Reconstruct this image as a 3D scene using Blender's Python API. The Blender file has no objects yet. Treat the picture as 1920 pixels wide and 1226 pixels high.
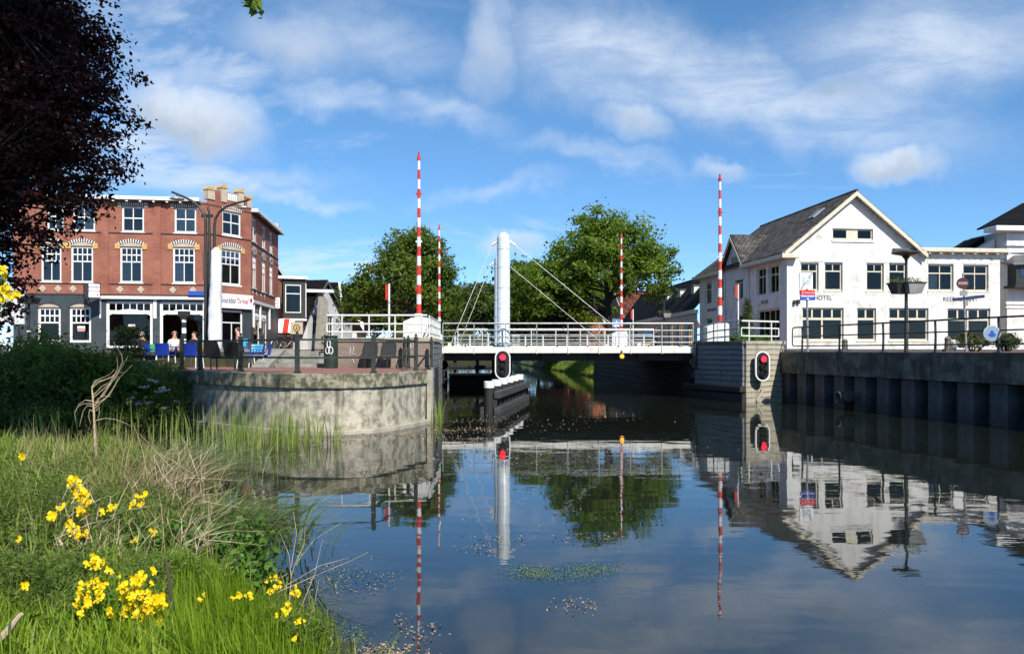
import bpy, bmesh, math, random
import numpy as np
from mathutils import Vector, Matrix
SC = bpy.context.scene
COL = SC.collection
R = math.radians
# ------------------------------------------------------------------ camera
EYE = 2.05                      # metres above the canal water (water is z = 0)
F, CX, YH = 1450.0, 960.0, 657.0   # measured focal length, centre and horizon of the photograph, in its pixels
cam = bpy.data.cameras.new('camera')
cam.sensor_width = 36; cam.lens = 36 * F / 1920; cam.clip_end = 2000; cam.clip_start = .05
cam.shift_y = (YH - 613) / 1920
co = bpy.data.objects.new('camera', cam); COL.objects.link(co)
co.location = (0, 0, EYE); co.rotation_euler = (R(90), 0, 0)
SC.camera = co
# ------------------------------------------------------------------ light
SUN_AZ, SUN_EL = 27.0, 42.0     # behind the camera, to the right
sd = Vector((math.sin(R(SUN_AZ)) * math.cos(R(SUN_EL)), -math.cos(R(SUN_AZ)) * math.cos(R(SUN_EL)), math.sin(R(SUN_EL))))
sl = bpy.data.lights.new('sun', 'SUN'); sl.energy = 4.9; sl.angle = R(.53); sl.color = (1, .945, .86)
so = bpy.data.objects.new('sun', sl); COL.objects.link(so)
so.rotation_euler = sd.to_track_quat('Z', 'Y').to_euler()
SC.view_settings.view_transform = 'Standard'; SC.view_settings.look = 'None'
SC.view_settings.exposure = 0.45; SC.view_settings.gamma = 1.0; SC.view_settings.use_curve_mapping = False
SC.render.film_transparent = False
try:
    SC.cycles.use_adaptive_sampling = True; SC.cycles.adaptive_threshold = .03; SC.cycles.max_bounces = 5; SC.cycles.diffuse_bounces = 2; SC.cycles.glossy_bounces = 3; SC.cycles.transparent_max_bounces = 8; SC.cycles.use_denoising = True
    SC.cycles.caustics_reflective = False; SC.cycles.caustics_refractive = False
except Exception: pass
W = bpy.data.worlds.new('World'); SC.world = W; W.use_nodes = True
class NT:
    def __init__(s, nt): s.nt = nt; s.n = nt.nodes; s.l = nt.links
    def add(s, t, **k):
        n = s.n.new(t)
        for a, b in k.items(): setattr(n, a, b)
        return n
    def put(s, v, sock):
        if v is None: return
        if hasattr(v, 'is_linked') or isinstance(v, bpy.types.NodeSocket): s.l.new(v, sock)
        else: sock.default_value = v
    def m(s, op, a, b=None, c=None, clamp=False):
        n = s.add('ShaderNodeMath', operation=op); n.use_clamp = clamp
        s.put(a, n.inputs[0]); s.put(b, n.inputs[1]); s.put(c, n.inputs[2]); return n.outputs[0]
    def v(s, op, a, b=None, sc=None):
        n = s.add('ShaderNodeVectorMath', operation=op)
        s.put(a, n.inputs[0]); s.put(b, n.inputs[1])
        if sc is not None: s.put(sc, n.inputs['Scale'])
        return n.outputs['Value'] if op in ('LENGTH', 'DOT_PRODUCT') else n.outputs[0]
    def rng(s, v, a, b, c=0., d=1., smooth=True):
        n = s.add('ShaderNodeMapRange'); n.interpolation_type = 'SMOOTHSTEP' if smooth else 'LINEAR'
        s.put(v, n.inputs[0]); n.inputs[1].default_value = a; n.inputs[2].default_value = b
        n.inputs[3].default_value = c; n.inputs[4].default_value = d; return n.outputs[0]
    def noise(s, vec, scale, detail=4., rough=.5, dist=0.):
        n = s.add('ShaderNodeTexNoise'); s.put(vec, n.inputs['Vector'])
        n.inputs['Scale'].default_value = scale; n.inputs['Detail'].default_value = detail
        n.inputs['Roughness'].default_value = rough; n.inputs['Distortion'].default_value = dist
        return n.outputs['Fac']
    def mixc(s, f, a, b, mode='MIX'):
        n = s.add('ShaderNodeMix', data_type='RGBA', blend_type=mode)
        s.put(f, n.inputs[0]); s.put(a, n.inputs[6]); s.put(b, n.inputs[7]); return n.outputs[2]
    def xyz(s, x, y, z):
        n = s.add('ShaderNodeCombineXYZ'); s.put(x, n.inputs[0]); s.put(y, n.inputs[1]); s.put(z, n.inputs[2]); return n.outputs[0]
    def sep(s, v):
        n = s.add('ShaderNodeSeparateXYZ'); s.put(v, n.inputs[0]); return n.outputs

BANDS = ((1140, 100, 260, 125, 10, .95, .0), (1450, 180, 470, 110, 12, .95, .0), (1740, 90, 380, 150, -8, .85, .0),
         (690, 70, 260, 95, 14, .50, .0), (640, 185, 190, 46, 12, .66, .0), (820, 210, 170, 42, 8, .58, .0), (1120, 285, 190, 34, 12, .58, .0),
         (570, 375, 140, 26, 4, .66, .0), (910, 355, 160, 28, -10, .5, .0), (430, 335, 280, 34, 3, .45, .0))
PUFFS = ((350, 215, 185, 82, 22, .96, .25), (560, 80, 170, 84, 15, .62, .0), (922, 80, 62, 140, 8, .62, .0),
         (1190, 222, 92, 52, 22, .74, .0), (1680, 305, 106, 48, -6, .90, .2), (950, 458, 72, 28, 0, .7, .0), (1340, 312, 70, 24, 10, .55, .0))
def make_sky():
    t = NT(W.node_tree); t.n.clear()
    out = t.add('ShaderNodeOutputWorld')
    sky = t.add('ShaderNodeTexSky', sky_type='NISHITA'); sky.sun_disc = False
    sky.sun_elevation = R(SUN_EL); sky.sun_rotation = R(180 - SUN_AZ); sky.altitude = 0
    sky.air_density = .5; sky.dust_density = 0.; sky.ozone_density = 6.
    gm = t.add('ShaderNodeGamma'); gm.inputs[1].default_value = .75; t.l.new(sky.outputs[0], gm.inputs[0])
    hs = t.add('ShaderNodeHueSaturation'); hs.inputs['Hue'].default_value = .494; hs.inputs['Saturation'].default_value = 1.18; hs.inputs['Value'].default_value = 1.46; t.l.new(gm.outputs[0], hs.inputs['Color'])
    b1 = t.add('ShaderNodeBackground'); t.l.new(hs.outputs[0], b1.inputs[0]); b1.inputs[1].default_value = .15
    tc = t.add('ShaderNodeTexCoord'); d = tc.outputs['Generated']
    dx, dy, dz = t.sep(d)
    # thin high cloud: noise on the flat cloud layer overhead
    den = t.m('ADD', t.m('MAXIMUM', dz, 0.), .16)
    px, py = t.m('DIVIDE', dx, den), t.m('DIVIDE', dy, den)
    lay = t.xyz(t.m('MULTIPLY', t.m('ADD', px, t.m('MULTIPLY', py, .25)), .62), py, 0.)
    n1 = t.noise(lay, 1.25, 5, .6, .55)
    n3 = t.noise(t.v('ADD', lay, (1.3, 9.1, 0)), 4.6, 5, .66, .25)
    for nd in t.n:
        if nd.type == 'TEX_NOISE': nd.noise_dimensions = '2D'
    wisp = t.m('MULTIPLY', t.rng(n1, .50, .78), t.rng(n3, .32, .60, .12, .85))
    # single clouds, by their direction in the sky (tangent of azimuth, tangent of height)
    my = t.m('MAXIMUM', dy, .05)
    g = t.xyz(t.m('DIVIDE', dx, my), t.m('DIVIDE', dz, my), 0.)
    w1 = t.add('ShaderNodeTexNoise', noise_dimensions='2D'); t.l.new(g, w1.inputs['Vector']); w1.inputs['Scale'].default_value = 10; w1.inputs['Detail'].default_value = 4; w1.inputs['Roughness'].default_value = .6
    gw = t.v('ADD', g, t.v('SCALE', t.v('SUBTRACT', w1.outputs['Color'], (.5, .5, .5)), None, .075))
    front = t.rng(dy, .05, .3)
    def blob(cx, cy, rx, ry, rot, amt, soft):
        mp = t.add('ShaderNodeMapping', vector_type='TEXTURE'); t.l.new(gw, mp.inputs[0])
        mp.inputs['Location'].default_value = ((cx - CX) / F, (YH - cy) / F, 0); mp.inputs['Rotation'].default_value = (0, 0, R(-rot)); mp.inputs['Scale'].default_value = (rx / F, ry / F, 1)
        return t.rng(t.v('LENGTH', mp.outputs[0]), 1.15, soft, 0., amt), mp.outputs[0]
    band = None
    for c in BANDS:
        b, _ = blob(*c); band = b if band is None else t.m('MAXIMUM', band, b)
    band = t.m('MULTIPLY', t.m('MULTIPLY', band, front), t.rng(n3, .26, .68, .38, .86))
    dens = t.m('MAXIMUM', wisp, band)
    shade = None
    for c in PUFFS:
        b, q = blob(*c); sh = t.m('MULTIPLY', t.rng(t.sep(q)[1], .8, -.6), b)
        shade = sh if shade is None else t.m('MAXIMUM', shade, sh)
        dens = t.m('MAXIMUM', dens, t.m('MULTIPLY', b, front))
    sm, _ = blob(1540, 165, 120, 52, 14, 1., .0)    # small grey ragged cloud in front of the white band
    shade = t.m('MAXIMUM', shade, t.m('MULTIPLY', sm, t.rng(n3, .40, .62, 0., .75)))
    dens = t.m('MULTIPLY', dens, t.rng(dz, .0, .07))
    col = t.mixc(t.m('MULTIPLY', shade, front), (.64, .70, .78, 1), (.35, .405, .48, 1))
    b2 = t.add('ShaderNodeBackground'); t.l.new(col, b2.inputs[0]); b2.inputs[1].default_value = 1.0
    mx = t.add('ShaderNodeMixShader'); t.l.new(t.m('MULTIPLY', dens, .94, clamp=True), mx.inputs[0])
    t.l.new(b1.outputs[0], mx.inputs[1]); t.l.new(b2.outputs[0], mx.inputs[2]); t.l.new(mx.outputs[0], out.inputs[0])
    W.cycles.sampling_method = 'MANUAL'; W.cycles.sample_map_resolution = 256
make_sky()

# ------------------------------------------------------------------ helpers
def at(px, py, D): return Vector(((px - CX) / F * D, D, EYE + (YH - py) / F * D))
class MB:
    def __init__(s): s.v = []; s.f = []
    def add(s, vs, fs):
        o = len(s.v); s.v += [tuple(p) for p in vs]; s.f += [tuple(i + o for i in f) for f in fs]; return s
    def box(s, x0, x1, y0, y1, z0, z1):
        return s.add([(x0,y0,z0),(x1,y0,z0),(x1,y1,z0),(x0,y1,z0),(x0,y0,z1),(x1,y0,z1),(x1,y1,z1),(x0,y1,z1)],
                     [(3,2,1,0),(4,5,6,7),(0,1,5,4),(1,2,6,5),(2,3,7,6),(3,0,4,7)])
    def bar(s, p, q, w, h, up=(0,0,1)):
        p, q = Vector(p), Vector(q); d = (q - p).normalized(); u = Vector(up)
        if abs(d.dot(u)) > .98: u = Vector((0,1,0))
        a = d.cross(u).normalized() * (w / 2); b = a.cross(d).normalized() * (h / 2)
        return s.add([p-a-b,p+a-b,p+a+b,p-a+b,q-a-b,q+a-b,q+a+b,q-a+b], [(0,1,2,3),(7,6,5,4),(4,5,1,0),(5,6,2,1),(6,7,3,2),(7,4,0,3)])
    def tube(s, pts, rad, n=6, cap=True):
        pts = [Vector(p) for p in pts]; k = len(pts)
        if not hasattr(rad, '__len__'): rad = [rad] * k
        ring = []; prev = None
        for i in range(k):
            d = (pts[min(i+1,k-1)] - pts[max(i-1,0)]).normalized()
            if prev is None:
                u = Vector((0,0,1)) if abs(d.z) < .9 else Vector((0,1,0)); a = d.cross(u).normalized()
            else: a = (prev - d * prev.dot(d)).normalized()
            prev = a; b = d.cross(a)
            ring.append([pts[i] + (a * math.cos(2*math.pi*j/n) + b * math.sin(2*math.pi*j/n)) * rad[i] for j in range(n)])
        vs = [p for r in ring for p in r]; fs = []
        for i in range(k-1):
            for j in range(n): fs.append((i*n+j, i*n+(j+1)%n, (i+1)*n+(j+1)%n, (i+1)*n+j))
        if cap: fs += [tuple(range(n-1,-1,-1)), tuple((k-1)*n+j for j in range(n))]
        return s.add(vs, fs)
    def lathe(s, prof, c=(0,0,0), n=16):
        vs = []; fs = []; k = len(prof); c = Vector(c)
        for r, z in prof:
            for j in range(n): vs.append(c + Vector((r*math.cos(2*math.pi*j/n), r*math.sin(2*math.pi*j/n), z)))
        for i in range(k-1):
            for j in range(n): fs.append((i*n+j, i*n+(j+1)%n, (i+1)*n+(j+1)%n, (i+1)*n+j))
        fs += [tuple(range(n-1,-1,-1)), tuple((k-1)*n+j for j in range(n))]
        return s.add(vs, fs)
    def prism(s, pts, off):
        off = Vector(off); n = len(pts); a = [Vector(p) for p in pts]; b = [p + off for p in a]
        return s.add(a + b, [tuple(range(n-1,-1,-1)), tuple(range(n,2*n))] + [(i,(i+1)%n,n+(i+1)%n,n+i) for i in range(n)])
    def face(s, pts): return s.add(pts, [tuple(range(len(pts)))])
    def mesh(s, name, mat=None, smooth=False, fix=True):
        me = bpy.data.meshes.new(name); me.from_pydata(s.v, [], s.f)
        if fix:
            bm = bmesh.new(); bm.from_mesh(me); bmesh.ops.recalc_face_normals(bm, faces=bm.faces); bm.to_mesh(me); bm.free()
        if smooth: me.shade_smooth() if hasattr(me, 'shade_smooth') else None
        if mat: me.materials.append(mat)
        me.update(); return me
def link(name, me, parent=None, loc=(0,0,0), rz=0.):
    o = bpy.data.objects.new(name, me); COL.objects.link(o); o.parent = parent; o.location = loc
    if rz: o.rotation_euler = (0, 0, rz)
    return o
def tag(o, label=None, cat=None, group=None, kind=None):
    for k, v in (('label', label), ('category', cat), ('group', group), ('kind', kind)):
        if v: o[k] = v
    return o
def thing(name, label, cat, loc=(0,0,0), rz=0., group=None): return tag(link(name, None, None, loc, rz), label, cat, group)
def part(name, mb, mat, parent, loc=(0,0,0), rz=0., smooth=False, bevel=0., label=None):
    o = link(name, mb.mesh(name, mat, smooth) if isinstance(mb, MB) else mb, parent, loc, rz)
    if bevel: bev(o, bevel)
    if label: o['label'] = label
    return o
def bev(o, w, seg=2):
    b = o.modifiers.new('bevel', 'BEVEL'); b.width = w; b.segments = seg; b.limit_method = 'ANGLE'; b.angle_limit = R(40); return o
def single(name, mb, mat, label, cat, loc=(0,0,0), rz=0., group=None, smooth=False): return tag(part(name, mb, mat, None, loc, rz, smooth), label, cat, group)
def struct(name, mb, mat, parent=None, kind='structure', loc=(0,0,0)):
    o = part(name, mb, mat, parent, loc)
    if parent is None or kind == 'stuff': o['kind'] = kind
    return o
def dup(root, loc, rz=0., label=None, scale=None):
    r = root.copy(); COL.objects.link(r); r.location = loc; r.rotation_euler = (0, 0, rz)
    if label: r['label'] = label
    if scale: r.scale = (scale,) * 3 if not hasattr(scale, '__len__') else scale
    for ch in list(root.children):
        c = ch.copy(); COL.objects.link(c); c.parent = r
        for gch in list(ch.children):
            e = gch.copy(); COL.objects.link(e); e.parent = c
    return r
def npmesh(name, v, f, mat, tint=None):
    me = bpy.data.meshes.new(name); n, k = f.shape
    me.vertices.add(len(v)); me.vertices.foreach_set('co', np.ascontiguousarray(v, dtype=np.float32).ravel())
    me.loops.add(n * k); me.loops.foreach_set('vertex_index', np.ascontiguousarray(f, dtype=np.int32).ravel())
    me.polygons.add(n); me.polygons.foreach_set('loop_start', np.arange(0, n*k, k, dtype=np.int32)); me.polygons.foreach_set('loop_total', np.full(n, k, dtype=np.int32))
    me.update(calc_edges=True)
    if tint is not None:
        a = me.attributes.new('tint', 'FLOAT', 'FACE'); a.data.foreach_set('value', np.ascontiguousarray(tint, dtype=np.float32))
    if mat: me.materials.append(mat)
    return me
def norm(a): return a / np.maximum(np.linalg.norm(a, axis=1, keepdims=True), 1e-6)
def leaves(rg, pos, nrm, size, aspect=.55, fold=.12):
    """one folded diamond leaf at every position"""
    n = len(pos); t = norm(np.cross(nrm, norm(rg.normal(size=(n,3))))); b = np.cross(nrm, t)
    s = (size * rg.uniform(.65, 1.35, n))[:, None]
    v = np.stack([pos - t*s*.5, pos + b*s*aspect*.5 + nrm*s*fold, pos + t*s*.5, pos - b*s*aspect*.5 + nrm*s*fold], 1).reshape(-1, 3)
    return v, np.arange(4*n).reshape(n, 4)
def clumps(rg, lobes, n, edge=2.4, low=-.75):
    """clump centres inside ellipsoid lobes, more of them near the surface"""
    vol = np.array([l[3]*l[4]*l[5] for l in lobes]); ix = rg.choice(len(lobes), n, p=vol/vol.sum())
    d = norm(rg.normal(size=(n,3))); d[:,2] = np.where(d[:,2] < low, -d[:,2]*.3, d[:,2])
    r = rg.uniform(0, 1, n) ** (1/edge); L = np.array(lobes)[ix]
    return L[:, :3] + d * r[:, None] * L[:, 3:6], d
def foliage(rg, cen, out, cr, per, size, flat=.7, up=.5, aspect=.55):
    n = len(cen); ix = np.repeat(np.arange(n), per)
    rr = cr * rg.uniform(.6, 1.3, n)
    pos = cen[ix] + rg.normal(size=(n*per,3)) * rr[ix][:, None] * np.array([.5,.5,.5*flat])
    nr = norm(rg.normal(size=(n*per,3)) * .75 + out[ix] * .55 + np.array([0,0,up]))
    v, f = leaves(rg, pos, nr, size, aspect)
    tint = np.clip(np.repeat(rg.uniform(0, 1, n), per) * .6 + rg.uniform(0, .4, n*per), 0, 1)
    return v, f, tint
def blades(rg, base, h, w, lean, az, segs=3):
    """bent, tapering grass blades"""
    n = len(base); d = np.stack([np.cos(az), np.sin(az), np.zeros(n)], 1); sdv = np.stack([-np.sin(az+rg.uniform(-1,1,n)), np.cos(az+rg.uniform(-1,1,n)), np.zeros(n)], 1)
    rows = []
    for i in range(segs + 1):
        k = i / segs; c = base + np.array([0,0,1]) * (h * (k - .35 * np.minimum(lean, 1.6) * k*k))[:, None] + d * (h * lean * k*k * .75)[:, None]
        ww = (w * (1 - k) ** .7 * .5 + .0006)[:, None]; rows += [c - sdv*ww, c + sdv*ww]
    v = np.stack(rows, 1).reshape(-1, 3); m = 2 * (segs + 1); o = (np.arange(n) * m)[:, None]
    f = np.concatenate([o + np.array([[2*i, 2*i+1, 2*i+3, 2*i+2]]) for i in range(segs)], 1).reshape(-1, 4)
    tint = np.repeat(rg.uniform(0, 1, n), segs)
    return v, f, tint

# ------------------------------------------------------------------ materials
def pbr(name, col, rough=.6, metal=0., var=None, nscale=3., bump=0., bscale=None, col2=None, spec=None, stretch=None, thr=(.35,.7), extra=None, fine=.25):
    """principled material, its colour mixed with a second one by noise, plus fine relief"""
    m = bpy.data.materials.new(name); m.use_nodes = True; t = NT(m.node_tree)
    p = t.n['Principled BSDF']; c1 = (*col, 1)
    p.inputs['Roughness'].default_value = rough; p.inputs['Metallic'].default_value = metal
    if spec is not None: p.inputs['Specular IOR Level'].default_value = spec
    tc = t.add('ShaderNodeTexCoord'); vec = tc.outputs['Object']
    if stretch: vec = t.v('MULTIPLY', vec, stretch)
    if var or col2:
        if not col2: col2 = tuple(min(1, x * (1 - var)) for x in col)
        nz = t.noise(vec, nscale, 8, .62)
        c = t.mixc(t.rng(nz, *thr), c1, (*col2, 1))
        c = t.mixc(t.rng(t.noise(vec, nscale * 9, 3, .6), .35, .75, 0, fine), c, (*[x * .6 for x in col2], 1))
        if extra: c = extra(t, vec, c, tc)
        t.l.new(c, p.inputs['Base Color'])
    else: p.inputs['Base Color'].default_value = c1
    if bump:
        bp = t.add('ShaderNodeBump'); bp.inputs['Strength'].default_value = bump; bp.inputs['Distance'].default_value = .02
        t.l.new(t.noise(vec, bscale or nscale * 8, 6, .65), bp.inputs['Height']); t.l.new(bp.outputs[0], p.inputs['Normal'])
    return m
def brick_mat(name, c1, c2, mortar, bw=.22, bh=.065, ms=.012, streak=.0):
    m = bpy.data.materials.new(name); m.use_nodes = True; t = NT(m.node_tree); p = t.n['Principled BSDF']
    tc = t.add('ShaderNodeTexCoord'); x, y, z = t.sep(tc.outputs['Object']); vec = t.xyz(t.m('ADD', x, y), z, 0.)
    b = t.add('ShaderNodeTexBrick'); t.l.new(vec, b.inputs['Vector']); b.inputs['Scale'].default_value = 1
    b.inputs['Brick Width'].default_value = bw; b.inputs['Row Height'].default_value = bh; b.inputs['Mortar Size'].default_value = ms
    b.inputs['Color1'].default_value = (*c1, 1); b.inputs['Color2'].default_value = (*c2, 1); b.inputs['Mortar'].default_value = (*mortar, 1); b.inputs['Bias'].default_value = -.1
    nz = t.noise(tc.outputs['Object'], .9, 6, .6)
    c = t.mixc(t.rng(nz, .38, .66, 0, .5), b.outputs['Color'], (*[v * .55 for v in c2], 1))
    c = t.mixc(t.rng(t.noise(tc.outputs['Object'], 14, 3, .7), .5, .8, 0, .35), c, (*[min(1, v * 1.5) for v in c1], 1))
    t.l.new(c, p.inputs['Base Color']); p.inputs['Roughness'].default_value = .82
    bp = t.add('ShaderNodeBump'); bp.inputs['Strength'].default_value = .5; bp.inputs['Distance'].default_value = .008
    t.l.new(t.m('SUBTRACT', 1., b.outputs['Fac']), bp.inputs['Height']); t.l.new(bp.outputs[0], p.inputs['Normal'])
    return m
def leaf_mat(name, a, b, trans=.35, rough=.55, tr=(1.25, 1.25, .6)):
    m = bpy.data.materials.new(name); m.use_nodes = True; t = NT(m.node_tree); t.n.clear()
    o = t.add('ShaderNodeOutputMaterial'); at_ = t.add('ShaderNodeAttribute', attribute_name='tint')
    c = t.mixc(at_.outputs['Fac'], (*a, 1), (*b, 1))
    p = t.add('ShaderNodeBsdfPrincipled'); t.l.new(c, p.inputs['Base Color']); p.inputs['Roughness'].default_value = rough; p.inputs['Specular IOR Level'].default_value = .3
    tr_ = t.add('ShaderNodeBsdfTranslucent'); t.l.new(t.mixc(1., c, (*tr, 1), 'MULTIPLY'), tr_.inputs[0])
    mx = t.add('ShaderNodeMixShader'); mx.inputs[0].default_value = trans
    t.l.new(p.outputs[0], mx.inputs[1]); t.l.new(tr_.outputs[0], mx.inputs[2]); t.l.new(mx.outputs[0], o.inputs[0]); return m
def glass_mat(name, tintc=(.75,.8,.8), refl=1.0):
    m = bpy.data.materials.new(name); m.use_nodes = True; t = NT(m.node_tree); t.n.clear()
    o = t.add('ShaderNodeOutputMaterial'); fr = t.add('ShaderNodeFresnel'); fr.inputs[0].default_value = 1.5
    tr = t.add('ShaderNodeBsdfTransparent'); tr.inputs[0].default_value = (*tintc, 1)
    gl = t.add('ShaderNodeBsdfGlossy'); gl.inputs['Roughness'].default_value = .015
    tc = t.add('ShaderNodeTexCoord'); bp = t.add('ShaderNodeBump'); bp.inputs['Strength'].default_value = .12; bp.inputs['Distance'].default_value = .02
    t.l.new(t.noise(tc.outputs['Object'], 2.5, 1), bp.inputs['Height']); t.l.new(bp.outputs[0], gl.inputs['Normal'])
    mx = t.add('ShaderNodeMixShader'); t.l.new(t.m('MULTIPLY', fr.outputs[0], refl, clamp=True), mx.inputs[0])
    t.l.new(tr.outputs[0], mx.inputs[1]); t.l.new(gl.outputs[0], mx.inputs[2]); t.l.new(mx.outputs[0], o.inputs[0]); return m
def glow(name, col, s):
    m = bpy.data.materials.new(name); m.use_nodes = True; p = m.node_tree.nodes['Principled BSDF']
    p.inputs['Base Color'].default_value = (*col, 1); p.inputs['Emission Color'].default_value = (*col, 1); p.inputs['Emission Strength'].default_value = s; p.inputs['Roughness'].default_value = .3; return m
def drips(sc=6., amt=.5, dark=(.03,.03,.028)):
    """run-off stains: noise drawn out downwards"""
    def fn(t, vec, c, tc):
        v2 = t.v('MULTIPLY', tc.outputs['Object'], (sc, sc, sc * .12))
        return t.mixc(t.rng(t.noise(v2, 1., 6, .7), .47, .72, 0, amt), c, (*dark, 1))
    return fn
M = {}
M['brick'] = brick_mat('red_brick', (.385,.108,.058), (.27,.070,.042), (.25,.15,.11))
M['brick_old'] = brick_mat('weathered_brick', (.27,.17,.125), (.17,.105,.08), (.26,.24,.20), ms=.014)
M['brick_orange'] = brick_mat('orange_brick', (.42,.13,.06), (.33,.095,.045), (.25,.17,.13))
M['brick_buff'] = brick_mat('buff_brick', (.40,.28,.18), (.32,.21,.13), (.3,.26,.2))
M['slate'] = pbr('slate_grey_paint', (.050,.066,.074), .5, var=.4, nscale=1.2, extra=drips(3, .3))
M['white'] = pbr('white_paint', (.78,.78,.75), .45, var=.12, nscale=2.)
M['render_white'] = pbr('white_render', (.68,.67,.63), .8, col2=(.46,.44,.38), nscale=1.3, thr=(.50,.70), bump=.5, bscale=26, extra=drips(2.2, .45, (.33,.31,.26)), fine=.06)
M['render_grey'] = pbr('pale_grey_render', (.66,.67,.67), .75, var=.2, nscale=1.2, extra=drips(2, .3, (.3,.3,.3)))
M['cream'] = pbr('cream_paint', (.66,.605,.46), .5, var=.22, nscale=4)
M['ochre'] = pbr('ochre_stone', (.62,.40,.13), .7, var=.3, nscale=6)
M['stone'] = pbr('pale_stone', (.53,.45,.34), .8, var=.3, nscale=6)
M['soot'] = pbr('dark_string_course', (.05,.03,.027), .7)
M['lead'] = pbr('lead_flashing', (.12,.12,.12), .5, var=.3)
def roof_mat(name, c, c2, pitch=.3):
    m = pbr(name, c, .85, col2=c2, nscale=1.6, thr=(.4,.68), spec=.15); t = NT(m.node_tree); p = t.n['Principled BSDF']
    tc = t.add('ShaderNodeTexCoord'); x, y, z = t.sep(tc.outputs['Object']); b = t.add('ShaderNodeTexBrick'); t.l.new(t.xyz(t.m('ADD', t.m('MULTIPLY', x, .3), y), t.m('MULTIPLY', z, 1.65), 0.), b.inputs['Vector'])
    for k_, v_ in (('Scale',1.),('Brick Width',.30),('Row Height',.30),('Mortar Size',.02)): b.inputs[k_].default_value = v_
    b.inputs['Color1'].default_value = (1.5,1.45,1.4,1); b.inputs['Color2'].default_value = (.55,.55,.56,1); b.inputs['Mortar'].default_value = (.3,.3,.3,1)
    src = p.inputs['Base Color'].links[0].from_socket; t.l.new(t.mixc(1., src, b.outputs['Color'], 'MULTIPLY'), p.inputs['Base Color'])
    tc = t.add('ShaderNodeTexCoord'); x, y, z = t.sep(tc.outputs['Object'])
    a = t.m('FRACT', t.m('DIVIDE', z, pitch * .6)); b = t.m('SINE', t.m('MULTIPLY', t.m('ADD', x, y), 2 * math.pi / pitch))
    h = t.m('ADD', t.m('MULTIPLY', a, -1.), t.m('MULTIPLY', b, .4))
    bp = t.add('ShaderNodeBump'); bp.inputs['Strength'].default_value = .8; bp.inputs['Distance'].default_value = .05
    t.l.new(h, bp.inputs['Height']); t.l.new(bp.outputs[0], p.inputs['Normal']); return m
M['tiles'] = roof_mat('weathered_roof_tiles', (.105,.098,.092), (.045,.043,.042))
M['tiles_black'] = roof_mat('black_roof_tiles', (.007,.006,.0065), (.004,.0035,.004))
M['tiles_red'] = roof_mat('red_roof_tiles', (.16,.05,.032), (.07,.03,.024))
M['glass'] = glass_mat('window_glass')
M['glass_sky'] = glass_mat('window_glass_skylit', (.5,.55,.55), 5.)
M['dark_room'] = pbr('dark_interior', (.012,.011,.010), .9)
M['iron'] = pbr('dark_iron', (.022,.026,.024), .5, var=.4, nscale=8)
M['iron_green'] = pbr('dark_green_iron', (.030,.040,.034), .55, var=.5, nscale=7, bump=.2)
M['galv'] = pbr('galvanised_steel', (.40,.41,.40), .45, .5, var=.35, nscale=6)
M['rail_white'] = pbr('white_railing_paint', (.74,.74,.70), .4, var=.2, nscale=5)
M['mast'] = pbr('pale_blue_mast_paint', (.60,.68,.72), .38, col2=(.50,.56,.58), nscale=.9, thr=(.45,.8), extra=drips(7, .45, (.30,.29,.26)))
M['girder'] = pbr('off_white_girder_paint', (.74,.73,.66), .5, col2=(.50,.46,.36), nscale=1.6, thr=(.55,.82), extra=drips(4, .35, (.22,.18,.12)))
M['black'] = pbr('black_steel', (.008,.008,.009), .5)
M['under'] = pbr('bridge_underside_steel', (.014,.014,.015), .7, var=.4)
M['red'] = pbr('red_stripe_paint', (.62,.040,.018), .4, var=.25, nscale=5)
M['stripe_white'] = pbr('white_stripe_paint', (.80,.80,.78), .4, var=.1)
M['blue_plastic'] = pbr('blue_chair_plastic', (.008,.042,.33), .38, var=.25, nscale=5)
M['cyan_plastic'] = pbr('light_blue_chair_plastic', (.05,.36,.58), .4)
M['yellow_plastic'] = pbr('yellow_chair_plastic', (.70,.42,.03), .4)
M['green_plastic'] = pbr('green_chair_plastic', (.06,.32,.09), .4)
M['wood_table'] = pbr('brown_table_top', (.16,.075,.04), .5, var=.3, nscale=6)
M['bin'] = pbr('dark_green_bin', (.018,.040,.024), .45, var=.4, nscale=5)
M['sign_white'] = pbr('sign_white', (.80,.80,.82), .4)
M['sign_red'] = pbr('sign_red', (.52,.02,.03), .4)
M['sign_blue'] = pbr('sign_blue', (.02,.08,.38), .4)
M['sign_maroon'] = pbr('shaded_sign_red', (.085,.010,.012), .5); M['sign_navy'] = pbr('street_sign_blue', (.012,.024,.085), .5)  # no entry disc: its shade is put into the dark red
M['sign_grey'] = pbr('sign_grey', (.30,.31,.31), .5, var=.3)
M['text_red'] = pbr('lettering_red', (.42,.03,.03), .5)
M['text_navy'] = pbr('lettering_dark', (.03,.03,.07), .5)
M['text_black'] = pbr('black_lettering', (.02,.018,.016), .7, var=.4, nscale=20)
M['concrete'] = pbr('stained_concrete_wall', (.53,.485,.38), .88, col2=(.21,.195,.15), nscale=4.5, thr=(.38,.68), bump=.8, bscale=22, extra=drips(4.6, .95, (.06,.057,.045)))
M['coping'] = pbr('mossy_concrete_coping', (.38,.345,.25), .92, col2=(.10,.10,.06), nscale=4.5, thr=(.40,.58), bump=.8, bscale=26, extra=drips(9, .5, (.03,.03,.022)))
M['ledge'] = pbr('pale_concrete_ledge', (.42,.39,.31), .85, var=.4, nscale=3)
M['coping_dark'] = pbr('dark_quay_concrete', (.18,.163,.13), .92, col2=(.06,.055,.045), nscale=2., thr=(.36,.62), bump=.6, bscale=22, extra=drips(5, .8, (.012,.012,.011)))
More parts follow.
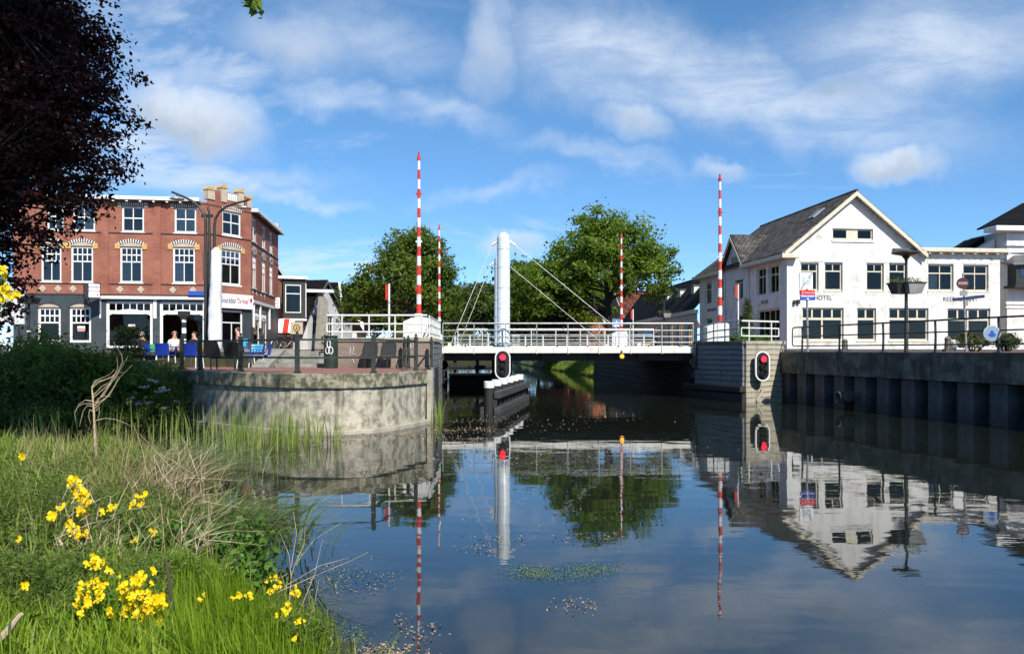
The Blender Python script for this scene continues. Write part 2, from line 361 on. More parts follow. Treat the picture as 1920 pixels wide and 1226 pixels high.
M['plank'] = pbr('weathered_grey_timber', (.50,.46,.36), .85, col2=(.30,.27,.20), nscale=2.4, bump=.5, bscale=14, stretch=(.5,.5,7), thr=(.35,.66), extra=drips(2.5, .4, (.06,.055,.045)))
M['plank_blue'] = pbr('shade_toned_weathered_timber', (.21,.215,.225), .85, col2=(.12,.12,.125), nscale=2.4, bump=.5, bscale=14, stretch=(.5,.5,7), thr=(.35,.66))  # darker, bluer copy of the plank: shade put into the timber colour
M['timber_black'] = pbr('tarred_timber', (.022,.021,.020), .75, var=.5, nscale=3, bump=.4, stretch=(.6,.6,5))
M['fender'] = pbr('dark_grey_fender_timber', (.062,.060,.058), .75, col2=(.025,.024,.024), nscale=2.5, bump=.5, stretch=(.6,.6,5))
M['sheet'] = pbr('sheet_pile_steel', (.068,.078,.088), .6, .0, col2=(.03,.034,.038), nscale=2.2, thr=(.35,.65), extra=drips(3, .6, (.02,.016,.012)))
M['paving'] = brick_mat('red_clinker_paving', (.30,.13,.095), (.22,.10,.075), (.16,.12,.10))
M['asphalt'] = pbr('asphalt', (.06,.06,.06), .9, var=.3, nscale=4)
M['step'] = pbr('concrete_steps', (.30,.29,.25), .85, var=.4, nscale=3, bump=.4)
M['soil'] = pbr('bank_soil_and_moss', (.050,.060,.022), .95, col2=(.028,.022,.014), nscale=2.5, bump=.8)
M['turf'] = pbr('turf', (.085,.12,.028), .95, col2=(.05,.085,.022), nscale=1.8, bump=1., bscale=20)
M['wrap'] = pbr('white_plastic_wrapping', (.78,.79,.78), .28, col2=(.55,.57,.57), nscale=5, bump=.9, bscale=4, stretch=(1,1,.25), thr=(.42,.7))
M['bark'] = pbr('bark', (.085,.068,.05), .95, var=.5, nscale=5, bump=.8, stretch=(1,1,.25))
M['bark_dark'] = pbr('dark_bark', (.030,.024,.02), .95, var=.4, nscale=5, bump=.6)
M['leaf'] = leaf_mat('oak_leaf', (.070,.135,.015), (.190,.270,.032), .5)
M['leaf2'] = leaf_mat('olive_leaf', (.066,.120,.016), (.175,.230,.036), .5)
M['leaf_far'] = leaf_mat('far_leaf', (.045,.080,.015), (.110,.150,.030), .45)
M['leaf_beech'] = leaf_mat('copper_beech_leaf', (.014,.0052,.0052), (.080,.0200,.0180), .25, .6, (1.6,.5,.5))
M['leaf_hedge'] = leaf_mat('hedge_leaf', (.056,.105,.020), (.200,.260,.052), .45)
M['leaf_fir'] = leaf_mat('fir_needle', (.034,.058,.018), (.110,.135,.040), .25)
M['leaf_broom'] = leaf_mat('broom_leaf', (.045,.088,.015), (.200,.275,.052), .4)
M['leaf_bramble'] = leaf_mat('fresh_bramble_leaf', (.060,.140,.020), (.120,.230,.035), .35)
M['grass'] = leaf_mat('lush_grass', (.150,.265,.014), (.330,.440,.040), .45)
M['grass_mid'] = leaf_mat('bank_grass', (.120,.200,.022), (.300,.350,.070), .4)
M['sedge'] = leaf_mat('sedge_grass', (.095,.160,.045), (.300,.360,.140), .35)
M['reed'] = leaf_mat('young_reed', (.130,.200,.035), (.290,.360,.085), .35)
M['dry'] = leaf_mat('dry_stalk', (.20,.145,.075), (.36,.28,.16), .1)
M['deadwood'] = pbr('bleached_dead_wood', (.56,.46,.31), .85, col2=(.28,.20,.12), nscale=12)
M['petal'] = leaf_mat('yellow_broom_petal', (.86,.58,.004), (.95,.74,.012), .3, .5, (1,.9,.4))
M['petal_white'] = leaf_mat('white_petal', (.55,.56,.50), (.75,.76,.70), .2, .5, (1,1,1))
M['scum'] = leaf_mat('floating_plant_debris', (.20,.145,.085), (.40,.31,.20), .0)
M['weed'] = leaf_mat('floating_water_weed', (.10,.16,.055), (.17,.24,.09), .1)
M['skin'] = pbr('skin', (.52,.30,.21), .55)
M['hair'] = pbr('hair', (.05,.03,.02), .7)
M['cloth_dark'] = pbr('dark_cloth', (.014,.014,.018), .85)
M['cloth_white'] = pbr('white_cloth', (.62,.60,.58), .85)
M['cloth_blue'] = pbr('denim_cloth', (.045,.075,.15), .85)
M['cloth_pink'] = pbr('pink_cloth', (.60,.28,.26), .85)
M['glass_cafe'] = glass_mat('cafe_window_glass', (.82,.86,.86), 2.2)
M['curtain'] = pbr('grey_net_curtain', (.62,.63,.60), .9, var=.3)
M['curtain_red'] = pbr('rust_curtain', (.34,.10,.06), .9)
M['curtain_olive'] = pbr('olive_curtain', (.30,.28,.17), .9)
M['tyre'] = pbr('tyre_rubber', (.012,.012,.012), .8)
M['car'] = pbr('black_car_paint', (.010,.010,.012), .18)
M['red_glow'] = glow('red_signal_lens', (1., .012, .03), 3.2)
M['amber_glow'] = glow('amber_lamp_lens', (1., .32, .01), 2.6)
M['lens_off'] = pbr('unlit_signal_lens', (.012,.010,.010), .25)
def water_mat():
    m = bpy.data.materials.new('canal_water'); m.use_nodes = True; t = NT(m.node_tree); p = t.n['Principled BSDF']
    p.inputs['Base Color'].default_value = (.010,.013,.010,1); p.inputs['Roughness'].default_value = .012; p.inputs['IOR'].default_value = 1.7
    tc = t.add('ShaderNodeTexCoord'); v = tc.outputs['Object']
    big = t.rng(t.noise(t.v('MULTIPLY', v, (.05, .11, 1)), 1., 2, .5), .40, .62, .12, 1.6)
    a = t.noise(t.v('MULTIPLY', v, (.8, 1.7, 1)), 1., 1, .5, .2)
    b = t.noise(t.v('MULTIPLY', v, (2.6, 6.5, 1)), 1., 3, .55, .3)
    h = t.m('ADD', t.m('MULTIPLY', a, .55), t.m('MULTIPLY', t.m('MULTIPLY', b, big), .085))
    bp = t.add('ShaderNodeBump'); bp.inputs['Strength'].default_value = 1.; bp.inputs['Distance'].default_value = .0062
    t.l.new(h, bp.inputs['Height']); t.l.new(bp.outputs[0], p.inputs['Normal']); return m
M['water'] = water_mat()
_txt = {}
def text_mesh(s, size, mat, ext=.006):
    k = (s, size, mat.name)
    if k not in _txt:
        cu = bpy.data.curves.new('lettering', 'FONT'); cu.body = s; cu.size = size; cu.extrude = ext; cu.align_x = 'CENTER'; cu.align_y = 'CENTER'; cu.resolution_u = 3
        o = bpy.data.objects.new('lettering', cu); COL.objects.link(o)
        dg = bpy.context.evaluated_depsgraph_get(); me = bpy.data.meshes.new_from_object(o.evaluated_get(dg)); bpy.data.objects.remove(o); bpy.data.curves.remove(cu)
        me.transform(Matrix.Rotation(R(90), 4, 'X')); me.materials.clear(); me.materials.append(mat); _txt[k] = me
    return _txt[k]
# ================================================================== the setting
ST = 2.0                         # street level
mb = MB(); mb.face([(-400,-30,0),(400,-30,0),(400,420,0),(-400,420,0)]); struct('canal_water', mb, M['water'])
def slab(poly, z, zb=-1.):
    m = MB(); n = len(poly); m.add([(x,y,z) for x,y in poly] + [(x,y,zb) for x,y in poly], [tuple(range(n))] + [(i,(i+1)%n,n+(i+1)%n,n+i) for i in range(n)]); return m
LEFT = [(-400,28),(-8.9,28),(-8.9,31.6),(-8.35,31.6),(-8.35,28.5),(-6.2,28.5),(-6.2,27.3),(-3.1,27.3),(-3.5,33.5),(-4.3,45),(-6.9,60),(-12.5,62),(-15,110),(-18,150),(-4,150),(0,150),(3.5,102),(7,76),(9.,58.6),(6.8,58),(8.45,33.5),(9.4,31.2),(11.5,32.0),(13.85,21.1),(18.5,0),(25,-30),(400,-30),(400,1500),(-400,1500)]
o = struct('street_ground', slab(LEFT, ST), M['paving']); o.data.materials.append(M['soil'])
for p in o.data.polygons: p.material_index = 1 if abs(p.normal.z) < .5 else 0
mb = MB(); mb.face([(-60,33.6,ST+.004),(-14,33.6,ST+.004),(-3.3,33.6,2.17),(-3.6,42.9,2.17),(-14,42.9,ST+.004),(-60,42.9,ST+.004)])
struct('road', mb, M['asphalt'])
mb = MB(); mb.face([(8.0,33.7,2.17),(14,35.5,ST+.006),(60,39,ST+.006),(60,45,ST+.006),(14,43.6,ST+.006),(7.4,42.9,2.17)]); o = struct('road', mb, M['asphalt'])
# grass slope on the far right bank of the canal
pts = [(6.35,58),(5.2,72),(2.4,99),(-1.5,150)]
mb = MB()
rg = np.random.default_rng(5); rows = []
for i in range(41):
    k = i / 40 * (len(pts)-1); j = min(int(k), len(pts)-2); u = k - j
    x = pts[j][0]*(1-u)+pts[j+1][0]*u; y = pts[j][1]*(1-u)+pts[j+1][1]*u
    rows.append([(x + .1, y, -.3), (x + .2 + rg.uniform(-.1,.1), y, .12), (x+1.0+rg.uniform(-.2,.2), y, .9), (x+2.2, y, 1.75+rg.uniform(-.1,.1)), (x+4.2, y, ST+.03)])
for r_ in rows: mb.v += r_
for i in range(40):
    for j in range(4): mb.f.append((i*5+j, i*5+j+1, i*5+6+j, i*5+5+j))
struct('grass_slope', mb, M['turf'])
rows2 = [[(-x_-.3, y_, z_) if False else (-6.3-(y_-58)*.095-(x_-rows[i_][0][0]), y_+3, z_) for x_, y_, z_ in r_] for i_, r_ in enumerate(rows)]
mb = MB()
for r_ in rows2: mb.v += r_
for i in range(40):
    for j in range(4): mb.f.append((i*5+j, i*5+j+1, i*5+6+j, i*5+5+j))
struct('grass_slope', mb, M['turf'])
n = 9000; ii = rg.integers(0, 22, n); uu = rg.uniform(0,1,n); jj = rg.uniform(0.6,4,n)
rows_a = np.array(rows)
def lerp_rows(ii, uu, jj):
    j0 = jj.astype(int).clip(0,3); w = (jj-j0)[:,None]
    a = rows_a[ii, j0]*(1-w)+rows_a[ii, j0+1]*w; b = rows_a[ii+1, j0]*(1-w)+rows_a[ii+1, j0+1]*w
    return a*(1-uu[:,None])+b*uu[:,None]
v, f, tn = blades(rg, lerp_rows(ii,uu,jj), rg.uniform(.15,.5,n), np.full(n,.05), rg.uniform(.1,.9,n), rg.uniform(0,6.28,n), 2)
tag(link('bank_grass', npmesh('bank_grass', v, f, M['grass_mid'], tn)), 'grass growing on the sloping bank beyond the bridge', 'grass', kind='stuff')
# left bank wall beyond the bridge
single('canal_bank_wall', MB().prism([(-3.75,45,-.6),(-6.25,60,-.6),(-6.6,60,-.6),(-4.1,45,-.6)], (0,0,2.75)), M['timber_black'], 'low dark wall along the far left canal bank behind the bridge', 'wall')
mb = MB().bar((-6.35,60.5,-.1),(-11.2,110,-.1),.2,.6); single('far_bank_revetment', mb, M['timber_black'], 'dark timber revetment along the canal far beyond the bridge', 'wall')

# ------------------------------------------------------------------ terrace with its bowed concrete wall
TZ = 1.45
_E = [(-10.4,23.6),(-9.2,22.0),(-7.4,20.4),(-5.45,19.05),(-3.55,19.2),(-2.42,21.9)]
def _cr(P, n=3):
    out = []
    for i in range(len(P)-1):
        p0, p1, p2, p3 = (Vector(P[max(i-1,0)]), Vector(P[i]), Vector(P[i+1]), Vector(P[min(i+2,len(P)-1)]))
        for k in range(n):
            u = k/n; out.append(tuple(.5*((2*p1)+(p2-p0)*u+(2*p0-5*p1+4*p2-p3)*u*u+(3*p1-p0-3*p2+p3)*u**3)))
    return out + [tuple(P[-1])]
EDGE = _cr(_E)
tw = thing('terrace_wall', 'bowed stained concrete retaining wall below the cafe terrace', 'wall', (-6,20.5,0))
def edge_off(d):
    out = []
    for i, p in enumerate(EDGE):
        a = Vector(EDGE[max(i-1,0)]); b = Vector(EDGE[min(i+1,len(EDGE)-1)]); t_ = (b-a).normalized(); nn = Vector((t_.y,-t_.x)); out.append((p[0]+nn.x*d, p[1]+nn.y*d))
    return out
def band(d0, d1, z0, z1, i):
    a, b = edge_off(d0), edge_off(d1)
    q = [a[i], a[i+1], b[i+1], b[i]]; m = MB(); o = (-6,20.5)
    m.prism([(x-o[0], y-o[1], z0) for x,y in q], (0,0,z1-z0)); return m
for i in range(len(EDGE)-1):
    part('wall_panel', band(0,-.4,-.9,1.12,i), M['concrete'], tw)
    part('coping', band(.07,-.42,1.12,TZ+.03,i), M['coping'], tw, bevel=.02)
    part('base_ledge', band(.16,0.003,-.5,.11,i), M['ledge'], tw, bevel=.02)
inner = edge_off(-.40)
poly = inner + [(-2.95,27.0),(-6.2,27.0),(-6.2,28.5),(-8.35,28.5),(-8.35,31.6),(-8.9,31.6),(-8.9,32.5),(-14,32.5),(-14,25.5)]
struct('terrace_floor', slab(poly, TZ, .9), M['paving'])
st = thing('terrace_steps', 'grey concrete steps rising from the terrace to the street', 'steps', (-7.25,27,TZ))
for k in range(4): part('step', MB().box(-1.05,1.02,.05+k*.36,1.55,k*.14,(k+1)*.14-.004), M['step'], st, bevel=.012)
part('cheek_wall', MB().prism([(-1.65,-.6,0),(-1.65,1.6,0),(-1.65,1.6,.62),(-1.65,1.2,.62),(-1.65,-.6,.08)], (.58,0,0)), M['step'], st, bevel=.015)
single('terrace_back_wall', MB().box(-13.9,-8.95,32.45,32.7,1.2,2.12), M['step'], 'low grey concrete wall behind the terrace tables', 'wall')
# iron fence round the terrace edge
fe = thing('terrace_fence', 'dark green iron post and rail fence round the terrace edge', 'fence', (-6,20.5,TZ))
fp = [(-10.0,23.35),(-9.35,22.6),(-7.55,21.1),(-5.45,19.42),(-3.55,19.62),(-2.75,21.75)]
fp = [(-9.95,23.3),(-8.95,22.2),(-7.35,20.95),(-5.36,19.3),(-3.50,19.55),(-2.72,21.9)]
def fpost(px, py):
    m = MB().box(-.05,.05,-.05,.05,0,.93); m.lathe([(.07,.93),(.07,.95),(.025,.955),(.022,.975),(.038,.99),(.038,1.02),(.012,1.045)], n=8)
    m.box(-.075,.075,-.075,.075,0,.05); return m
pm = fpost(0,0).mesh('post', M['iron_green'])
extra_posts = [(-3.30,24.6),(-2.78,26.7),(-3.72,26.72)]
for x, y in fp + extra_posts: link('post', pm, fe, (x+6, y-20.5, .03))
def L3(p, z): return (p[0]+6, p[1]-20.5, z)
chain = fp + extra_posts[:2]
for a, b in list(zip(chain, chain[1:])) + [(extra_posts[0], extra_posts[2])]:
    for z in (.87, .42): part('rail', MB().bar(L3(a,z), L3(b,z), .035, .05), M['iron_green'], fe)

# ------------------------------------------------------------------ left abutment: brick wall, pale parapet, timber cladding
ab = thing('bridge_abutment', 'weathered brick abutment of the bridge beside the terrace', 'abutment', (-4.5,27.1,0))
part('wall', MB().box(-1.7,1.64,0,.35,1.3,2.36), M['brick_old'], ab)
for k in range(3): part('coping', MB().box(-1.75+k*1.13,-1.75+k*1.13+1.12,-.05,.4,2.36,2.5), M['ledge'], ab, bevel=.012)
def cladding(parent, a, b, z0, z1, nrow, mat, thick=.09, seed=1, name='plank'):
    """horizontal boards from plan point a to b, each row cut into lengths"""
    rnd = random.Random(seed); a, b = Vector(a), Vector(b); L = (b-a).length; u = (b-a).normalized(); ang = math.atan2(u.y, u.x); h = (z1-z0)/nrow
    for i in range(nrow):
        cuts = [0, L] if L < 2.2 or rnd.random() < .25 else [0, L*rnd.uniform(.3,.7), L]
        for c0, c1 in zip(cuts, cuts[1:]):
            w = c1-c0-.006; t = thick + rnd.uniform(-.012,.012)
            m = MB().box(.003, w, -t, 0, .008, h-.012)
            o = part(name, m, mat, parent, (a.x+u.x*c0-parent.location.x, a.y+u.y*c0-parent.location.y, z0+i*h-parent.location.z), ang, bevel=.008)
sl_ = thing('timber_cladding', 'grey weathered timber cladding on the canal side of the left abutment', 'cladding', (-2.9,27.5,0))
cladding(sl_, (-2.30,22.0), (-2.86,27.15), -.5, 1.47, 9, M['plank_blue'], seed=2)
cladding(sl_, (-2.84,27.15), (-3.1,33.4), -.5, 2.36, 13, M['plank_blue'], seed=3)
part('backing', MB().prism([(-2.48+2.9,22-27.5,-1),(-2.28+2.9,22-27.5,-1),(-3.1+2.9,33.4-27.5,-1),(-3.6+2.9,33.4-27.5,-1)], (0,0,2.44)), M['timber_black'], sl_)
part('corner_post', MB().box(-.04,.12,-.1,.06,-.6,1.5), M['ledge'], sl_, (-2.36+2.9,21.9-27.5,0))
part('top_beam', MB().bar((.08,-.35,2.43),(-.18,5.9,2.43),.22,.12), M['ledge'], sl_)
cap = thing('ring_sign', 'small grey mooring ring plate under the left end of the bridge', 'plate', (-3.05,34.5,1.4))
part('disc', MB().tube([(0,0,0),(0,.06,0)], .19, 16), M['galv'], cap)
part('rim', MB().tube([(0,-.02,0),(0,.0,0)], .21, 16), M['iron'], cap, (0,.02,0))
# white railing on the left abutment
def railing(name, label, pts, z0, hts, mat, post_at, r=.028, loc=None, end_loop=False):
    loc = loc or (pts[0][0], pts[0][1], z0); t = thing(name, label, 'railing', loc)
    q = [Vector((p[0]-loc[0], p[1]-loc[1], (p[2] if len(p) > 2 else z0) - loc[2])) for p in pts]
    for k, h in enumerate(hts):
        for a, b in zip(q, q[1:]): part('rail', MB().tube([a+Vector((0,0,h)), b+Vector((0,0,h))], r*1.25 if k == 0 else r, 8), mat, t, smooth=False)
    for a, u in post_at:
        p = q[a]*(1-u)+q[a+1]*u if u else q[a]
        part('post', MB().tube([p, p+Vector((0,0,hts[0]))], r*.95, 8), mat, t)
    if end_loop:
        for p in (q[0], q[-1]): part('end_post', MB().tube([p+Vector((0,0,hts[-1])), p+Vector((0,0,hts[1]))], r, 8), mat, t)
    return t
railing('abutment_railing', 'white tubular railing along the top of the left brick wall', [(-6.5,27.15),(-2.98,27.15)], 2.5, [.78,.48,.2], M['rail_white'], [(0,.15),(0,.42),(0,.68),(0,.95)], end_loop=True)
railing('bridge_approach_railing', 'white tubular railing with close posts leading to the left bridge end', [(-2.92,27.3),(-3.1,33.3)], 2.42, [.84,.55,.26], M['rail_white'], [(0,k/9) for k in range(10)], r=.024)

# ------------------------------------------------------------------ right abutment
A0, A1, A2 = (7.98,33.5), (9.2,30.6), (11.05,31.62)
ra = thing('bridge_abutment', 'timber clad right abutment carrying a ship signal', 'abutment', (9.3,31.5,0))
cladding(ra, A0, A1, .62, 2.3, 8, M['plank_blue'], seed=5)  # face turned from the sun takes the shade-toned planks
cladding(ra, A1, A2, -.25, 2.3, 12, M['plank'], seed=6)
def loc2(p, o): return (p[0]-o[0], p[1]-o[1])
o9 = (9.3,31.5)
part('core', MB().prism([(*loc2(p,o9),-1) for p in (A0,A1,A2,(11.6,33.2),(8.2,35.5))], (0,0,3.3)), M['timber_black'], ra)
for a, b, mt in ((A0,A1,'coping_dark'),(A1,A2,'ledge')):  # same sunless face: coping shade put into a darker concrete
    u = (Vector(b)-Vector(a)).normalized(); nn = Vector((u.y,-u.x)); p, q = Vector(a)+nn*.14-u*.05, Vector(b)+nn*.14+u*.05
    part('coping', MB().prism([(*loc2(p,o9),0),(*loc2(q,o9),0),(*loc2(q-nn*.6,o9),0),(*loc2(p-nn*.6,o9),0)], (0,0,.13)), M[mt], ra, (0,0,2.3), bevel=.012)
u = (Vector(A1)-Vector(A0)).normalized(); nn = Vector((u.y,-u.x))
for z0, z1, d in ((.40,.62,.30),(-.5,.34,.2)):
    p, q = Vector(A0)+nn*d-u*.6, Vector(A1)+nn*d+u*.10
    part('fender_beam', MB().prism([(*loc2(p,o9),z0),(*loc2(q,o9),z0),(*loc2(q-nn*d*.98,o9),z0),(*loc2(p-nn*d*.98,o9),z0)], (0,0,z1-z0)), M['timber_black'], ra, bevel=.015)
part('end_plate', MB().box(-.16,.16,-.14,.12,1.25,2.36), M['timber_black'], ra, (A0[0]-9.3+.03, A0[1]-31.5-.1, 0), bevel=.02)
part('drain_mark', MB().tube([(0,0,.42),(-.05,-.03,.25),(-.28,-.15,-.05)], [.05,.055,.03], 6), M['ledge'], ra, (10.0-9.3, 30.88-31.5, .1))
railing('abutment_railing', 'white tubular railing on top of the right timber clad abutment', [(9.15,30.85,2.43),(11.0,31.9,2.43)], 2.43, [.80,.52,.2], M['rail_white'], [(0,.2),(0,.8)], loc=(9.15,30.85,2.43), end_loop=True)
railing('bridge_approach_railing', 'grey tubular railing curving from the right bridge end to the abutment', [(7.95,33.6,2.2),(8.45,32.4,2.36),(9.1,31.0,2.43)], 2.43, [.83,.5,.22], M['galv'], [(0,.0),(1,.0),(1,.45),(1,.97)], loc=(7.95,33.6,2.2))
# inner canal wall under the bridge, right side
cw = thing('canal_side_wall', 'dark blockwork canal wall running back under the right of the bridge', 'wall', (8,34,0))
rb = random.Random(8)
p, q = Vector((7.98,33.5)), Vector((6.35,58)); u = (q-p).normalized(); ang = math.atan2(u.y,u.x)
for i in range(7):
    x = rb.uniform(0,.6) if i % 2 else 0.
    while x < 24.4:
        w = min(rb.uniform(.9,1.3), 24.5-x)
        part('block', MB().box(0, w-.02, 0, .25, 0, .27), M['timber_black'], cw, (p.x+u.x*x-8, p.y+u.y*x-34, -.3+i*.29), ang); x += w
part('backing', MB().box(0,24.4,-.9,-.02,-1,1.7), M['timber_black'], cw, (p.x-8,p.y-34,0), ang)

# ------------------------------------------------------------------ the swing bridge
BY0, BY1, BX0, BX1 = 33.5, 43.0, -3.0, 7.86
DT, DB = 2.2, 1.93
br = thing('swing_bridge', 'white swing bridge with steel deck girder over the canal', 'bridge', (2.4,33.5,1.9))
def bl(x,y,z): return (x-2.4, y-33.5, z-1.9)
part('deck', MB().box(*[c for c in (BX0-2.4, BX1-2.4, .12, 9.4, .12, .26)]), M['asphalt'], br)
npan = 8; pw = (BX1-BX0)/npan
for k in range(npan):
    x0 = BX0 + k*pw - 2.4
    part('girder_panel', MB().box(x0+.03, x0+pw-.03, 0, .1, .035, .30), M['girder'], br, bevel=.008)
    part('far_girder_panel', MB().box(x0+.03, x0+pw-.03, 9.42, 9.5, .035, .30), M['girder'], br)
for k in range(npan+1):
    x0 = BX0 + k*pw - 2.4
    part('rib', MB().prism([(x0-.022,-.06,0.02),(x0-.022,.11,-.03),(x0-.022,.11,.34),(x0-.022,-.02,.34)], (.044,0,0)), M['girder'], br)
for k in range(10):
    y = .5 + k*.93
    part('under_beam', MB().box(BX0-2.38, BX1-2.42, y, y+.2, -.30, .118), M['under'], br)
for k in range(6): part('cross_beam', MB().box(BX0-2.3+k*2.1, BX0-2.1+k*2.1, .3, 9.2, -.2, .114), M['under'], br)
part('kerb', MB().box(BX0-2.4, BX1-2.4, .9, 1.05, .264, .36), M['girder'], br); part('kerb', MB().box(BX0-2.4, BX1-2.4, 8.4, 8.55, .264, .36), M['girder'], br)
part('end_bracket', MB().box(BX1-2.42,BX1-2.3,-.12,.2,-.6,.36), M['galv'], br)
def bridge_rail(y, lab, mat):
    t = thing('bridge_railing', lab, 'railing', (2.4, y, DT))
    for z, r in ((1.02,.040),(.72,.018),(.45,.018),(.2,.018)):
        part('top_rail' if z > 1 else 'rail', MB().tube([(BX0-2.4,0,z),(BX1-2.4,0,z)], r, 8), mat, t)
    for k in range(npan+1): part('post', MB().box(-.022,.022,-.03,.03,-.02,1.0), mat, t, (BX0+k*pw-2.4,0,0))
    return t
bridge_rail(33.56, 'near railing of the bridge with four thin rails', M['galv'])
bridge_rail(42.9, 'far railing of the bridge seen behind the nearer one', M['rail_white'])
def mast(x, y, lab):
    t = thing('bridge_mast', lab, 'mast', (x,y,DT-.02), group='tall pivot masts of the bridge')
    prof = [(.30,0),(.30,.25),(.285,.27),(.285,4.78)] + [(.285*math.cos(a), 4.78+.30*math.sin(a)) for a in (R(20),R(40),R(58),R(75),R(88))]
    part('tube', MB().lathe(prof, n=24), M['mast'], t, smooth=True)
    for z in (.9,1.7,2.6,3.5,4.3): part('weld_band', MB().lathe([(.287,0),(.290,.004),(.290,.012),(.287,.016)], (0,0,z), 24), M['galv'], t)
    for sx, dz in ((-1,-.12),(1,.0)):
        part('stay_arm', MB().tube([(sx*.2,0,4.72),(sx*.52,0,4.50)], [.06,.05], 8), M['rail_white'], t)
    return t
mast(-.375, 34.1, 'nearer of the two tall pale blue round masts on the bridge'); mast(-.68, 42.2, 'farther pale blue mast half hidden behind the nearer one')
for y, xa, xl, lab in ((34.1,5.6,-2.75,'near'),(42.2,5.2,-2.95,'far')):
    mx = -.375 if y < 40 else -.68
    for side, xe in (('right', xa), ('left', xl)):
        sx = 1 if side == 'right' else -1
        a = Vector((mx+sx*.5, y, DT-.02+4.51)); b = Vector((xe, y, DT+.02))
        t = thing('stay_rod', f'{lab} white stay rod running from mast top down to the {side} end of the bridge', 'stay rod', b)
        part('rod', MB().tube([a-b, (0,0,.0)], .013, 6), M['rail_white'], t)
        part('foot', MB().box(-.08,.08,-.05,.05,-.02,.16), M['rail_white'], t)
part_pier = thing('pivot_pier', 'dark round pier under the bridge masts', 'pier', (-.5,38.2,-.8))
part('shaft', MB().lathe([(.6,0),(.6,1.6),(.5,1.7),(.5,2.44)], n=20), M['coping_dark'], part_pier)
# bumper posts on the deck
for k, px in enumerate((853,881,915,985,1018,1063,1101,1140,1155,1207)):
    D = 41.2; x = (px-CX)/F*D
    single('deck_bollard', MB().lathe([(.045,0),(.045,.62),(.03,.66),(.0,.67)], n=8), M['rail_white'], ('first','second','third','fourth','fifth','sixth','seventh','eighth','ninth','tenth')[k]+' slim white footway post on the bridge counted from the left', 'post', (x, D, DT-.02), group='white footway posts on the bridge')
am = thing('amber_lamp', 'amber lamp hanging under the bridge girder', 'lamp', (4.75,33.42,1.8))
part('housing', MB().tube([(0,.14,0),(0,-.04,0)], .14, 12), M['black'], am); part('lens', MB().tube([(0,-.045,0),(0,-.07,0)], [.085,.05], 12), M['amber_glow'], am); part('bracket', MB().box(-.02,.02,0,.05,.1,.26), M['iron'], am)

gp = thing('guide_pier', 'dark guide pier with pale top ledge behind the left end of the bridge', 'pier', (-2.1,44.4,0))
part('wall', MB().box(-1.5,1.35,0,.8,-.9,.62), M['timber_black'], gp); part('ledge', MB().box(-1.55,1.4,-.12,.85,.62,.74), M['ledge'], gp, bevel=.015)
part('beam', MB().box(-1.55,1.45,.1,.3,.95,1.2), M['timber_black'], gp)
for x in (-1.2,.1,1.2): part('post', MB().box(x-.09,x+.09,.3,.48,.74,1.5), M['timber_black'], gp)
# ------------------------------------------------------------------ fender with white capped piles
fd = thing('pile_fender', 'row of six dark piles with white caps and tarred waling beams below the bridge', 'fender', (-.25,28,0))
P0, P1 = Vector((-.74,24.9)), Vector((.30,32.0))
for k in range(6):
    p = P0.lerp(P1, k/5)
    pl = part('pile', MB().lathe([(.15,-1.2),(.15,.86)], n=12), M['timber_black'], fd, (p.x+.25,p.y-28,0))
    part('cap', MB().lathe([(.168,0),(.168,.19),(.15,.21),(.02,.215)], n=14), M['stripe_white'], pl, (0,0,.85))
u = (P1-P0).normalized(); nn = Vector((u.y,-u.x))
for z in (.62,.10):
    a = P0 - u*.12 + nn*.27; b = P1 + u*.5 + nn*.27
    part('waling_beam', MB().bar((a.x+.25,a.y-28,z),(b.x+.25,b.y-28,z),.2,.24), M['fender'], fd, bevel=.03)
for k in range(9):
    p = P0.lerp(P1, k/8) + nn*.2
    part('spacer_block', MB().box(-.07,.07,-.07,.07,.22,.5), M['timber_black'], fd, (p.x+.25,p.y-28,0))
part('left_beam', MB().bar((P0.x-nn.x*.22+.25,P0.y-28,.1),(P1.x-nn.x*.22+.25,P1.y-28,.1),.14,.26), M['fender'], fd, bevel=.02)

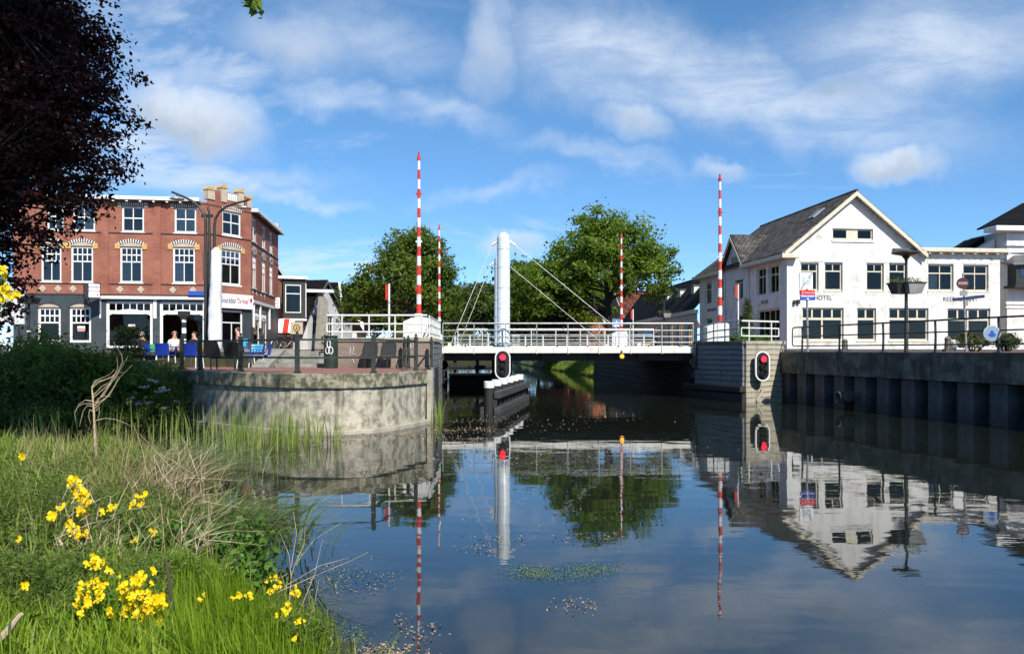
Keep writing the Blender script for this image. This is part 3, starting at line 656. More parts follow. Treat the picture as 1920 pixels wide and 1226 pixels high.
def ship_signal(loc, rz, lab, h=1.08):
    t = thing('ship_signal', lab, 'traffic light', loc, rz); k = h/1.08
    def stadium(w, hh, n=10):
        r = w/2; s_ = hh/2 - r
        return [(r*math.cos(a), s_+r*math.sin(a)) for a in np.linspace(0, math.pi, n)] + [(r*math.cos(a), -s_+r*math.sin(a)) for a in np.linspace(math.pi, 2*math.pi, n)]
    part('board', MB().prism([(x*k,0,z*k) for x,z in stadium(.52,1.04)], (0,.05,0)), M['black'], t)
    o_, i_ = stadium(.58,1.10), stadium(.49,1.01); n = len(o_); m = MB()
    m.add([(x*k,-.012,z*k) for x,z in o_]+[(x*k,-.012,z*k) for x,z in i_]+[(x*k,.062,z*k) for x,z in o_]+[(x*k,.062,z*k) for x,z in i_],
          [(i,(i+1)%n,n+(i+1)%n,n+i) for i in range(n)]+[(i,(i+1)%n,2*n+(i+1)%n,2*n+i) for i in range(n)]+[(2*n+i,2*n+(i+1)%n,3*n+(i+1)%n,3*n+i) for i in range(n)]+[(n+i,n+(i+1)%n,3*n+(i+1)%n,3*n+i) for i in range(n)])
    part('white_border', m, M['stripe_white'], t)
    for z, lit in ((.27,1),(0.,0),(-.27,0)):
        hd = part('lamp_head', MB().tube([(0,0,z*k),(0,-.10,z*k)], .125*k, 16), M['iron'], t)
        part('lens', MB().tube([(0,-.101,z*k),(0,-.125,z*k)], [.11*k,.07*k], 16), M['red_glow' if lit else 'lens_off'], hd)
        vz = MB(); arc = [(.128*k*math.cos(a), .128*k*math.sin(a)) for a in np.linspace(R(25),R(155),9)]
        for (x0,z0),(x1,z1) in zip(arc, arc[1:]): vz.add([(x0,-.1,z*k+z0),(x1,-.1,z*k+z1),(x1,-.19,z*k+z1),(x0,-.19,z*k+z0)], [(0,1,2,3)])
        part('visor', vz, M['black'], hd)
    part('bracket', MB().box(-.06,.06,.05,.38,-.3,.3), M['iron'], t)
    return t
s_ = ship_signal((-.345,28.7,1.53), 0., 'ship signal showing red on a post among the white capped piles')
part('pole', MB().tube([(0,.16,-2.2),(0,.16,.3)], .06, 8), M['iron'], s_)
u = (Vector(A2)-Vector(A1)).normalized()
ship_signal((9.86,30.42,1.43), math.atan2(u.y,u.x)-R(18), 'ship signal showing red on the right timber clad abutment', 1.16)

# ------------------------------------------------------------------ quay on the right: sheet piles, concrete beam, railing
Q0, Q1 = Vector((11.0,31.7)), Vector((17.9,0.2)); QU = (Q1-Q0).normalized(); QN = Vector((QU.y,-QU.x)); QL = (Q1-Q0).length; QA = math.atan2(QU.y,QU.x)
qw = thing('quay_wall', 'dark steel sheet pile quay under a stained concrete beam', 'quay wall', (Q0.x,Q0.y,0), QA)
d = .40; seg = 1.16
shp = [(0,0),(.04,0),(.14,d),(.72,d),(.82,0),(1.16,0)]
m = MB()
outer = [(x, .20-yv) for x, yv in shp]
for (x0,y0),(x1,y1) in zip(outer, outer[1:]): m.add([(x0,y0+.02,-.8),(x1,y1+.02,-.8),(x1,y1+.02,1.18),(x0,y0+.02,1.18),(x0,y0+.05,-.8),(x1,y1+.05,-.8),(x1,y1+.05,1.18),(x0,y0+.05,1.18)], [(0,1,2,3),(4,7,6,5)])
pmesh = m.mesh('sheet_pile', M['sheet'], fix=False)
for k in range(int(QL/seg)+1): link('sheet_pile', pmesh, qw, (k*seg, .12, 0))
for k in range(8): part('capping_beam', MB().box(k*4.05, k*4.05+4.04, -.16, .5, 1.14, 1.985), M['coping_dark'], qw, bevel=.02)
op = thing('outfall_pipe', 'round outfall pipe sticking out of the sheet pile wall', 'pipe', (Q0.x+QU.x*4.6, Q0.y+QU.y*4.6, .42), QA)
m = MB(); nseg = 16
for ra_, rb_ in ((.20,.20),):
    pass
m.add([(math.cos(2*math.pi*j/nseg)*r, yv, math.sin(2*math.pi*j/nseg)*r) for r, yv in ((.2,.3),(.2,-.62),(.165,-.62),(.165,.2)) for j in range(nseg)], [(i*nseg+j, i*nseg+(j+1)%nseg, (i+1)*nseg+(j+1)%nseg, (i+1)*nseg+j) for i in range(3) for j in range(nseg)] + [tuple(3*nseg+j for j in range(nseg))])
part('pipe', m, M['coping_dark'], op)
qr = thing('quay_railing', 'dark iron three rail railing along the right quay', 'railing', (Q0.x,Q0.y,1.985), QA)
npost = 13; s0, sp = 1.35, 2.33
for z in (.98,.62,.24): part('rail', MB().tube([(.78,.12,z),(s0+npost*sp,.12,z)], .028 if z > .9 else .022, 8), M['iron'], qr)
part('end_bend', MB().tube([(.78,.12,.98),(.70,.12,.93),(.68,.12,.85),(.68,.12,.36),(.70,.12,.28),(.78,.12,.24)], .024, 8), M['iron'], qr)
for k in range(npost):
    ps = part('post', MB().tube([(0,0,0),(.02,0,.5),(0,0,.98)], [.04,.034,.034], 8), M['iron_green'], qr, (s0+k*sp,.12,0))
    part('foot_plate', MB().box(-.1,.1,-.09,.09,0,.025), M['iron_green'], ps)
bs = thing('boat_sign', 'round pale blue sign with a dark blue boat fixed to the quay railing', 'sign', (13.13,21.15,2.52), R(-8))
part('disc', MB().tube([(0,0,0),(0,.02,0)], .20, 24), pbr('sign_pale_blue', (.23,.32,.41), .4), bs)
part('rim', MB().tube([(0,.004,0),(0,.018,0)], .217, 24), M['render_grey'], bs)
part('boat', MB().prism([(-.11,-.004,-.02),(.11,-.004,-.02),(.06,-.004,-.10),(-.06,-.004,-.10)], (0,.006,0)).prism([(-.06,-.004,-.015),(.06,-.004,-.015),(.03,-.004,.07),(-.03,-.004,.07)], (0,.006,0)), M['sign_blue'], bs)
# ================================================================== buildings
def wall_mb(Wd, Ht, ops, dep=.2, x0=0., z0=0.):
    """wall face in the plane y = 0 (outside is -y) with openings that have reveals"""
    xs = sorted({x0, Wd} | {c for o in ops for c in o[:2]}); zs = sorted({z0, Ht} | {c for o in ops for c in o[2:4]})
    m = MB()
    for a, b in zip(xs, xs[1:]):
        for c, d_ in zip(zs, zs[1:]):
            mx, mz = (a+b)/2, (c+d_)/2
            if any(o[0] < mx < o[1] and o[2] < mz < o[3] for o in ops): continue
            m.face([(a,0,c),(b,0,c),(b,0,d_),(a,0,d_)])
    for o in ops:
        a, b, c, d_ = o[:4]
        for p, q in (((a,c),(b,c)),((b,c),(b,d_)),((b,d_),(a,d_)),((a,d_),(a,c))):
            m.face([(p[0],0,p[1]),(q[0],0,q[1]),(q[0],dep,q[1]),(p[0],dep,p[1])])
    return m
def panes_grid(w, h, rows, bd=.07, mb_=.05):
    """rows: (share of the height, number of panes), from the bottom; gives pane rectangles"""
    out = []; n = len(rows); H_ = h - 2*bd - (n-1)*mb_*1.4; z = bd
    for sh, k in rows:
        hh = H_*sh; wd = (w - 2*bd - (k-1)*mb_)/k
        for i in range(k): out.append((bd+i*(wd+mb_), bd+i*(wd+mb_)+wd, z, z+hh))
        z += hh + mb_*1.4
    return out
_win = {}
def window(parent, loc, rz, w, h, rows, mat, glass=None, bd=.07, mb_=.05, panes=None, name='window', sill=None, proud=.0):
    glass = glass or M['glass']; key = (round(w,2), round(h,2), str(rows), mat.name, bd, mb_, str(panes))
    ps = panes or panes_grid(w, h, rows, bd, mb_)
    if key not in _win:
        m = wall_mb(w, h, ps, .05); m.add([(0,0,0),(w,0,0),(w,0,h),(0,0,h),(0,.08,0),(w,.08,0),(w,.08,h),(0,.08,h)], [(0,1,5,4),(1,2,6,5),(2,3,7,6),(3,0,4,7)])
        _win[key] = m.mesh(name, mat)
    o = link(name, _win[key], parent, loc, rz)
    for a, b, c, d_ in ps:
        k2 = ('pane', round(b-a,3), round(d_-c,3), glass.name)
        if k2 not in _win: _win[k2] = MB().face([(0,0,0),(b-a,0,0),(b-a,0,d_-c),(0,0,d_-c)]).mesh('pane', glass, fix=False)
        link('pane', _win[k2], o, (a, .035, c))
    if sill: part('sill', MB().box(-.06,w+.06,-.10-proud,.02,-.09,-.004), sill, o)
    return o
class Fr:
    """a facade: origin (plan), direction angle, base height; reads a photo measurement as metres along and up it"""
    def __init__(s, O, a, zb=ST): s.O = Vector(O); s.a = a; s.zb = zb; s.u = Vector((math.cos(a), math.sin(a))); s.n = Vector((s.u.y, -s.u.x))
    def s_(s, px): k = (px-CX)/F; return (k*s.O.y - s.O.x)/(s.u.x - k*s.u.y)
    def z_(s, py, sv): return EYE + (YH-py)/F*(s.O.y + sv*s.u.y) - s.zb
    def loc(s, base, sv, d=0., z=0.): p = s.O + s.u*sv + s.n*d; return (p.x-base[0], p.y-base[1], z)
    def rect(s, x0, x1, y0, y1):
        a, b = s.s_(x0), s.s_(x1); m = (a+b)/2; return (a, b, s.z_(y1, m), s.z_(y0, m))
def curtain(parent, loc, rz, w, h, mat, waves=7, seed=0):
    rnd = random.Random(seed); m = MB(); n = 22; vs = []
    for i in range(n+1):
        y = .03*math.sin(i/n*waves*6.28 + rnd.uniform(-.3,.3)); vs += [(w*i/n, y, 0), (w*i/n, y*.5, h)]
    m.add(vs, [(2*i,2*i+2,2*i+3,2*i+1) for i in range(n)]); return part('curtain', m, mat, parent, loc, rz)

# ------------------------------------------------------------------ the red brick corner cafe
ang = R(8.6); CC = Vector((-18.15,46.0)); FU = Vector((math.cos(ang), math.sin(ang))); LW = 10.6
Ff = Fr(CC - FU*LW, ang); Fc = Fr(CC, R(60.4)); CW = 3.34; Fs = Fr(CC + Fc.u*CW, R(97.2)); SW = 9.8
cb = thing('corner_cafe', 'red brick three storey corner building with slate grey shop front', 'building', (CC.x,CC.y,ST)); B = (CC.x,CC.y)
HC = Ff.z_(379, LW)              # top of the brickwork
GZ = Ff.z_(555, LW)              # top of the painted ground floor
white = M['white']
X3 = [(88,119,384,432),(137,178,385.5,433),(228.4,270,387.5,435),(327,368,390,436.5)]
X2 = [(77,115,461,528.5),(133,174.5,462,529.5),(225,267,463,530),(324,365.5,464,530.8)]
G2 = [(71,114,576,641),(130.5,171,576,642)]
SH = [(199,286.5,565,652),(299.5,385,566,652)]
up = [Ff.rect(*r) for r in X3+X2]; gr = [Ff.rect(*r) for r in G2+SH]
gr = [(a,b,max(c,.12),d_) for a,b,c,d_ in gr]
part('wall', wall_mb(LW, HC, up, .16, 0, GZ), M['brick'], cb, Ff.loc(B,0), Ff.a)
part('ground_floor_wall', wall_mb(LW, GZ, gr, .2), M['slate'], cb, Ff.loc(B,0,.03), Ff.a)
part('base_course', MB().box(0,LW,-.06,.25,GZ-.02,GZ+.06), M['soot'], cb, Ff.loc(B,0), Ff.a)
R3 = [(.56,2),(.44,2)]; R2 = [(.62,2),(.19,4),(.19,4)]
def arch(parent, frame, a, b, z, rise=.22, th=.22, cheeks=True):
    """segmental brick arch of black and white voussoirs with a pale tympanum and ochre springers"""
    w = b-a; cx = (a+b)/2; n = 23; hw = w/2+.06; rad = (hw*hw+rise*rise)/(2*rise); t0 = math.asin(hw/rad); cz = rise-rad
    ty = MB().prism([(x,-.015,z_) for x,z_ in [(-hw,0),(hw,0)] + [(rad*math.sin(t), cz+rad*math.cos(t)) for t in np.linspace(t0,-t0,10)]], (0,.03,0))
    part('tympanum', ty, M['stone'], parent, frame.loc(B,cx,0,z), frame.a)
    mw, mk = MB(), MB()
    for i in range(n):
        ta, tb = -t0+2*t0*i/n, -t0+2*t0*(i+.82)/n
        q = [(r*math.sin(t), 0, cz+r*math.cos(t)) for r, t in ((rad+.01,ta),(rad+.01,tb),(rad+th,tb),(rad+th,ta))]
        (mw if i % 2 else mk).prism([(x,-.035,zz) for x,_,zz in q], (0,.05,0))
    part('white_voussoirs', mw, white, parent, frame.loc(B,cx,0,z), frame.a); part('dark_voussoirs', mk, M['soot'], parent, frame.loc(B,cx,0,z), frame.a)
    if cheeks:
        for s in (-1,1): part('springer', MB().box(-.14,.14,-.05,.02,-.16,.16), M['ochre'], parent, frame.loc(B,cx+s*(hw+.07),0,z), frame.a, bevel=.01)
def flat_arch(parent, frame, a, b, z):
    w = b-a; n = 21; mw, mk = MB(), MB(); cx = (a+b)/2
    for i in range(n):
        x0 = -w/2-.02 + (w+.04)*i/n; (mw if i % 2 else mk).box(x0, x0+(w+.04)/n*.82, -.03, .015, 0, .22)
    part('white_voussoirs', mw, white, parent, frame.loc(B,cx,0,z), frame.a); part('dark_voussoirs', mk, M['soot'], parent, frame.loc(B,cx,0,z), frame.a)
    for s in (-1,1): part('springer', MB().box(-.1,.1,-.045,.02,-.07,.27), M['stone'], parent, frame.loc(B,cx+s*(w/2+.12),0,z), frame.a)
curts = [('curtain',0),('curtain',1),(None,0),('curtain',2), (None,0),('curtain_red',3),('curtain_olive',4),('curtain',5)]
for i, (a,b,c,d_) in enumerate(up):
    lo = i >= 4
    window(cb, Ff.loc(B,a,-.07,c), Ff.a, b-a, d_-c, R2 if lo else R3, white, M['glass_cafe'], sill=white, bd=.10)
    (arch if lo else flat_arch)(cb, Ff, a, b, d_+.03)
    cu, sd_ = curts[i]
    if cu:
        if lo: curtain(cb, Ff.loc(B,a+.1,-.18,c+.1), Ff.a, (b-a)*.42, (d_-c)*.62, M[cu], 5, sd_)
        else: curtain(cb, Ff.loc(B,a+.08,-.18,c+.08), Ff.a, b-a-.16, (d_-c)-.12, M[cu], 4, sd_)
GA = [(.60,1),(.2,4),(.2,4)]
for a,b,c,d_ in gr[:2]:
    window(cb, Ff.loc(B,a,-.06,c), Ff.a, b-a, d_-c, GA, white, sill=M['soot'], bd=.13, mb_=.06)
    w = b-a; hw = w/2+.02; rise = .2; rad = (hw*hw+rise*rise)/(2*rise); t0 = math.asin(hw/rad)
    part('arched_head', MB().prism([(x,-.02,z_) for x,z_ in [(rad*math.sin(t), rise-rad+rad*math.cos(t)) for t in np.linspace(t0,-t0,12)]], (0,.04,0)), M['stone'], cb, Ff.loc(B,(a+b)/2,.03,d_+.002), Ff.a)
    o = [(r*math.sin(t), rise-rad+r*math.cos(t)) for r, ts in ((rad+.07, np.linspace(t0,-t0,12)),(rad+.005, np.linspace(-t0,t0,12))) for t in ts]
    m = MB(); n = 12
    for i in range(11): m.prism([(o[i][0],-.05,o[i][1]),(o[i+1][0],-.05,o[i+1][1]),(o[22-i][0],-.05,o[22-i][1]),(o[23-i][0],-.05,o[23-i][1])], (0,.07,0))
    part('hood_mould', m, M['soot'], cb, Ff.loc(B,(a+b)/2,.03,d_+.002), Ff.a)
def shop_window(frame, a, b, c, d_, dd=-.05):
    w, h = b-a, d_-c; zt = h*.80
    ps = [(.16,w-.16,.12,zt-.2)]; k = 6; pw = (w-.32-.05*(k-1))/k
    ps += [(.16+i*(pw+.05), .16+i*(pw+.05)+pw, zt+.02, h-.14) for i in range(k)]
    o = window(cb, frame.loc(B,a,dd,c), frame.a, w, h, None, white, panes=ps, bd=.16, name='shop_window')
    hw = w/2-.16; rise = .28; rad = (hw*hw+rise*rise)/(2*rise); t0 = math.asin(hw/rad); m = MB()
    ts = np.linspace(-t0,t0,14); z0 = zt-.28-rad
    for t1, t2 in zip(ts, ts[1:]): m.prism([(w/2+r*math.sin(t), -.02, z0+rise+ r*math.cos(t)) for r, t in ((rad,t1),(rad,t2),(rad+.09,t2),(rad+.09,t1))], (0,.05,0))
    part('arched_bar', m, white, o); return o
for a,b,c,d_ in gr[2:]: shop_window(Ff, a, b, c, d_)
part('shop_fascia', MB().box(Ff.s_(189), LW-.02, -.20, .04, Ff.z_(561.5,8), Ff.z_(556,8)), white, cb, Ff.loc(B,0,.03), Ff.a)
for px in (188.5, 289.5, 292.5, 383): part('white_batten', MB().box(-.045,.045,-.03,.02,Ff.z_(597,8),Ff.z_(562,8)), white, cb, Ff.loc(B,Ff.s_(px),.03), Ff.a)
for px0, px1 in ((190,204),(287,302)):
    part('pilaster', MB().box(Ff.s_(px0), Ff.s_(px1), -.07, .03, GZ+.061, HC-.1), M['brick'], cb, Ff.loc(B,0), Ff.a)
for x0,x1 in ((40,189.5),(204.5,286.5),(302.5,383)):
    for py in (437, 532.5): part('string_course', MB().box(Ff.s_(x0),Ff.s_(x1),-.04,.02,Ff.z_(py,6)-.03,Ff.z_(py,6)+.03), M['soot'], cb, Ff.loc(B,0), Ff.a)
dm = MB().prism([(-.21,-.025,0),(0,-.025,-.21),(.21,-.025,0),(0,-.025,.21)], (0,.03,0)).mesh('diamond_tile', M['stone'])
for px in (80,109,137,165,225,264,324,362): link('diamond_tile', dm, cb, Ff.loc(B,Ff.s_(px),0,Ff.z_(542,5)), Ff.a)
part('cornice', MB().box(-.3,LW-.35,-.42,.3,HC-.05,HC+.17), white, cb, Ff.loc(B,0), Ff.a, bevel=.03)
part('soffit', MB().box(-.3,LW-.35,-.30,.0,HC-.14,HC-.052), M['soot'], cb, Ff.loc(B,0), Ff.a)
for k in range(14): part('bracket', MB().box(-.06,.06,-.36,0,HC-.15,HC-.051), white, cb, Ff.loc(B,.3+k*.74), Ff.a)
# chamfered corner
c3 = Fc.rect(417,452,398,442); c2 = Fc.rect(415,452,469,534); dr = Fc.rect(416,456,582,652); dr = (dr[0],dr[1],.05,dr[3])
HP = Fc.z_(366, 1.6)
part('corner_wall', wall_mb(CW, HP, [c3,c2], .16, 0, GZ), M['brick'], cb, Fc.loc(B,0), Fc.a)
part('corner_ground_wall', wall_mb(CW, GZ, [dr], .2), M['slate'], cb, Fc.loc(B,0), Fc.a)
window(cb, Fc.loc(B,c3[0],-.07,c3[2]), Fc.a, c3[1]-c3[0], c3[3]-c3[2], R3, white, M['glass_cafe'], sill=white, bd=.10)
window(cb, Fc.loc(B,c2[0],-.07,c2[2]), Fc.a, c2[1]-c2[0], c2[3]-c2[2], R2, white, M['glass_sky'], sill=white, bd=.10)
arch(cb, Fc, c2[0], c2[1], c2[3]+.02); arch(cb, Fc, c3[0], c3[1], c3[3]+.03, .16, .16, False)
window(cb, Fc.loc(B,dr[0],-.1,dr[2]), Fc.a, dr[1]-dr[0], dr[3]-dr[2], [(.72,2),(.28,1)], white, name='entrance_door', bd=.11)
for py in (444.5,): part('string_course', MB().box(.02,CW-.02,-.04,.02,Fc.z_(py,1.6)-.03,Fc.z_(py,1.6)+.03), M['soot'], cb, Fc.loc(B,0), Fc.a)
part('corner_ledge', MB().box(.02,CW-.02,-.12,.02,GZ-.05,GZ+.18), M['lead'], cb, Fc.loc(B,0), Fc.a)
for px0, px1, pt in ((388.5,402,349),(414,424.5,346),(446,456.5,354.5),(463.5,472,366)):
    a, b = Fc.s_(px0), Fc.s_(px1); a = max(a,.0); b = min(b,CW); z1 = Fc.z_(pt,(a+b)/2); w = b-a
    pr = part('turret', MB().box(a,b,-.07,.36,HP-.5,z1-.24), M['stone'], cb, Fc.loc(B,0), Fc.a, bevel=.015)
    part('cap', MB().prism([(a-.04+ (w+.08)/2*(1-math.cos(t)), -.11, z1-.24+.22*math.sin(t)) for t in np.linspace(0,math.pi,9)], (0,.5,0)), M['ochre'], pr)
part('parapet', MB().box(.3,CW-.25,.05,.35,HP,HP+.16), M['brick'], cb, Fc.loc(B,0), Fc.a)
mm = MB(); s0, s1 = Fc.s_(426), Fc.s_(445)
for k in range(5): x = s0+(s1-s0)*(k+.5)/5; mm.box(x-.055,x+.055,-.03,.06,HP-.32,HP+.1)
part('parapet_bricks', mm, white, cb, Fc.loc(B,0), Fc.a)
# side facade
zs3 = (c3[2]-.04, c3[3]-.02); zs2 = (c2[2], c2[3])
so3, so2, sg = [], [], []
for px in (477,494.7,508.4):
    c_ = Fs.s_(px); so3.append((c_-.58,c_+.58,*zs3)); so2.append((c_-.6,c_+.6,*zs2))
for p0, p1 in ((475,487),(490,500.5)): sg.append((max(Fs.s_(p0),.3),Fs.s_(p1),.15,GZ-.5))
part('side_wall', wall_mb(SW, HC, so3+so2, .16, 0, GZ), M['brick'], cb, Fs.loc(B,0), Fs.a)
part('side_ground_wall', wall_mb(SW, GZ, sg, .2), M['slate'], cb, Fs.loc(B,0,.02), Fs.a)
for k,(a,b,c,d_) in enumerate(so3+so2):
    window(cb, Fs.loc(B,a,-.05,c), Fs.a, b-a, d_-c, R3 if k < 3 else R2, white, sill=white, bd=.10)
    if k >= 3: arch(cb, Fs, a, b, d_+.02, .3, .2, False)
for a,b,c,d_ in sg: shop_window(Fs, a, b, c, d_)
part('side_cornice', MB().box(.1,SW+.35,-.42,.3,HC-.05,HC+.17), white, cb, Fs.loc(B,0), Fs.a, bevel=.03)
for k in range(12): part('bracket', MB().box(-.06,.06,-.36,0,HC-.15,HC-.051), M['soot'], cb, Fs.loc(B,.5+k*.78), Fs.a)
for z in (c3[2]-.2, c2[2]-.14): part('string_course', MB().box(.05,SW,-.04,.02,z-.03,z+.03), M['soot'], cb, Fs.loc(B,0), Fs.a)
for px in (474,481,489.5,496): link('diamond_tile', dm, cb, Fs.loc(B,Fs.s_(px),0,GZ+.45), Fs.a)
part('side_fascia', MB().box(.05,SW-2.5,-.16,.04,GZ-.22,GZ-.02), white, cb, Fs.loc(B,0), Fs.a)
for px in (473.3,485.5,503): part('white_batten', MB().box(-.05,.05,-.1,.02,GZ-1.75,GZ-.3), white, cb, Fs.loc(B,Fs.s_(px),.05), Fs.a)
part('end_turret', MB().box(SW-.4,SW,-.1,.4,HC+.171,HC+.75), M['stone'], cb, Fs.loc(B,0), Fs.a)
e = Fs.O + Fs.u*SW; e2 = e - Fs.n*10; e3 = Ff.O - Ff.n*12
roof = [Ff.O, CC, Fs.O, e, e2, e3]
part('flat_roof', MB().prism([(p.x-B[0]-0., p.y-B[1], HC-.2) for p in roof], (0,0,.12)), M['lead'], cb)
for p, q in ((e,e2),(e2,e3),(e3,Ff.O)): part('rear_wall', MB().face([(p.x-B[0],p.y-B[1],0),(q.x-B[0],q.y-B[1],0),(q.x-B[0],q.y-B[1],HC),(p.x-B[0],p.y-B[1],HC)]), M['brick'], cb)
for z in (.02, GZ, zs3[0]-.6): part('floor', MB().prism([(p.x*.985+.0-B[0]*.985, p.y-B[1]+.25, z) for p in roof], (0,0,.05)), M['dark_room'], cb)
# signs on the cafe
sg_ = thing('shop_sign', 'long white fascia sign with dark and red lettering over the corner door', 'sign', (*(Fc.O+Fc.u*.0+Fc.n*.2),ST), Fc.a)
sa, sb_, sc_, sd2 = Fc.rect(402,470.5,552,578.5); sa = .0
part('panel', MB().box(sa,sb_,0,.12,sc_,sd2), M['sign_white'], sg_)
wd = sb_-sa
o = part('lettering', text_mesh('Snackbar', .50, M['text_navy']), None, sg_, (1.42,-.008,(sc_+sd2)/2+.03)); o.scale = (1.15/o.dimensions.x,1,1)
o = part('lettering', text_mesh('"De Hoek"', .46, M['text_red']), None, sg_, (2.52,-.008,(sc_+sd2)/2+.02)); o.scale = (.92/o.dimensions.x,1,1)
part('emblem', MB().prism([(-.07,0,0),(.07,0,0),(.10,0,.2),(0,0,.3),(-.10,0,.2)], (0,.006,0)).box(-.012,.012,0,.006,-.22,0), M['text_red'], sg_, (sa+wd*.95,-.008,(sc_+sd2)/2-.02))
def box_sign(p, rz, w, h, lab):
    t = thing('box_sign', lab, 'sign', p, rz)
    part('case', MB().box(-w/2,w/2,0,.16,-h/2,h/2), M['iron'], t); part('face', MB().box(-w/2+.03,w/2-.03,-.008,0,-h/2+.03,h/2-.03), M['sign_white'], t)
    part('lettering', text_mesh('snackbar', .2*h, M['text_navy']), None, t, (0,-.016,h*.26)); part('lettering', text_mesh('"De Hoek"', .19*h, M['text_red']), None, t, (0,-.016,-.02*h))
    part('emblem', MB().box(-.03,.03,-.012,-.006,-.06,.06), M['text_red'], t, (w*.28,-.004,-h*.30)); return t
q = at(514.5,568,57.5); box_sign((q.x,q.y-.1,q.z), R(4), .92, .86, 'white square box sign on the far side end of the brick cafe')
q = at(176.5,545,44.0); t = box_sign((q.x,q.y,q.z), R(38), .62, .82, 'tilted white box sign hanging from the front of the brick cafe')
part('dark_side', MB().box(-.16,0,-.004,.5,-.42,.42), M['iron'], t, (-.31,.0,0)); part('arm', MB().bar((0,.1,-.2),(-.1,1.2,-.3),.05,.05), M['iron'], t)
for px,py in ((152.5,616.5),(246.5,613)):
    q = Ff.O+Ff.u*Ff.s_(px)-Ff.n*.0; t = thing('window_sticker', 'small red and white sticker on the '+('arched' if px < 200 else 'wide')+' cafe window', 'sticker', (q.x,q.y-.01,ST+Ff.z_(py,5)), Ff.a)
    part('upper', MB().prism([(-.22,0,.03),(.22,0,.03),(.2,0,.16),(-.2,0,.16)], (0,.006,0)), M['sign_white'], t); part('lower', MB().prism([(-.19,0,-.15),(.19,0,-.15),(.22,0,0),(-.22,0,0)], (0,.006,0)), M['cloth_pink'], t)
q = Ff.O+Ff.u*Ff.s_(374); single('blue_blind_box', MB().box(-.55,.55,-.35,0,-.02,.24), M['sign_blue'], 'blue roller blind box above the right cafe window', 'blind', (q.x+.0,q.y,ST+Ff.z_(554,9)), Ff.a)

# ------------------------------------------------------------------ the white hotel
HO = Vector((16.0,45.0)); Hf = Fr(HO, R(6)); Hs0 = Fr(HO, R(97))
HW, GW = Hf.s_(1875), Hf.s_(1722); SL = 14.0
ho = thing('white_hotel', 'white rendered two storey gabled building with cream window frames', 'building', (HO.x,HO.y,ST)); B2 = (HO.x,HO.y)
def hl(fr, sv, d=0., z=0.): return fr.loc(B2, sv, d, z)
HE = Hf.z_(470, 0); AP = Hf.z_(366, GW/2); wtop = Hf.z_(474, 10)
U = [Hf.rect(*r) for r in ((1501,1535,492.5,545),(1546,1580,492.5,545),(1624.7,1657.5,493.5,545.5),(1667,1700,493.5,545.5))]
U2 = [Hf.rect(*r) for r in ((1740,1788,495.5,545.5),(1806,1853.7,496.5,546))]
G4 = [Hf.rect(*r) for r in ((1504,1582,577,638.5),(1667,1741,577.5,638.5),(1776.6,1857,578.5,640))]; Gd = [Hf.rect(1607,1643,577.5,638.5)]
HM = min(HE, wtop)
part('wall', wall_mb(HW, HM, U+U2+G4+Gd, .22), M['render_white'], ho, hl(Hf,0), Hf.a)
g_ = Hf.rect(1561,1637,429,449.5); hx = lambda x: HM + (AP-HM)*(1-abs(x-GW/2)/(GW/2))
m = MB(); a,b,c,d_ = g_
m.face([(0,0,HM),(a,0,HM),(a,0,hx(a))]); m.face([(b,0,HM),(GW,0,HM),(b,0,hx(b))]); m.face([(a,0,HM),(b,0,HM),(b,0,c),(a,0,c)]); m.face([(a,0,d_),(b,0,d_),(b,0,hx(b)),(GW/2,0,AP),(a,0,hx(a))])
for p, q in (((a,c),(b,c)),((b,c),(b,d_)),((b,d_),(a,d_)),((a,d_),(a,c))): m.face([(p[0],0,p[1]),(q[0],0,q[1]),(q[0],.2,q[1]),(p[0],.2,p[1])])
part('gable', m, M['render_white'], ho, hl(Hf,0), Hf.a)
w, h = b-a, d_-c
window(ho, hl(Hf,a,-.1,c), Hf.a, w, h, None, M['cream'], panes=[(.08,w*.36,.09,h-.09),(w*.64,w-.08,.09,h-.09)], bd=.09)
part('sill_band', MB().box(a-.04,b+.06,-.05,.02,c-.16,c-.01), M['render_grey'], ho, hl(Hf,0), Hf.a)
cr = M['cream']
for a,b,c,d_ in U: window(ho, hl(Hf,a,-.12,c), Hf.a, b-a, d_-c, [(.74,1),(.26,2)], cr, sill=cr, bd=.1, proud=.06)
for a,b,c,d_ in U2: window(ho, hl(Hf,a,-.12,c), Hf.a, b-a, d_-c, [(.70,2),(.30,2)], cr, sill=cr, bd=.1, proud=.06)
for a,b,c,d_ in G4: window(ho, hl(Hf,a,-.12,c), Hf.a, b-a, d_-c, [(.70,2),(.30,4)], cr, sill=cr, bd=.1, mb_=.1, proud=.06)
for a,b,c,d_ in Gd: window(ho, hl(Hf,a,-.12,c), Hf.a, b-a, d_-c, [(.70,1),(.30,2)], cr, sill=cr, bd=.1, mb_=.1, proud=.06)
for grp in (U[:2],U[2:],U2[:1],U2[1:]):
    a,b,d_ = grp[0][0],grp[-1][1],grp[0][3]; part('head_band', MB().box(a-.05,b+.08,-.025,.01,d_+.05,d_+.27), M['render_white'], ho, hl(Hf,0), Hf.a)
    part('sill_panel', MB().box(a-.03,b+.06,-.02,.01,grp[0][2]-.25,grp[0][2]-.1), M['render_white'], ho, hl(Hf,0), Hf.a)
for i, (k, mt, fr_) in enumerate(((U[0],'curtain_red',.9),(U[1],'curtain_olive',.25),(U2[0],'curtain',.5),(G4[0],'curtain_olive',.2))):
    curtain(ho, hl(Hf,k[0]+.1,-.32,k[2]+.1), Hf.a, (k[1]-k[0]-.2)*fr_, (k[3]-k[2])*.62, M[mt], 4, i)
part('wing_cornice', MB().box(GW-.1,HW+.25,-.42,.25,wtop,wtop+.24), cr, ho, hl(Hf,0), Hf.a, bevel=.03)
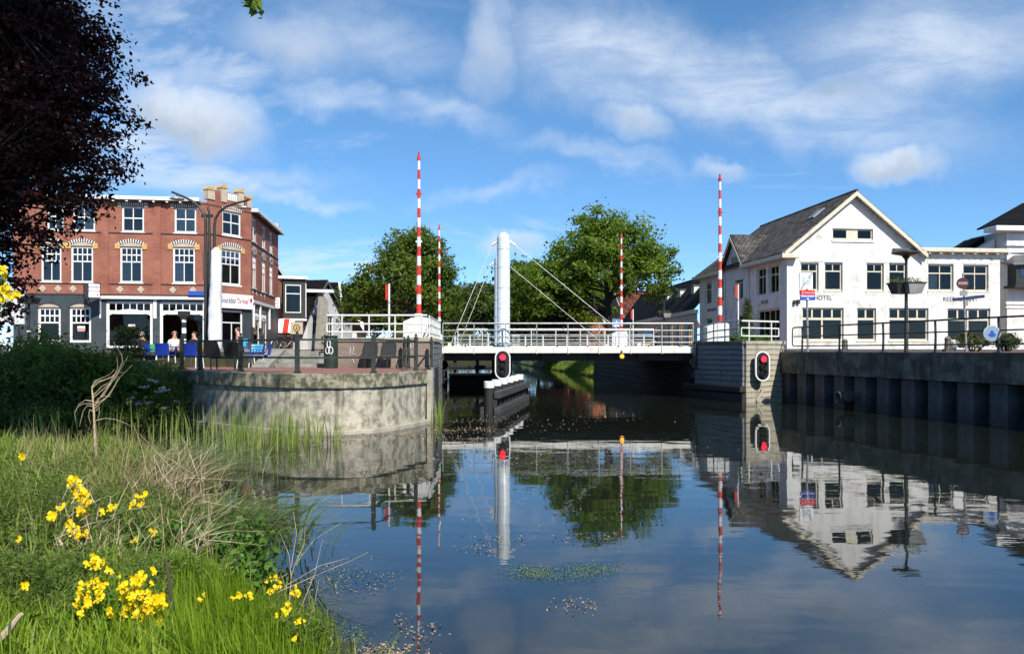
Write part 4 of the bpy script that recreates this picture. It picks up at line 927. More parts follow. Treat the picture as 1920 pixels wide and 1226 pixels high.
for k in range(8): part('bracket', MB().box(-.07,.07,-.34,0,wtop-.1,wtop-.002), cr, ho, hl(Hf,GW+.5+k*.72), Hf.a)
part('wing_roof', MB().box(GW-.2,HW+.1,-.2,11,wtop+.1,wtop+.2), M['lead'], ho, hl(Hf,0), Hf.a)
# side facade: runs back from the corner; its local x goes from the far end to the corner
Hs = Fr(HO + Hs0.u*SL, R(97)+math.pi)          # seen from outside (the left) x runs from the back to the front corner
def sx(px): return SL - Hs0.s_(px)
def srect(x0,x1,y0,y1):
    t = (Hs0.s_(x0)+Hs0.s_(x1))/2; return (sx(x0), sx(x1), Hs0.z_(y1,t), Hs0.z_(y0,t))
S_up = [srect(1418.5,1436,502,554),srect(1441,1460,497,550),srect(1377.5,1393,515,562),srect(1322,1334,530,570),srect(1348,1357,523,566)]
S_gr = [srect(1419.5,1462,580,640),srect(1380,1400,590,660),srect(1323,1335,597,640)]
S_gr = [(a,b,max(c,.06),d_) for a,b,c,d_ in S_gr]
shz = Hs0.z_(478,3.0)
HSE = min(HE-.05, shz+.1)
part('side_wall', wall_mb(SL, HE-.1, S_up+S_gr, .22), M['render_white'], ho, hl(Hs,0), Hs.a)
for k,(a,b,c,d_) in enumerate(S_up): window(ho, hl(Hs,a,-.12,c), Hs.a, b-a, d_-c, [(.70,2),(.30,2)], cr, sill=M['render_grey'], bd=.1)
for k,(a,b,c,d_) in enumerate(S_gr): window(ho, hl(Hs,a,-.12,c), Hs.a, b-a, d_-c, [(1.,4)] if k == 0 else [(.72,2),(.28,2)], cr, bd=.1, name='entrance_door' if k == 1 else 'window')
for (k0,k1) in ((0,1),(2,2),(3,3)):
    a,b,d_ = S_up[k0][0],S_up[k1][1],S_up[k0][3]; part('head_band', MB().box(a-.05,b+.05,-.025,.01,d_+.05,d_+.35), M['render_grey'], ho, hl(Hs,0), Hs.a)
# roofs
EZ = HE-.05; ov = .45; RX = GW/2; RL = SL - 1.2
tr_ = [(-ov,-.35,EZ-.22),(RX,-.35,AP+.08),(RX,RL,AP+.08),(-ov,SL+.5,EZ-.22)]
def roof_slab(pts, th=.14): return MB().prism(pts, (0,0,th))
part('roof_left', roof_slab(tr_), M['tiles'], ho, hl(Hf,0), Hf.a)
part('roof_right', roof_slab([(RX,-.35,AP+.082),(GW+.5,-.35,EZ-.22),(GW+.5,SL+.5,EZ-.22),(RX,RL,AP+.082)]), M['tiles'], ho, hl(Hf,0), Hf.a)
part('roof_hip', roof_slab([(RX,RL,AP+.084),(GW+.5,SL+.52,EZ-.22),(-ov,SL+.52,EZ-.22)]), M['tiles'], ho, hl(Hf,0), Hf.a)
part('ridge_tiles', MB().tube([(RX,-.4,AP+.2),(RX,RL,AP+.2)], .09, 6), M['tiles'], ho, hl(Hf,0), Hf.a)
sk = part('skylight', MB().box(-.45,.45,-.06,.06,-.42,.42), M['galv'], ho); k_ = .72; slope = math.atan2(AP-EZ+.3, RX+ov)
sk.location = hl(Hf, -ov+(RX+ov)*k_, 0, EZ-.22+(AP-EZ+.3)*k_+.16); q = Hf.O+Hf.u*(-ov+(RX+ov)*k_)-Hf.n*2.0; sk.location = (q.x-B2[0], q.y-B2[1], sk.location.z); sk.rotation_euler = (R(90), 0, 0); sk.rotation_euler = (Matrix.Rotation(Hf.a,3,'Z') @ Matrix.Rotation(-slope,3,'Y') @ Matrix.Rotation(R(90),3,'X')).to_euler()
def bargeboard(x0,z0,x1,z1,lab='bargeboard'):
    u = Vector((x1-x0, z1-z0)).normalized(); nn_ = Vector((-u.y,u.x))*(-1 if u.x*1 > 0 else 1); h_ = .26
    return MB().prism([(x0,-.42,z0),(x1,-.42,z1),(x1,-.42,z1-h_),(x0,-.42,z0-h_)], (0,.10,0))
part('bargeboard', bargeboard(-.3,EZ-.06,RX,AP+.15), cr, ho, hl(Hf,0), Hf.a); part('bargeboard', bargeboard(RX,AP+.15,GW+.35,EZ-.06), cr, ho, hl(Hf,0), Hf.a)
part('soffit', MB().prism([(-.2,-.40,EZ-.16),(RX,-.40,AP+.03),(RX,0.,AP+.03),(-.2,0.,EZ-.16)], (0,0,.03)), cr, ho, hl(Hf,0), Hf.a); part('soffit', MB().prism([(RX,-.40,AP+.03),(GW+.3,-.40,EZ-.2),(GW+.3,0.,EZ-.2),(RX,0.,AP+.03)], (0,0,.03)), cr, ho, hl(Hf,0), Hf.a)
part('eave_return', MB().box(-.5,.55,-.46,.0,EZ-.42,EZ-.16), cr, ho, hl(Hf,0), Hf.a, bevel=.02)
gx0, gx1 = sx(1359), sx(1399)                # cross gable on the side
for a, b in ((0-.3,gx0-.1),(gx1+.1,SL+.02)): part('gutter', MB().box(a,b,-.52,.02,EZ-.42,EZ-.18), cr, ho, hl(Hs,0), Hs.a, bevel=.02)
gm = (gx0+gx1)/2; gz = Hs0.z_(446,7.4); gb = HE-.1
part('cross_gable', MB().prism([(gx0,-.02,gb-1.),(gx1,-.02,gb-1.),(gx1,-.02,gb),(gm,-.02,gz),(gx0,-.02,gb)], (0,.12,0)), M['render_grey'], ho, hl(Hs,0), Hs.a)
window(ho, hl(Hs,gm-.55,.06,gb-.15), Hs.a, 1.1, .85, [(1.,2)], cr, bd=.08)
for x0,x1 in ((gx0-.35,gm),(gx1+.35,gm)):
    part('cross_roof', MB().prism([(x0,-.35,gb-.25),(x1,-.35,gz+.1),(x1,3.4,gz+.1),(x0,1.6,gb-.25)], (0,0,.12)), M['tiles'], ho, hl(Hs,0), Hs.a)
    part('cross_bargeboard', MB().prism([(x0,-.40,gb-.3),(x1,-.40,gz+.06),(x1,-.40,gz-.18),(x0,-.40,gb-.52)], (0,.06,0)), cr, ho, hl(Hs,0), Hs.a)
for px in (1405,1360.5):
    part('downpipe', MB().tube([(0,-.06,0),(0,-.06,EZ-.9),(0,-.2,EZ-.5)], .05, 8), M['render_grey'], ho, hl(Hs,sx(px)), Hs.a)
q1 = HO+Hf.u*HW; q2 = q1-Hf.n*SL; q3 = HO+Hs0.u*SL
for p, q in ((q1,q2),(q2,q3)): part('rear_wall', MB().face([(p.x-B2[0],p.y-B2[1],0),(q.x-B2[0],q.y-B2[1],0),(q.x-B2[0],q.y-B2[1],wtop),(p.x-B2[0],p.y-B2[1],wtop)]), M['render_white'], ho)
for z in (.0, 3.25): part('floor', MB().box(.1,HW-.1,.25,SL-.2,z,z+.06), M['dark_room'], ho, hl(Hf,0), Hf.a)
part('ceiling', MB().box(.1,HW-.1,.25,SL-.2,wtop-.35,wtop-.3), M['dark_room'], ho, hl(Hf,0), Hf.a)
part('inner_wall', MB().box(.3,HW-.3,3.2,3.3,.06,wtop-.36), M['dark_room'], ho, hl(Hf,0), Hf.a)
hz = (Hf.z_(562.5,2)+Hf.z_(555.5,2))/2
part('lettering', text_mesh('HOTEL', .36, M['text_black'], .004), None, ho, hl(Hf,(Hf.s_(1528)+Hf.s_(1558))/2,.012,hz), Hf.a)
part('lettering', text_mesh('RESTAURANT', .36, M['text_black'], .004), None, ho, hl(Hf,(Hf.s_(1772)+Hf.s_(1829))/2,.012,Hf.z_(561,9)), Hf.a); ho.children[-1].scale = (.82,1,1)
part('lettering', text_mesh('HOTEL', .34, M['text_black'], .004), None, ho, hl(Hs,(sx(1424)+sx(1445))/2,.012,Hs0.z_(567,3)), Hs.a)
part('lettering', text_mesh('RESTAURANT', .30, M['text_black'], .004), None, ho, hl(Hs,(sx(1325)+sx(1345))/2,.012,Hs0.z_(581,11.5)), Hs.a)
for px,py in ((1489,567),(1496,566)): part('wall_lamp', MB().box(-.07,.07,-.16,.0,-.12,.12), M['iron'], ho, hl(Hf,Hf.s_(px),0,Hf.z_(py,1)), Hf.a)

# ------------------------------------------------------------------ white building beyond the hotel, far right
Rf = Fr((31.0,48.6), R(4)); rw = thing('white_pilastered_building', 'tall pale building with pilasters and dark canopy at the right edge', 'building', (31.0,48.6,ST)); B3 = (31.0,48.6)
def rl(sv,d=0.,z=0.): return Rf.loc(B3,sv,d,z)
rz_ = Rf.z_(433,1)
part('wall', wall_mb(14., rz_, [(2.6,5.6,.2,3.0)], .3), M['render_white'], rw, rl(0), Rf.a)
part('return_wall', MB().box(0,.02,0,3.4,0,rz_), M['render_grey'], rw, rl(0), Rf.a)
for s0_ in (0.02,1.75,5.8,9.5):
    part('pilaster', MB().box(s0_,s0_+1.2,-.14,0,0,rz_-1.5), M['render_white'], rw, rl(0), Rf.a); part('pilaster_top', MB().box(s0_,s0_+1.2,-.12,0,rz_-1.38,rz_-.2), M['render_grey'], rw, rl(0), Rf.a)
for z, d_, h_ in ((Rf.z_(460,1),.25,.18),(Rf.z_(569,1),.22,.2),(Rf.z_(577,1),.2,.12)): part('moulding', MB().box(-.1,14,-d_,.02,z-h_/2,z+h_/2), M['render_white'], rw, rl(0), Rf.a, bevel=.03)
part('cornice', MB().box(-1.1,14,-.7,.5,rz_-.1,rz_+.22), M['white'], rw, rl(0), Rf.a, bevel=.05)
part('roof', MB().prism([(-.9,-.5,rz_+.22),(14,-.5,rz_+.22),(14,3.2,rz_+2.3),(3.6,3.2,rz_+2.3)], (0,0,.1)).prism([(-.9,-.5,rz_+.22),(3.6,3.2,rz_+2.3),(-.9,1.4,rz_+.22)], (0,0,.1)), M['tiles_black'], rw, rl(0), Rf.a)
part('low_roof', MB().prism([(-3.4,1.5,rz_-2.05),(-.3,1.5,rz_-2.05),(-.3,1.5,rz_-.12)], (0,2.0,0)), M['tiles_black'], rw, rl(0), Rf.a)
part('dormer', MB().prism([(-2.7,.8,rz_-2.0),(-.1,.8,rz_-2.0),(-.1,.8,rz_-.35)], (0,.5,0)), M['render_grey'], rw, rl(0), Rf.a)
part('dormer_sill', MB().box(-2.9,-1.2,.6,.78,rz_-2.2,rz_-1.75), M['white'], rw, rl(0), Rf.a)
cz0, cz1 = Rf.z_(537,1.2), Rf.z_(489,1.2); s_l = Rf.s_(1886)
part('canopy', MB().prism([(s_l,-.9,cz0),(s_l,-.0,cz0),(s_l,0,cz1-.35),(s_l,-.9,cz1-.35)], (6,0,0)), M['iron'], rw, rl(0), Rf.a)
part('canopy_roof', MB().prism([(s_l-.35,-1.2,cz1-.40),(s_l-.35,0,cz1-.2),(s_l+.5,0,cz1+.4),(s_l+6,0,cz1+.9),(s_l+6,-1.2,cz1-.1)], (0,.1,.12)), M['lead'], rw, rl(0), Rf.a)
part('canopy_glazing', MB().box(s_l+.25,s_l+4,-.93,-.9,cz0+.55,cz1-.6), pbr('dark_blue_canopy_panel', (.02,.035,.09), .4), rw, rl(0), Rf.a)
part('canopy_foot', MB().box(s_l-.15,s_l+6,-1.0,0,cz0-.16,cz0-.002), M['iron'], rw, rl(0), Rf.a)

# ------------------------------------------------------------------ long dark roofed wing behind the hotel
Wf = Fr((13.25,93.), math.atan2(59.2-93., 14.25-13.25)); wl = 33.6
wg = thing('long_wing', 'long white wing with steep black roof behind the hotel', 'building', (13.25,93.,ST)); B4 = (13.25,93.)
def wL(sv,d=0.,z=0.): return Wf.loc(B4,sv,d,z)
ops = [(1.5+k*3.2, 3.7+k*3.2, .2, 2.35) for k in range(10)]
part('wall', wall_mb(wl, 3.05, ops, .2), M['render_white'], wg, wL(0), Wf.a)
for a,b,c,d_ in ops: window(wg, wL(a,-.1,c), Wf.a, b-a, d_-c, [(1.,3)], M['cream'])
part('eave_board', MB().box(-.2,wl+.05,-.3,.05,2.9,3.2), M['white'], wg, wL(0), Wf.a)
part('roof', MB().prism([(-.2,-.3,3.2),(wl,-.3,3.2),(wl,2.2,6.2),(-.2,2.2,6.6)], (0,.15,.1)).prism([(-.2,2.2,6.6),(wl,2.2,6.2),(wl,6,6.9),(-.2,6,7.3)], (0,0,.1)), M['tiles_black'], wg, wL(0), Wf.a)
part('end_wall', MB().face([(0,0,0),(0,8,0),(0,8,6.5),(0,2.2,6.5),(0,0,3.1)]), M['brick_buff'], wg, wL(0), Wf.a)
for k, s in enumerate((wl-1.2, wl-5.0, wl-9.6, wl-14.5)):
    dm_ = part('dormer', MB().box(-.45,.45,.95,2.4,4.6,5.4), M['render_white'], wg, wL(s), Wf.a)
    part('dormer_roof', MB().box(-.52,.52,.85,2.4,5.4,5.48), M['lead'], dm_); part('dormer_pane', MB().box(-.35,.35,.935,.95,4.7,5.3), M['curtain'], dm_)

# ------------------------------------------------------------------ small houses in the background
def house(name, lab, p, rz, w, d_, he, hr, wall, roofm, wins=(), chim=True, barge=None):
    """gabled house; the gable end faces -y (w wide), the ridge runs back d_"""
    t = thing(name, lab, 'house', (p[0],p[1],ST), rz)
    part('wall', wall_mb(w, he, [x[:4] for x in wins], .15), wall, t, (-w/2,0,0))
    part('gable', MB().face([(-w/2,0,he),(w/2,0,he),(0,0,hr)]), wall, t)
    part('side_wall', MB().box(-w/2,-w/2+.02,0.01,d_,0,he), wall, t); part('side_wall', MB().box(w/2-.02,w/2,0.01,d_,0,he), wall, t)
    part('back_wall', MB().face([(-w/2,d_,0),(w/2,d_,0),(w/2,d_,he),(0,d_,hr),(-w/2,d_,he)]), wall, t)
    for s in (-1,1):
        part('roof', MB().prism([(s*(w/2+.35),-.3,he-.32),(0,-.3,hr+.05),(0,d_+.3,hr+.05),(s*(w/2+.35),d_+.3,he-.32)], (0,0,.14)), roofm, t)
        part('bargeboard', MB().prism([(s*(w/2+.3),-.36,he-.3),(0,-.36,hr+.1),(0,-.36,hr-.14),(s*(w/2+.3),-.36,he-.54)], (0,.05,0)), barge or M['white'], t)
    for x in wins: window(t, (x[0]-w/2,.08,x[2]), 0., x[1]-x[0], x[3]-x[2], [(.7,2),(.3,2)], M['white'], sill=M['white'])
    if chim:
        c_ = part('chimney', MB().box(-.3,.3,d_*.5-.3,d_*.5+.3,hr-.6,hr+.9), M['brick'], t); part('chimney_cap', MB().box(-.36,.36,d_*.5-.36,d_*.5+.36,hr+.9,hr+1.0), M['lead'], c_)
    return t
house('brick_house', 'orange brick gable house behind the bridge railing', (8.0,84.), R(20), 5.2, 8, 2.8, 5.4, M['brick_orange'], M['tiles_black'], [(2.2,3.2,2.0,3.0-.3)], False)
house('red_roofed_house', 'house with a red tiled roof behind the far right barrier', (13.2,98.5), R(-68), 6.5, 10, 3.4, 7.6, M['brick_buff'], M['tiles_red'], [(1.2,2.4,1.,2.4),(3.6,4.8,1.,2.4)])
# left row behind the cafe
q = at(541,657,62); t = house('shop_house', 'orange brick house with striped awning and bay window beside the cafe', (q.x-1.5,62.3), R(82), 8.5, 6, 4.8, 7.2, M['brick_orange'], M['tiles_red'], [])
bx = thing('bay_window', 'dark bay window with white frames on the house beside the cafe', 'bay window', (q.x+.55,61.2,ST+2.55), R(20))
part('box', MB().box(-.75,.95,-.5,1.2,0,3.1), M['iron'], bx); window(bx, (-.6,-.56,.45), 0., 1.2, 2.2, [(.7,1),(.3,1)], M['white'])
part('gutter', MB().box(-1.6,1.1,-.75,1.3,3.1,3.32), M['white'], bx); part('return_frame', MB().box(.955,1.02,-.4,-.1,.1,3.0), M['white'], bx); part('ledge', MB().box(-.85,1.05,-.6,1.2,-.16,-.003), M['white'], bx)
aw = thing('striped_awning', 'striped green red and white awning over the shop beside the cafe', 'awning', (at(533,612,60.).x-.1,60.0,ST+1.55), R(8))
for k, mt in enumerate(('stripe_white','sign_grey','stripe_white','red','stripe_white')):
    x0 = -1.1+k*.4; mtt = M[mt] if mt != 'sign_grey' else pbr('teal_awning_stripe', (.05,.20,.22), .7)
    part('stripe', MB().add([(x0,-.9,0),(x0+.4,-.9,0),(x0+.4,0,.95),(x0,0,.95),(x0,-.9,-.16),(x0+.4,-.9,-.16)], [(0,1,2,3),(4,5,1,0)]), mtt, aw)
q = at(556,615,58.); t = thing('illuminated_sign', 'cream box sign with a round emblem beside the striped awning', 'sign', (q.x,58.,q.z), R(5))
part('case', MB().box(-.45,.45,0,.2,-.45,.45), M['stone'], t); part('emblem', MB().tube([(0,-.01,0),(0,0,0)], .26, 20), M['text_black'], t); part('emblem_face', MB().tube([(0,-.016,0),(0,-.006,0)], .2, 20), M['ochre'], t); part('triangle', MB().prism([(-.1,-.02,-.07),(.1,-.02,-.07),(.02,-.02,.1)], (0,.004,0)), M['text_black'], t)
q = at(598,657,70); house('grey_house', 'pale grey rendered house in the left background row', (q.x+.4,70.5), R(80), 7, 5, 3.9, 6.3, M['render_grey'], M['tiles_black'], [(1.,2.2,1.4,3.2),(4.2,5.4,1.4,3.2)], False, M['lead'])
q = at(577,657,66); t = thing('white_gable_end', 'white narrow gable wall between the shop house and grey house', 'wall', (q.x,66.,ST), R(15))
part('wall', MB().prism([(.55,0,0),(1.7,0,0),(1.7,0,4.3),(1.1,0,5.0),(.9,0,5.0)], (0,1.5,0)), M['step'], t); part('dark_roof', MB().prism([(-2.6,.05,2.2),(-.2,.05,2.2),(.75,.05,5.0),(-2.6,.05,5.9)], (0,1.2,0)), M['tiles_black'], t); part('gutter', MB().box(-2.3,2.2,-.35,.0,5.0,5.25), M['white'], t)
q = at(600,657,78); t = thing('black_gabled_house', 'tall house with a black roof behind the grey house', 'house', (q.x,78.,ST), R(0))
part('wall', MB().box(-3.2,2.0,0,6,0,3.5), M['render_grey'], t); part('roof', MB().prism([(-4,-.2,3.4),(2.3,-.2,3.4),(1.9,-.2,6.9),(-4,-.2,6.9)], (0,6,0)), M['tiles_black'], t); part('bargeboard', MB().prism([(2.3,-.25,3.3),(2.5,-.25,3.3),(2.1,-.25,6.95),(1.88,-.25,6.95)], (0,.1,0)), M['white'], t)
q = at(632,657,88); t = thing('dark_roofed_cottage', 'low cottage with dark roof left of the green tree', 'house', (q.x,88.,ST))
part('wall', MB().box(-2.2,2.2,0,6,0,2.4), M['render_white'], t); part('roof', MB().prism([(-2.5,-.2,2.3),(3.0,-.2,2.3),(.9,-.2,5.6),(-2.5,-.2,5.6)], (0,6,0)), M['tiles_black'], t); part('bargeboard', MB().prism([(3.1,-.26,2.2),(3.1,-.26,3.2),(1.9,-.26,4.1)], (0,.1,0)), M['white'], t)
# pale hoarding at the left edge
q = at(20,583,38); t = thing('pale_hoarding', 'pale flat panel beside the cafe at the left edge', 'panel', (q.x,38.,ST), R(8))
part('panel', MB().box(-2.2,.62,0,.1,1.35,3.15), M['render_grey'], t); part('slat', MB().box(-.72,-.55,-.02,0,1.36,2.7), M['iron'], t); part('leg', MB().box(.3,.4,.02,.1,0,1.35), M['iron'], t); part('leg', MB().box(-1.8,-1.7,.02,.1,0,1.35), M['iron'], t)
M['mesh'] = pbr('dark_perforated_steel', (.020,.022,.022), .55, var=.4, nscale=40)
# ================================================================== street furniture
def barrier(p, z0, ztop, nseg, r0, r1, lab, cab=None, first_red=True):
    t = thing('boom_barrier', lab, 'barrier', (p[0],p[1],ST+.17))
    zb = ST+.17
    h = (ztop-z0)/nseg
    for k in range(nseg):
        red = (k % 2 == 0) == first_red
        ra_, rb_ = r0+(r1-r0)*k/nseg, r0+(r1-r0)*(k+1)/nseg
        sg = part('stripe', MB().lathe([(ra_,z0-zb+k*h),(rb_,z0-zb+(k+1)*h-.001)], n=10), M['red' if red else 'stripe_white'], t, smooth=False)
        if k % 5 == 2:
            for sg_x in (-1,1): part('warning_lamp', MB().lathe([(.01,-.04),(.03,-.03),(.03,.03),(.01,.04)], (sg_x*(ra_+.02),-.02,z0-zb+k*h+h*.5), 8), M['red' if red else 'stripe_white'], sg)
    part('tip', MB().lathe([(r1*1.5,0),(r1*1.5,.12),(r1*.8,.14),(r1*.8,.3)], (0,0,ztop-zb), 8), M['red'], t)
    if cab:
        w, d_, h_ = cab
        c_ = part('cabinet', MB().prism([(-w/2,-d_/2,0),(w/2,-d_/2,0),(w/2,-d_/2,h_),(w/2-.08,-d_/2,h_+.06),(-w/2+.3,-d_/2,h_+.04),(-w/2,-d_/2,h_-.1)], (0,d_,0)), M['rail_white'], t, (-.1,.25,0), bevel=.015)
        part('door_panel', MB().box(-w/2+.08,w/2-.08,-d_/2-.015,-d_/2-.001,.12,h_-.25), M['rail_white'], c_, bevel=.01)
    part('mount', MB().box(-.14,.14,-.14,.14,0,z0-zb), M['rail_white'], t)
    return t
barrier((-3.48,28.9), 3.42, 9.15, 16, .092, .048, 'tallest red and white boom barrier rising from the left abutment', (.95,.8,1.05))
barrier((8.98,33.4), 3.20, 9.35, 16, .10, .052, 'red and white boom barrier in front of the hotel side', (.95,.7,1.0))
barrier((-4.25,45.2), 2.9, 9.1, 17, .078, .045, 'thin far red and white boom barrier left of the bridge mast', (.6,.6,.75), first_red=False)
q = at(1165,660,47.5); barrier((q.x,47.5), 3.2, 8.95, 16, .09, .05, 'far red and white boom barrier before the green oak', (.95,.6,1.0))
def lathe_obj(prof, n=12): return MB().lathe(prof, n=n)
# twin curved street lamp by the cafe
D = 36.; q = at(389,657,D); tl = thing('curved_street_lamp', 'tall dark twin pole lamp with two curved arms in front of the cafe', 'street lamp', (q.x,D,ST))
def lz(px,py): p_ = at(px,py,D); return (p_.x-q.x, 0., p_.z-ST)
part('pole', MB().tube([lz(386,657),lz(386,470),lz(385.5,412),lz(381,398)], [.10,.08,.07,.06], 8), M['iron'], tl); part('pole', MB().tube([lz(393,657),lz(393,480),lz(392,395)], [.10,.08,.05], 8), M['iron'], tl)
part('arm', MB().tube([lz(385.5,410),lz(382,400),lz(374,388),lz(360,377),lz(345,369.5),lz(322,360)], [.07,.07,.065,.06,.055,.05], 8), M['iron'], tl)
part('arm', MB().tube([lz(402,470),lz(402,425),lz(404,410),lz(411,398),lz(422,389),lz(440,382),lz(468,375)], [.07,.07,.065,.06,.055,.05,.045], 8), M['iron'], tl)
part('clamp', MB().bar(lz(378,405),lz(399,405),.12,.14), M['iron'], tl); part('clamp', MB().bar(lz(382,476),lz(404,476),.1,.1), M['iron'], tl); part('finial', MB().tube([lz(391,395),lz(389,388)], .06, 8), M['iron'], tl)
for px,py,t_ in ((332,374,365),(458,391,379)):
    a = lz(px,py); hd = part('lamp_head', lathe_obj([(.34,0),(.32,.05),(.12,.11),(.04,.13)]), M['galv'], tl, a); part('hanger', MB().tube([(0,0,.1),(0,0,lz(px,t_)[2]-a[2])], .02, 6), M['iron'], hd)
part('blind_box', MB().bar(lz(383.5,525),lz(383.5,475),.12,.14), pbr('brown_lamp_panel', (.11,.05,.04), .7), tl)
# white wrapped column
D = 34.5; q = at(405,657,D); wc = thing('wrapped_column', 'tall white column wrapped in plastic sheet in front of the cafe', 'column', (q.x,D,ST))
prof = []
rnd = random.Random(4); m = MB(); n = 14; zt = at(405,464,D).z-ST; ks = 26; vs = []
for i in range(ks+1):
    k = i/ks; z = zt*k; rr = .31*(1-.28*k); rr *= 1 if k < .96 else max(.25, 1-(k-.96)*16); ox = -.06+.08*k
    for j in range(n):
        a = 2*math.pi*j/n; w_ = 1+.07*math.sin(3*a+k*9)+rnd.uniform(-.05,.05); vs.append((ox+rr*w_*math.cos(a), rr*w_*math.sin(a), z))
m.add(vs, [(i*n+j,i*n+(j+1)%n,(i+1)*n+(j+1)%n,(i+1)*n+j) for i in range(ks) for j in range(n)]+[tuple(ks*n+j for j in range(n))])
part('wrapping', m, M['wrap'], wc, smooth=True); part('core', MB().tube([(0,0,0),(0,0,zt-.25)], .12, 8), M['iron'], wc)
# banded post with a dark top
D = 30.; q = at(345,657,D); bp_ = thing('banded_post', 'white post with dark bands and dark camera box near the terrace', 'post', (q.x,D,TZ))
for k in range(8): part('band', MB().lathe([(.085,0),(.085,.21)], (0,0,.2+k*.2125), 10), M['stripe_white' if k % 2 else 'iron'], bp_)
part('foot', MB().lathe([(.12,0),(.12,.2)], n=10), M['iron'], bp_); part('head', MB().box(-.2,.2,-.12,.12,1.9,2.12).box(-.12,.12,-.1,.1,1.8,1.9), M['iron'], bp_, bevel=.02)
# lamp with flower baskets on the right quay
def basket_lamp(p, zb, h, lab, k=1.):
    t = thing('basket_street_lamp', lab, 'street lamp', (p[0],p[1],zb)); s = k
    part('pole', MB().tube([(0,0,0),(0,0,h*.42),(0,0,h*.88)], [.07*s,.055*s,.04*s], 10), M['iron_green'], t)
    part('lamp_neck', lathe_obj([(.035*s,0),(.05*s,.12*s),(.12*s,.22*s),(.14*s,.25*s)]), M['iron'], t, (0,0,h*.86))
    part('lamp_shade', lathe_obj([(.13*s,0),(.45*s,.08*s),(.43*s,.11*s),(.12*s,.17*s),(.02,.18*s)], 20), M['iron'], t, (0,0,h*.86+.25*s))
    for sgn, yo in ((-1,.06),(1,-.08)):
        b_ = part('planter', MB().add([(-.22,-.16,0),(.22,-.16,0),(.22,.16,0),(-.22,.16,0),(-.33,-.24,.34),(.33,-.24,.34),(.33,.24,.34),(-.33,.24,.34)], [(3,2,1,0),(0,1,5,4),(1,2,6,5),(2,3,7,6),(3,0,4,7),(4,5,6,7)]), M['iron'] if sgn < 0 else M['sign_grey'], t, (sgn*.16*s, yo, h*.565), R(12))
        b_.scale = (s,)*3
        part('planter_rim', MB().box(-.36,.36,-.27,.27,.34,.37), M['iron'], b_)
        rg_ = np.random.default_rng(3+sgn); c = rg_.uniform([-.28,-.2,.36],[.28,.2,.5],(40,3)); v,f,tn = foliage(rg_, c, np.tile([0,0,1.],(40,1)), .08, 6, .05); tag(link('plants', npmesh('plants', v, f, M['leaf_hedge'], tn), b_), kind='stuff')
    return t
basket_lamp((13.05,25.6), 1.99, 3.42, 'dark lamp post carrying planter baskets on the right quay')
q = at(1245,657,52); basket_lamp((q.x,52.), ST, 4.0, 'distant lamp post with planter baskets before the long black roof', .9)
q = at(54,657,36); t = thing('hooded_street_lamp', 'dark street lamp with flat hood at the left edge', 'street lamp', (q.x,36.,1.6))
part('pole', MB().tube([(0,0,0),(0,0,2.7)], [.07,.055], 8), M['iron'], t); part('band', MB().lathe([(.085,0),(.085,.07)], (0,0,1.3), 10), M['stripe_white'], t); part('hood', MB().add([(-.3,-.3,2.62),(.3,-.3,2.62),(.3,.3,2.62),(-.3,.3,2.62),(-.36,-.36,2.9),(.36,-.36,2.9),(.36,.36,2.9),(-.36,.36,2.9),(0,0,3.05)], [(3,2,1,0),(0,1,5,4),(1,2,6,5),(2,3,7,6),(3,0,4,7),(4,5,8),(5,6,8),(6,7,8),(7,4,8)]), M['iron'], t)
# sign poles
D = 34.; q = at(1514,657,D); t = thing('parking_sign_post', 'pole with square grey parking sign over a red and blue tourist sign', 'sign', (q.x,D,ST), R(10))
def zt(py): return at(0,py,D).z-ST
part('pole', MB().tube([(0.05,.06,0),(0,.06,zt(512))], .045, 8), M['galv'], t)
pn = part('parking_panel', MB().box(-.38,.24,-.03,.03,zt(542),zt(511.5)), M['sign_white'], t, bevel=.01)
part('field', MB().box(-.28,.14,-.036,-.03,zt(534),zt(518.5)), pbr('pale_sign_field', (.42,.50,.48), .5), pn); part('slash', MB().bar((-.32,-.042,zt(541)),(.2,-.042,zt(513)),.07,.004,(0,-1,0)), M['sign_grey'], pn)
part('lettering', text_mesh('P', .36, M['sign_white']), None, pn, (-.06,-.040,zt(526)))
rp = part('tourist_panel', MB().box(-.36,.34,-.03,.03,zt(553.5),zt(544)), M['sign_red'], t); part('lettering', text_mesh('i', .22, M['sign_white']), None, rp, (-.25,-.038,zt(549))); part('lettering', text_mesh('Tourist info', .10, M['sign_white']), None, rp, (.06,-.038,zt(549)))
bl_ = part('blue_panel', MB().box(-.34,.35,-.03,.03,zt(563),zt(554)), M['sign_blue'], t); part('stripe', MB().box(-.33,.3,-.036,-.03,zt(556.8),zt(554.2)), pbr('pale_violet', (.5,.5,.72), .5), bl_); part('diamond', MB().prism([(-.07,-.036,zt(560.5)),(0,-.036,zt(562.3)),(.07,-.036,zt(560.5)),(0,-.036,zt(558.7))], (0,.005,0)), M['sign_white'], bl_)
D = 28.; q = at(1811,657,D); t = thing('no_entry_sign_post', 'pole with red no entry disc, small plate and blue street name sign', 'sign', (q.x,D,ST), R(-14))
part('pole', MB().tube([(.03,.05,0),(-.08,.05,zt(512))], .035, 8), M['galv'], t)
ds = part('disc', MB().tube([(-.1,0,zt(531)),(-.1,.03,zt(531))], .205, 24), M['sign_maroon'], t); part('bar', MB().box(-.25,.05,-.006,0,zt(533.5),zt(528.5)), M['sign_grey'], ds)
part('plate', MB().box(-.2,.05,-.01,.015,zt(554.5),zt(545)), M['sign_grey'], t); sn = part('street_name', MB().bar((-.45,-.02,zt(562)),(.6,-.02,zt(556)),.03,.11), M['sign_navy'], t); part('small_box', MB().box(-.06,.06,-.05,.03,zt(573.5),zt(563)), M['sign_grey'], t)
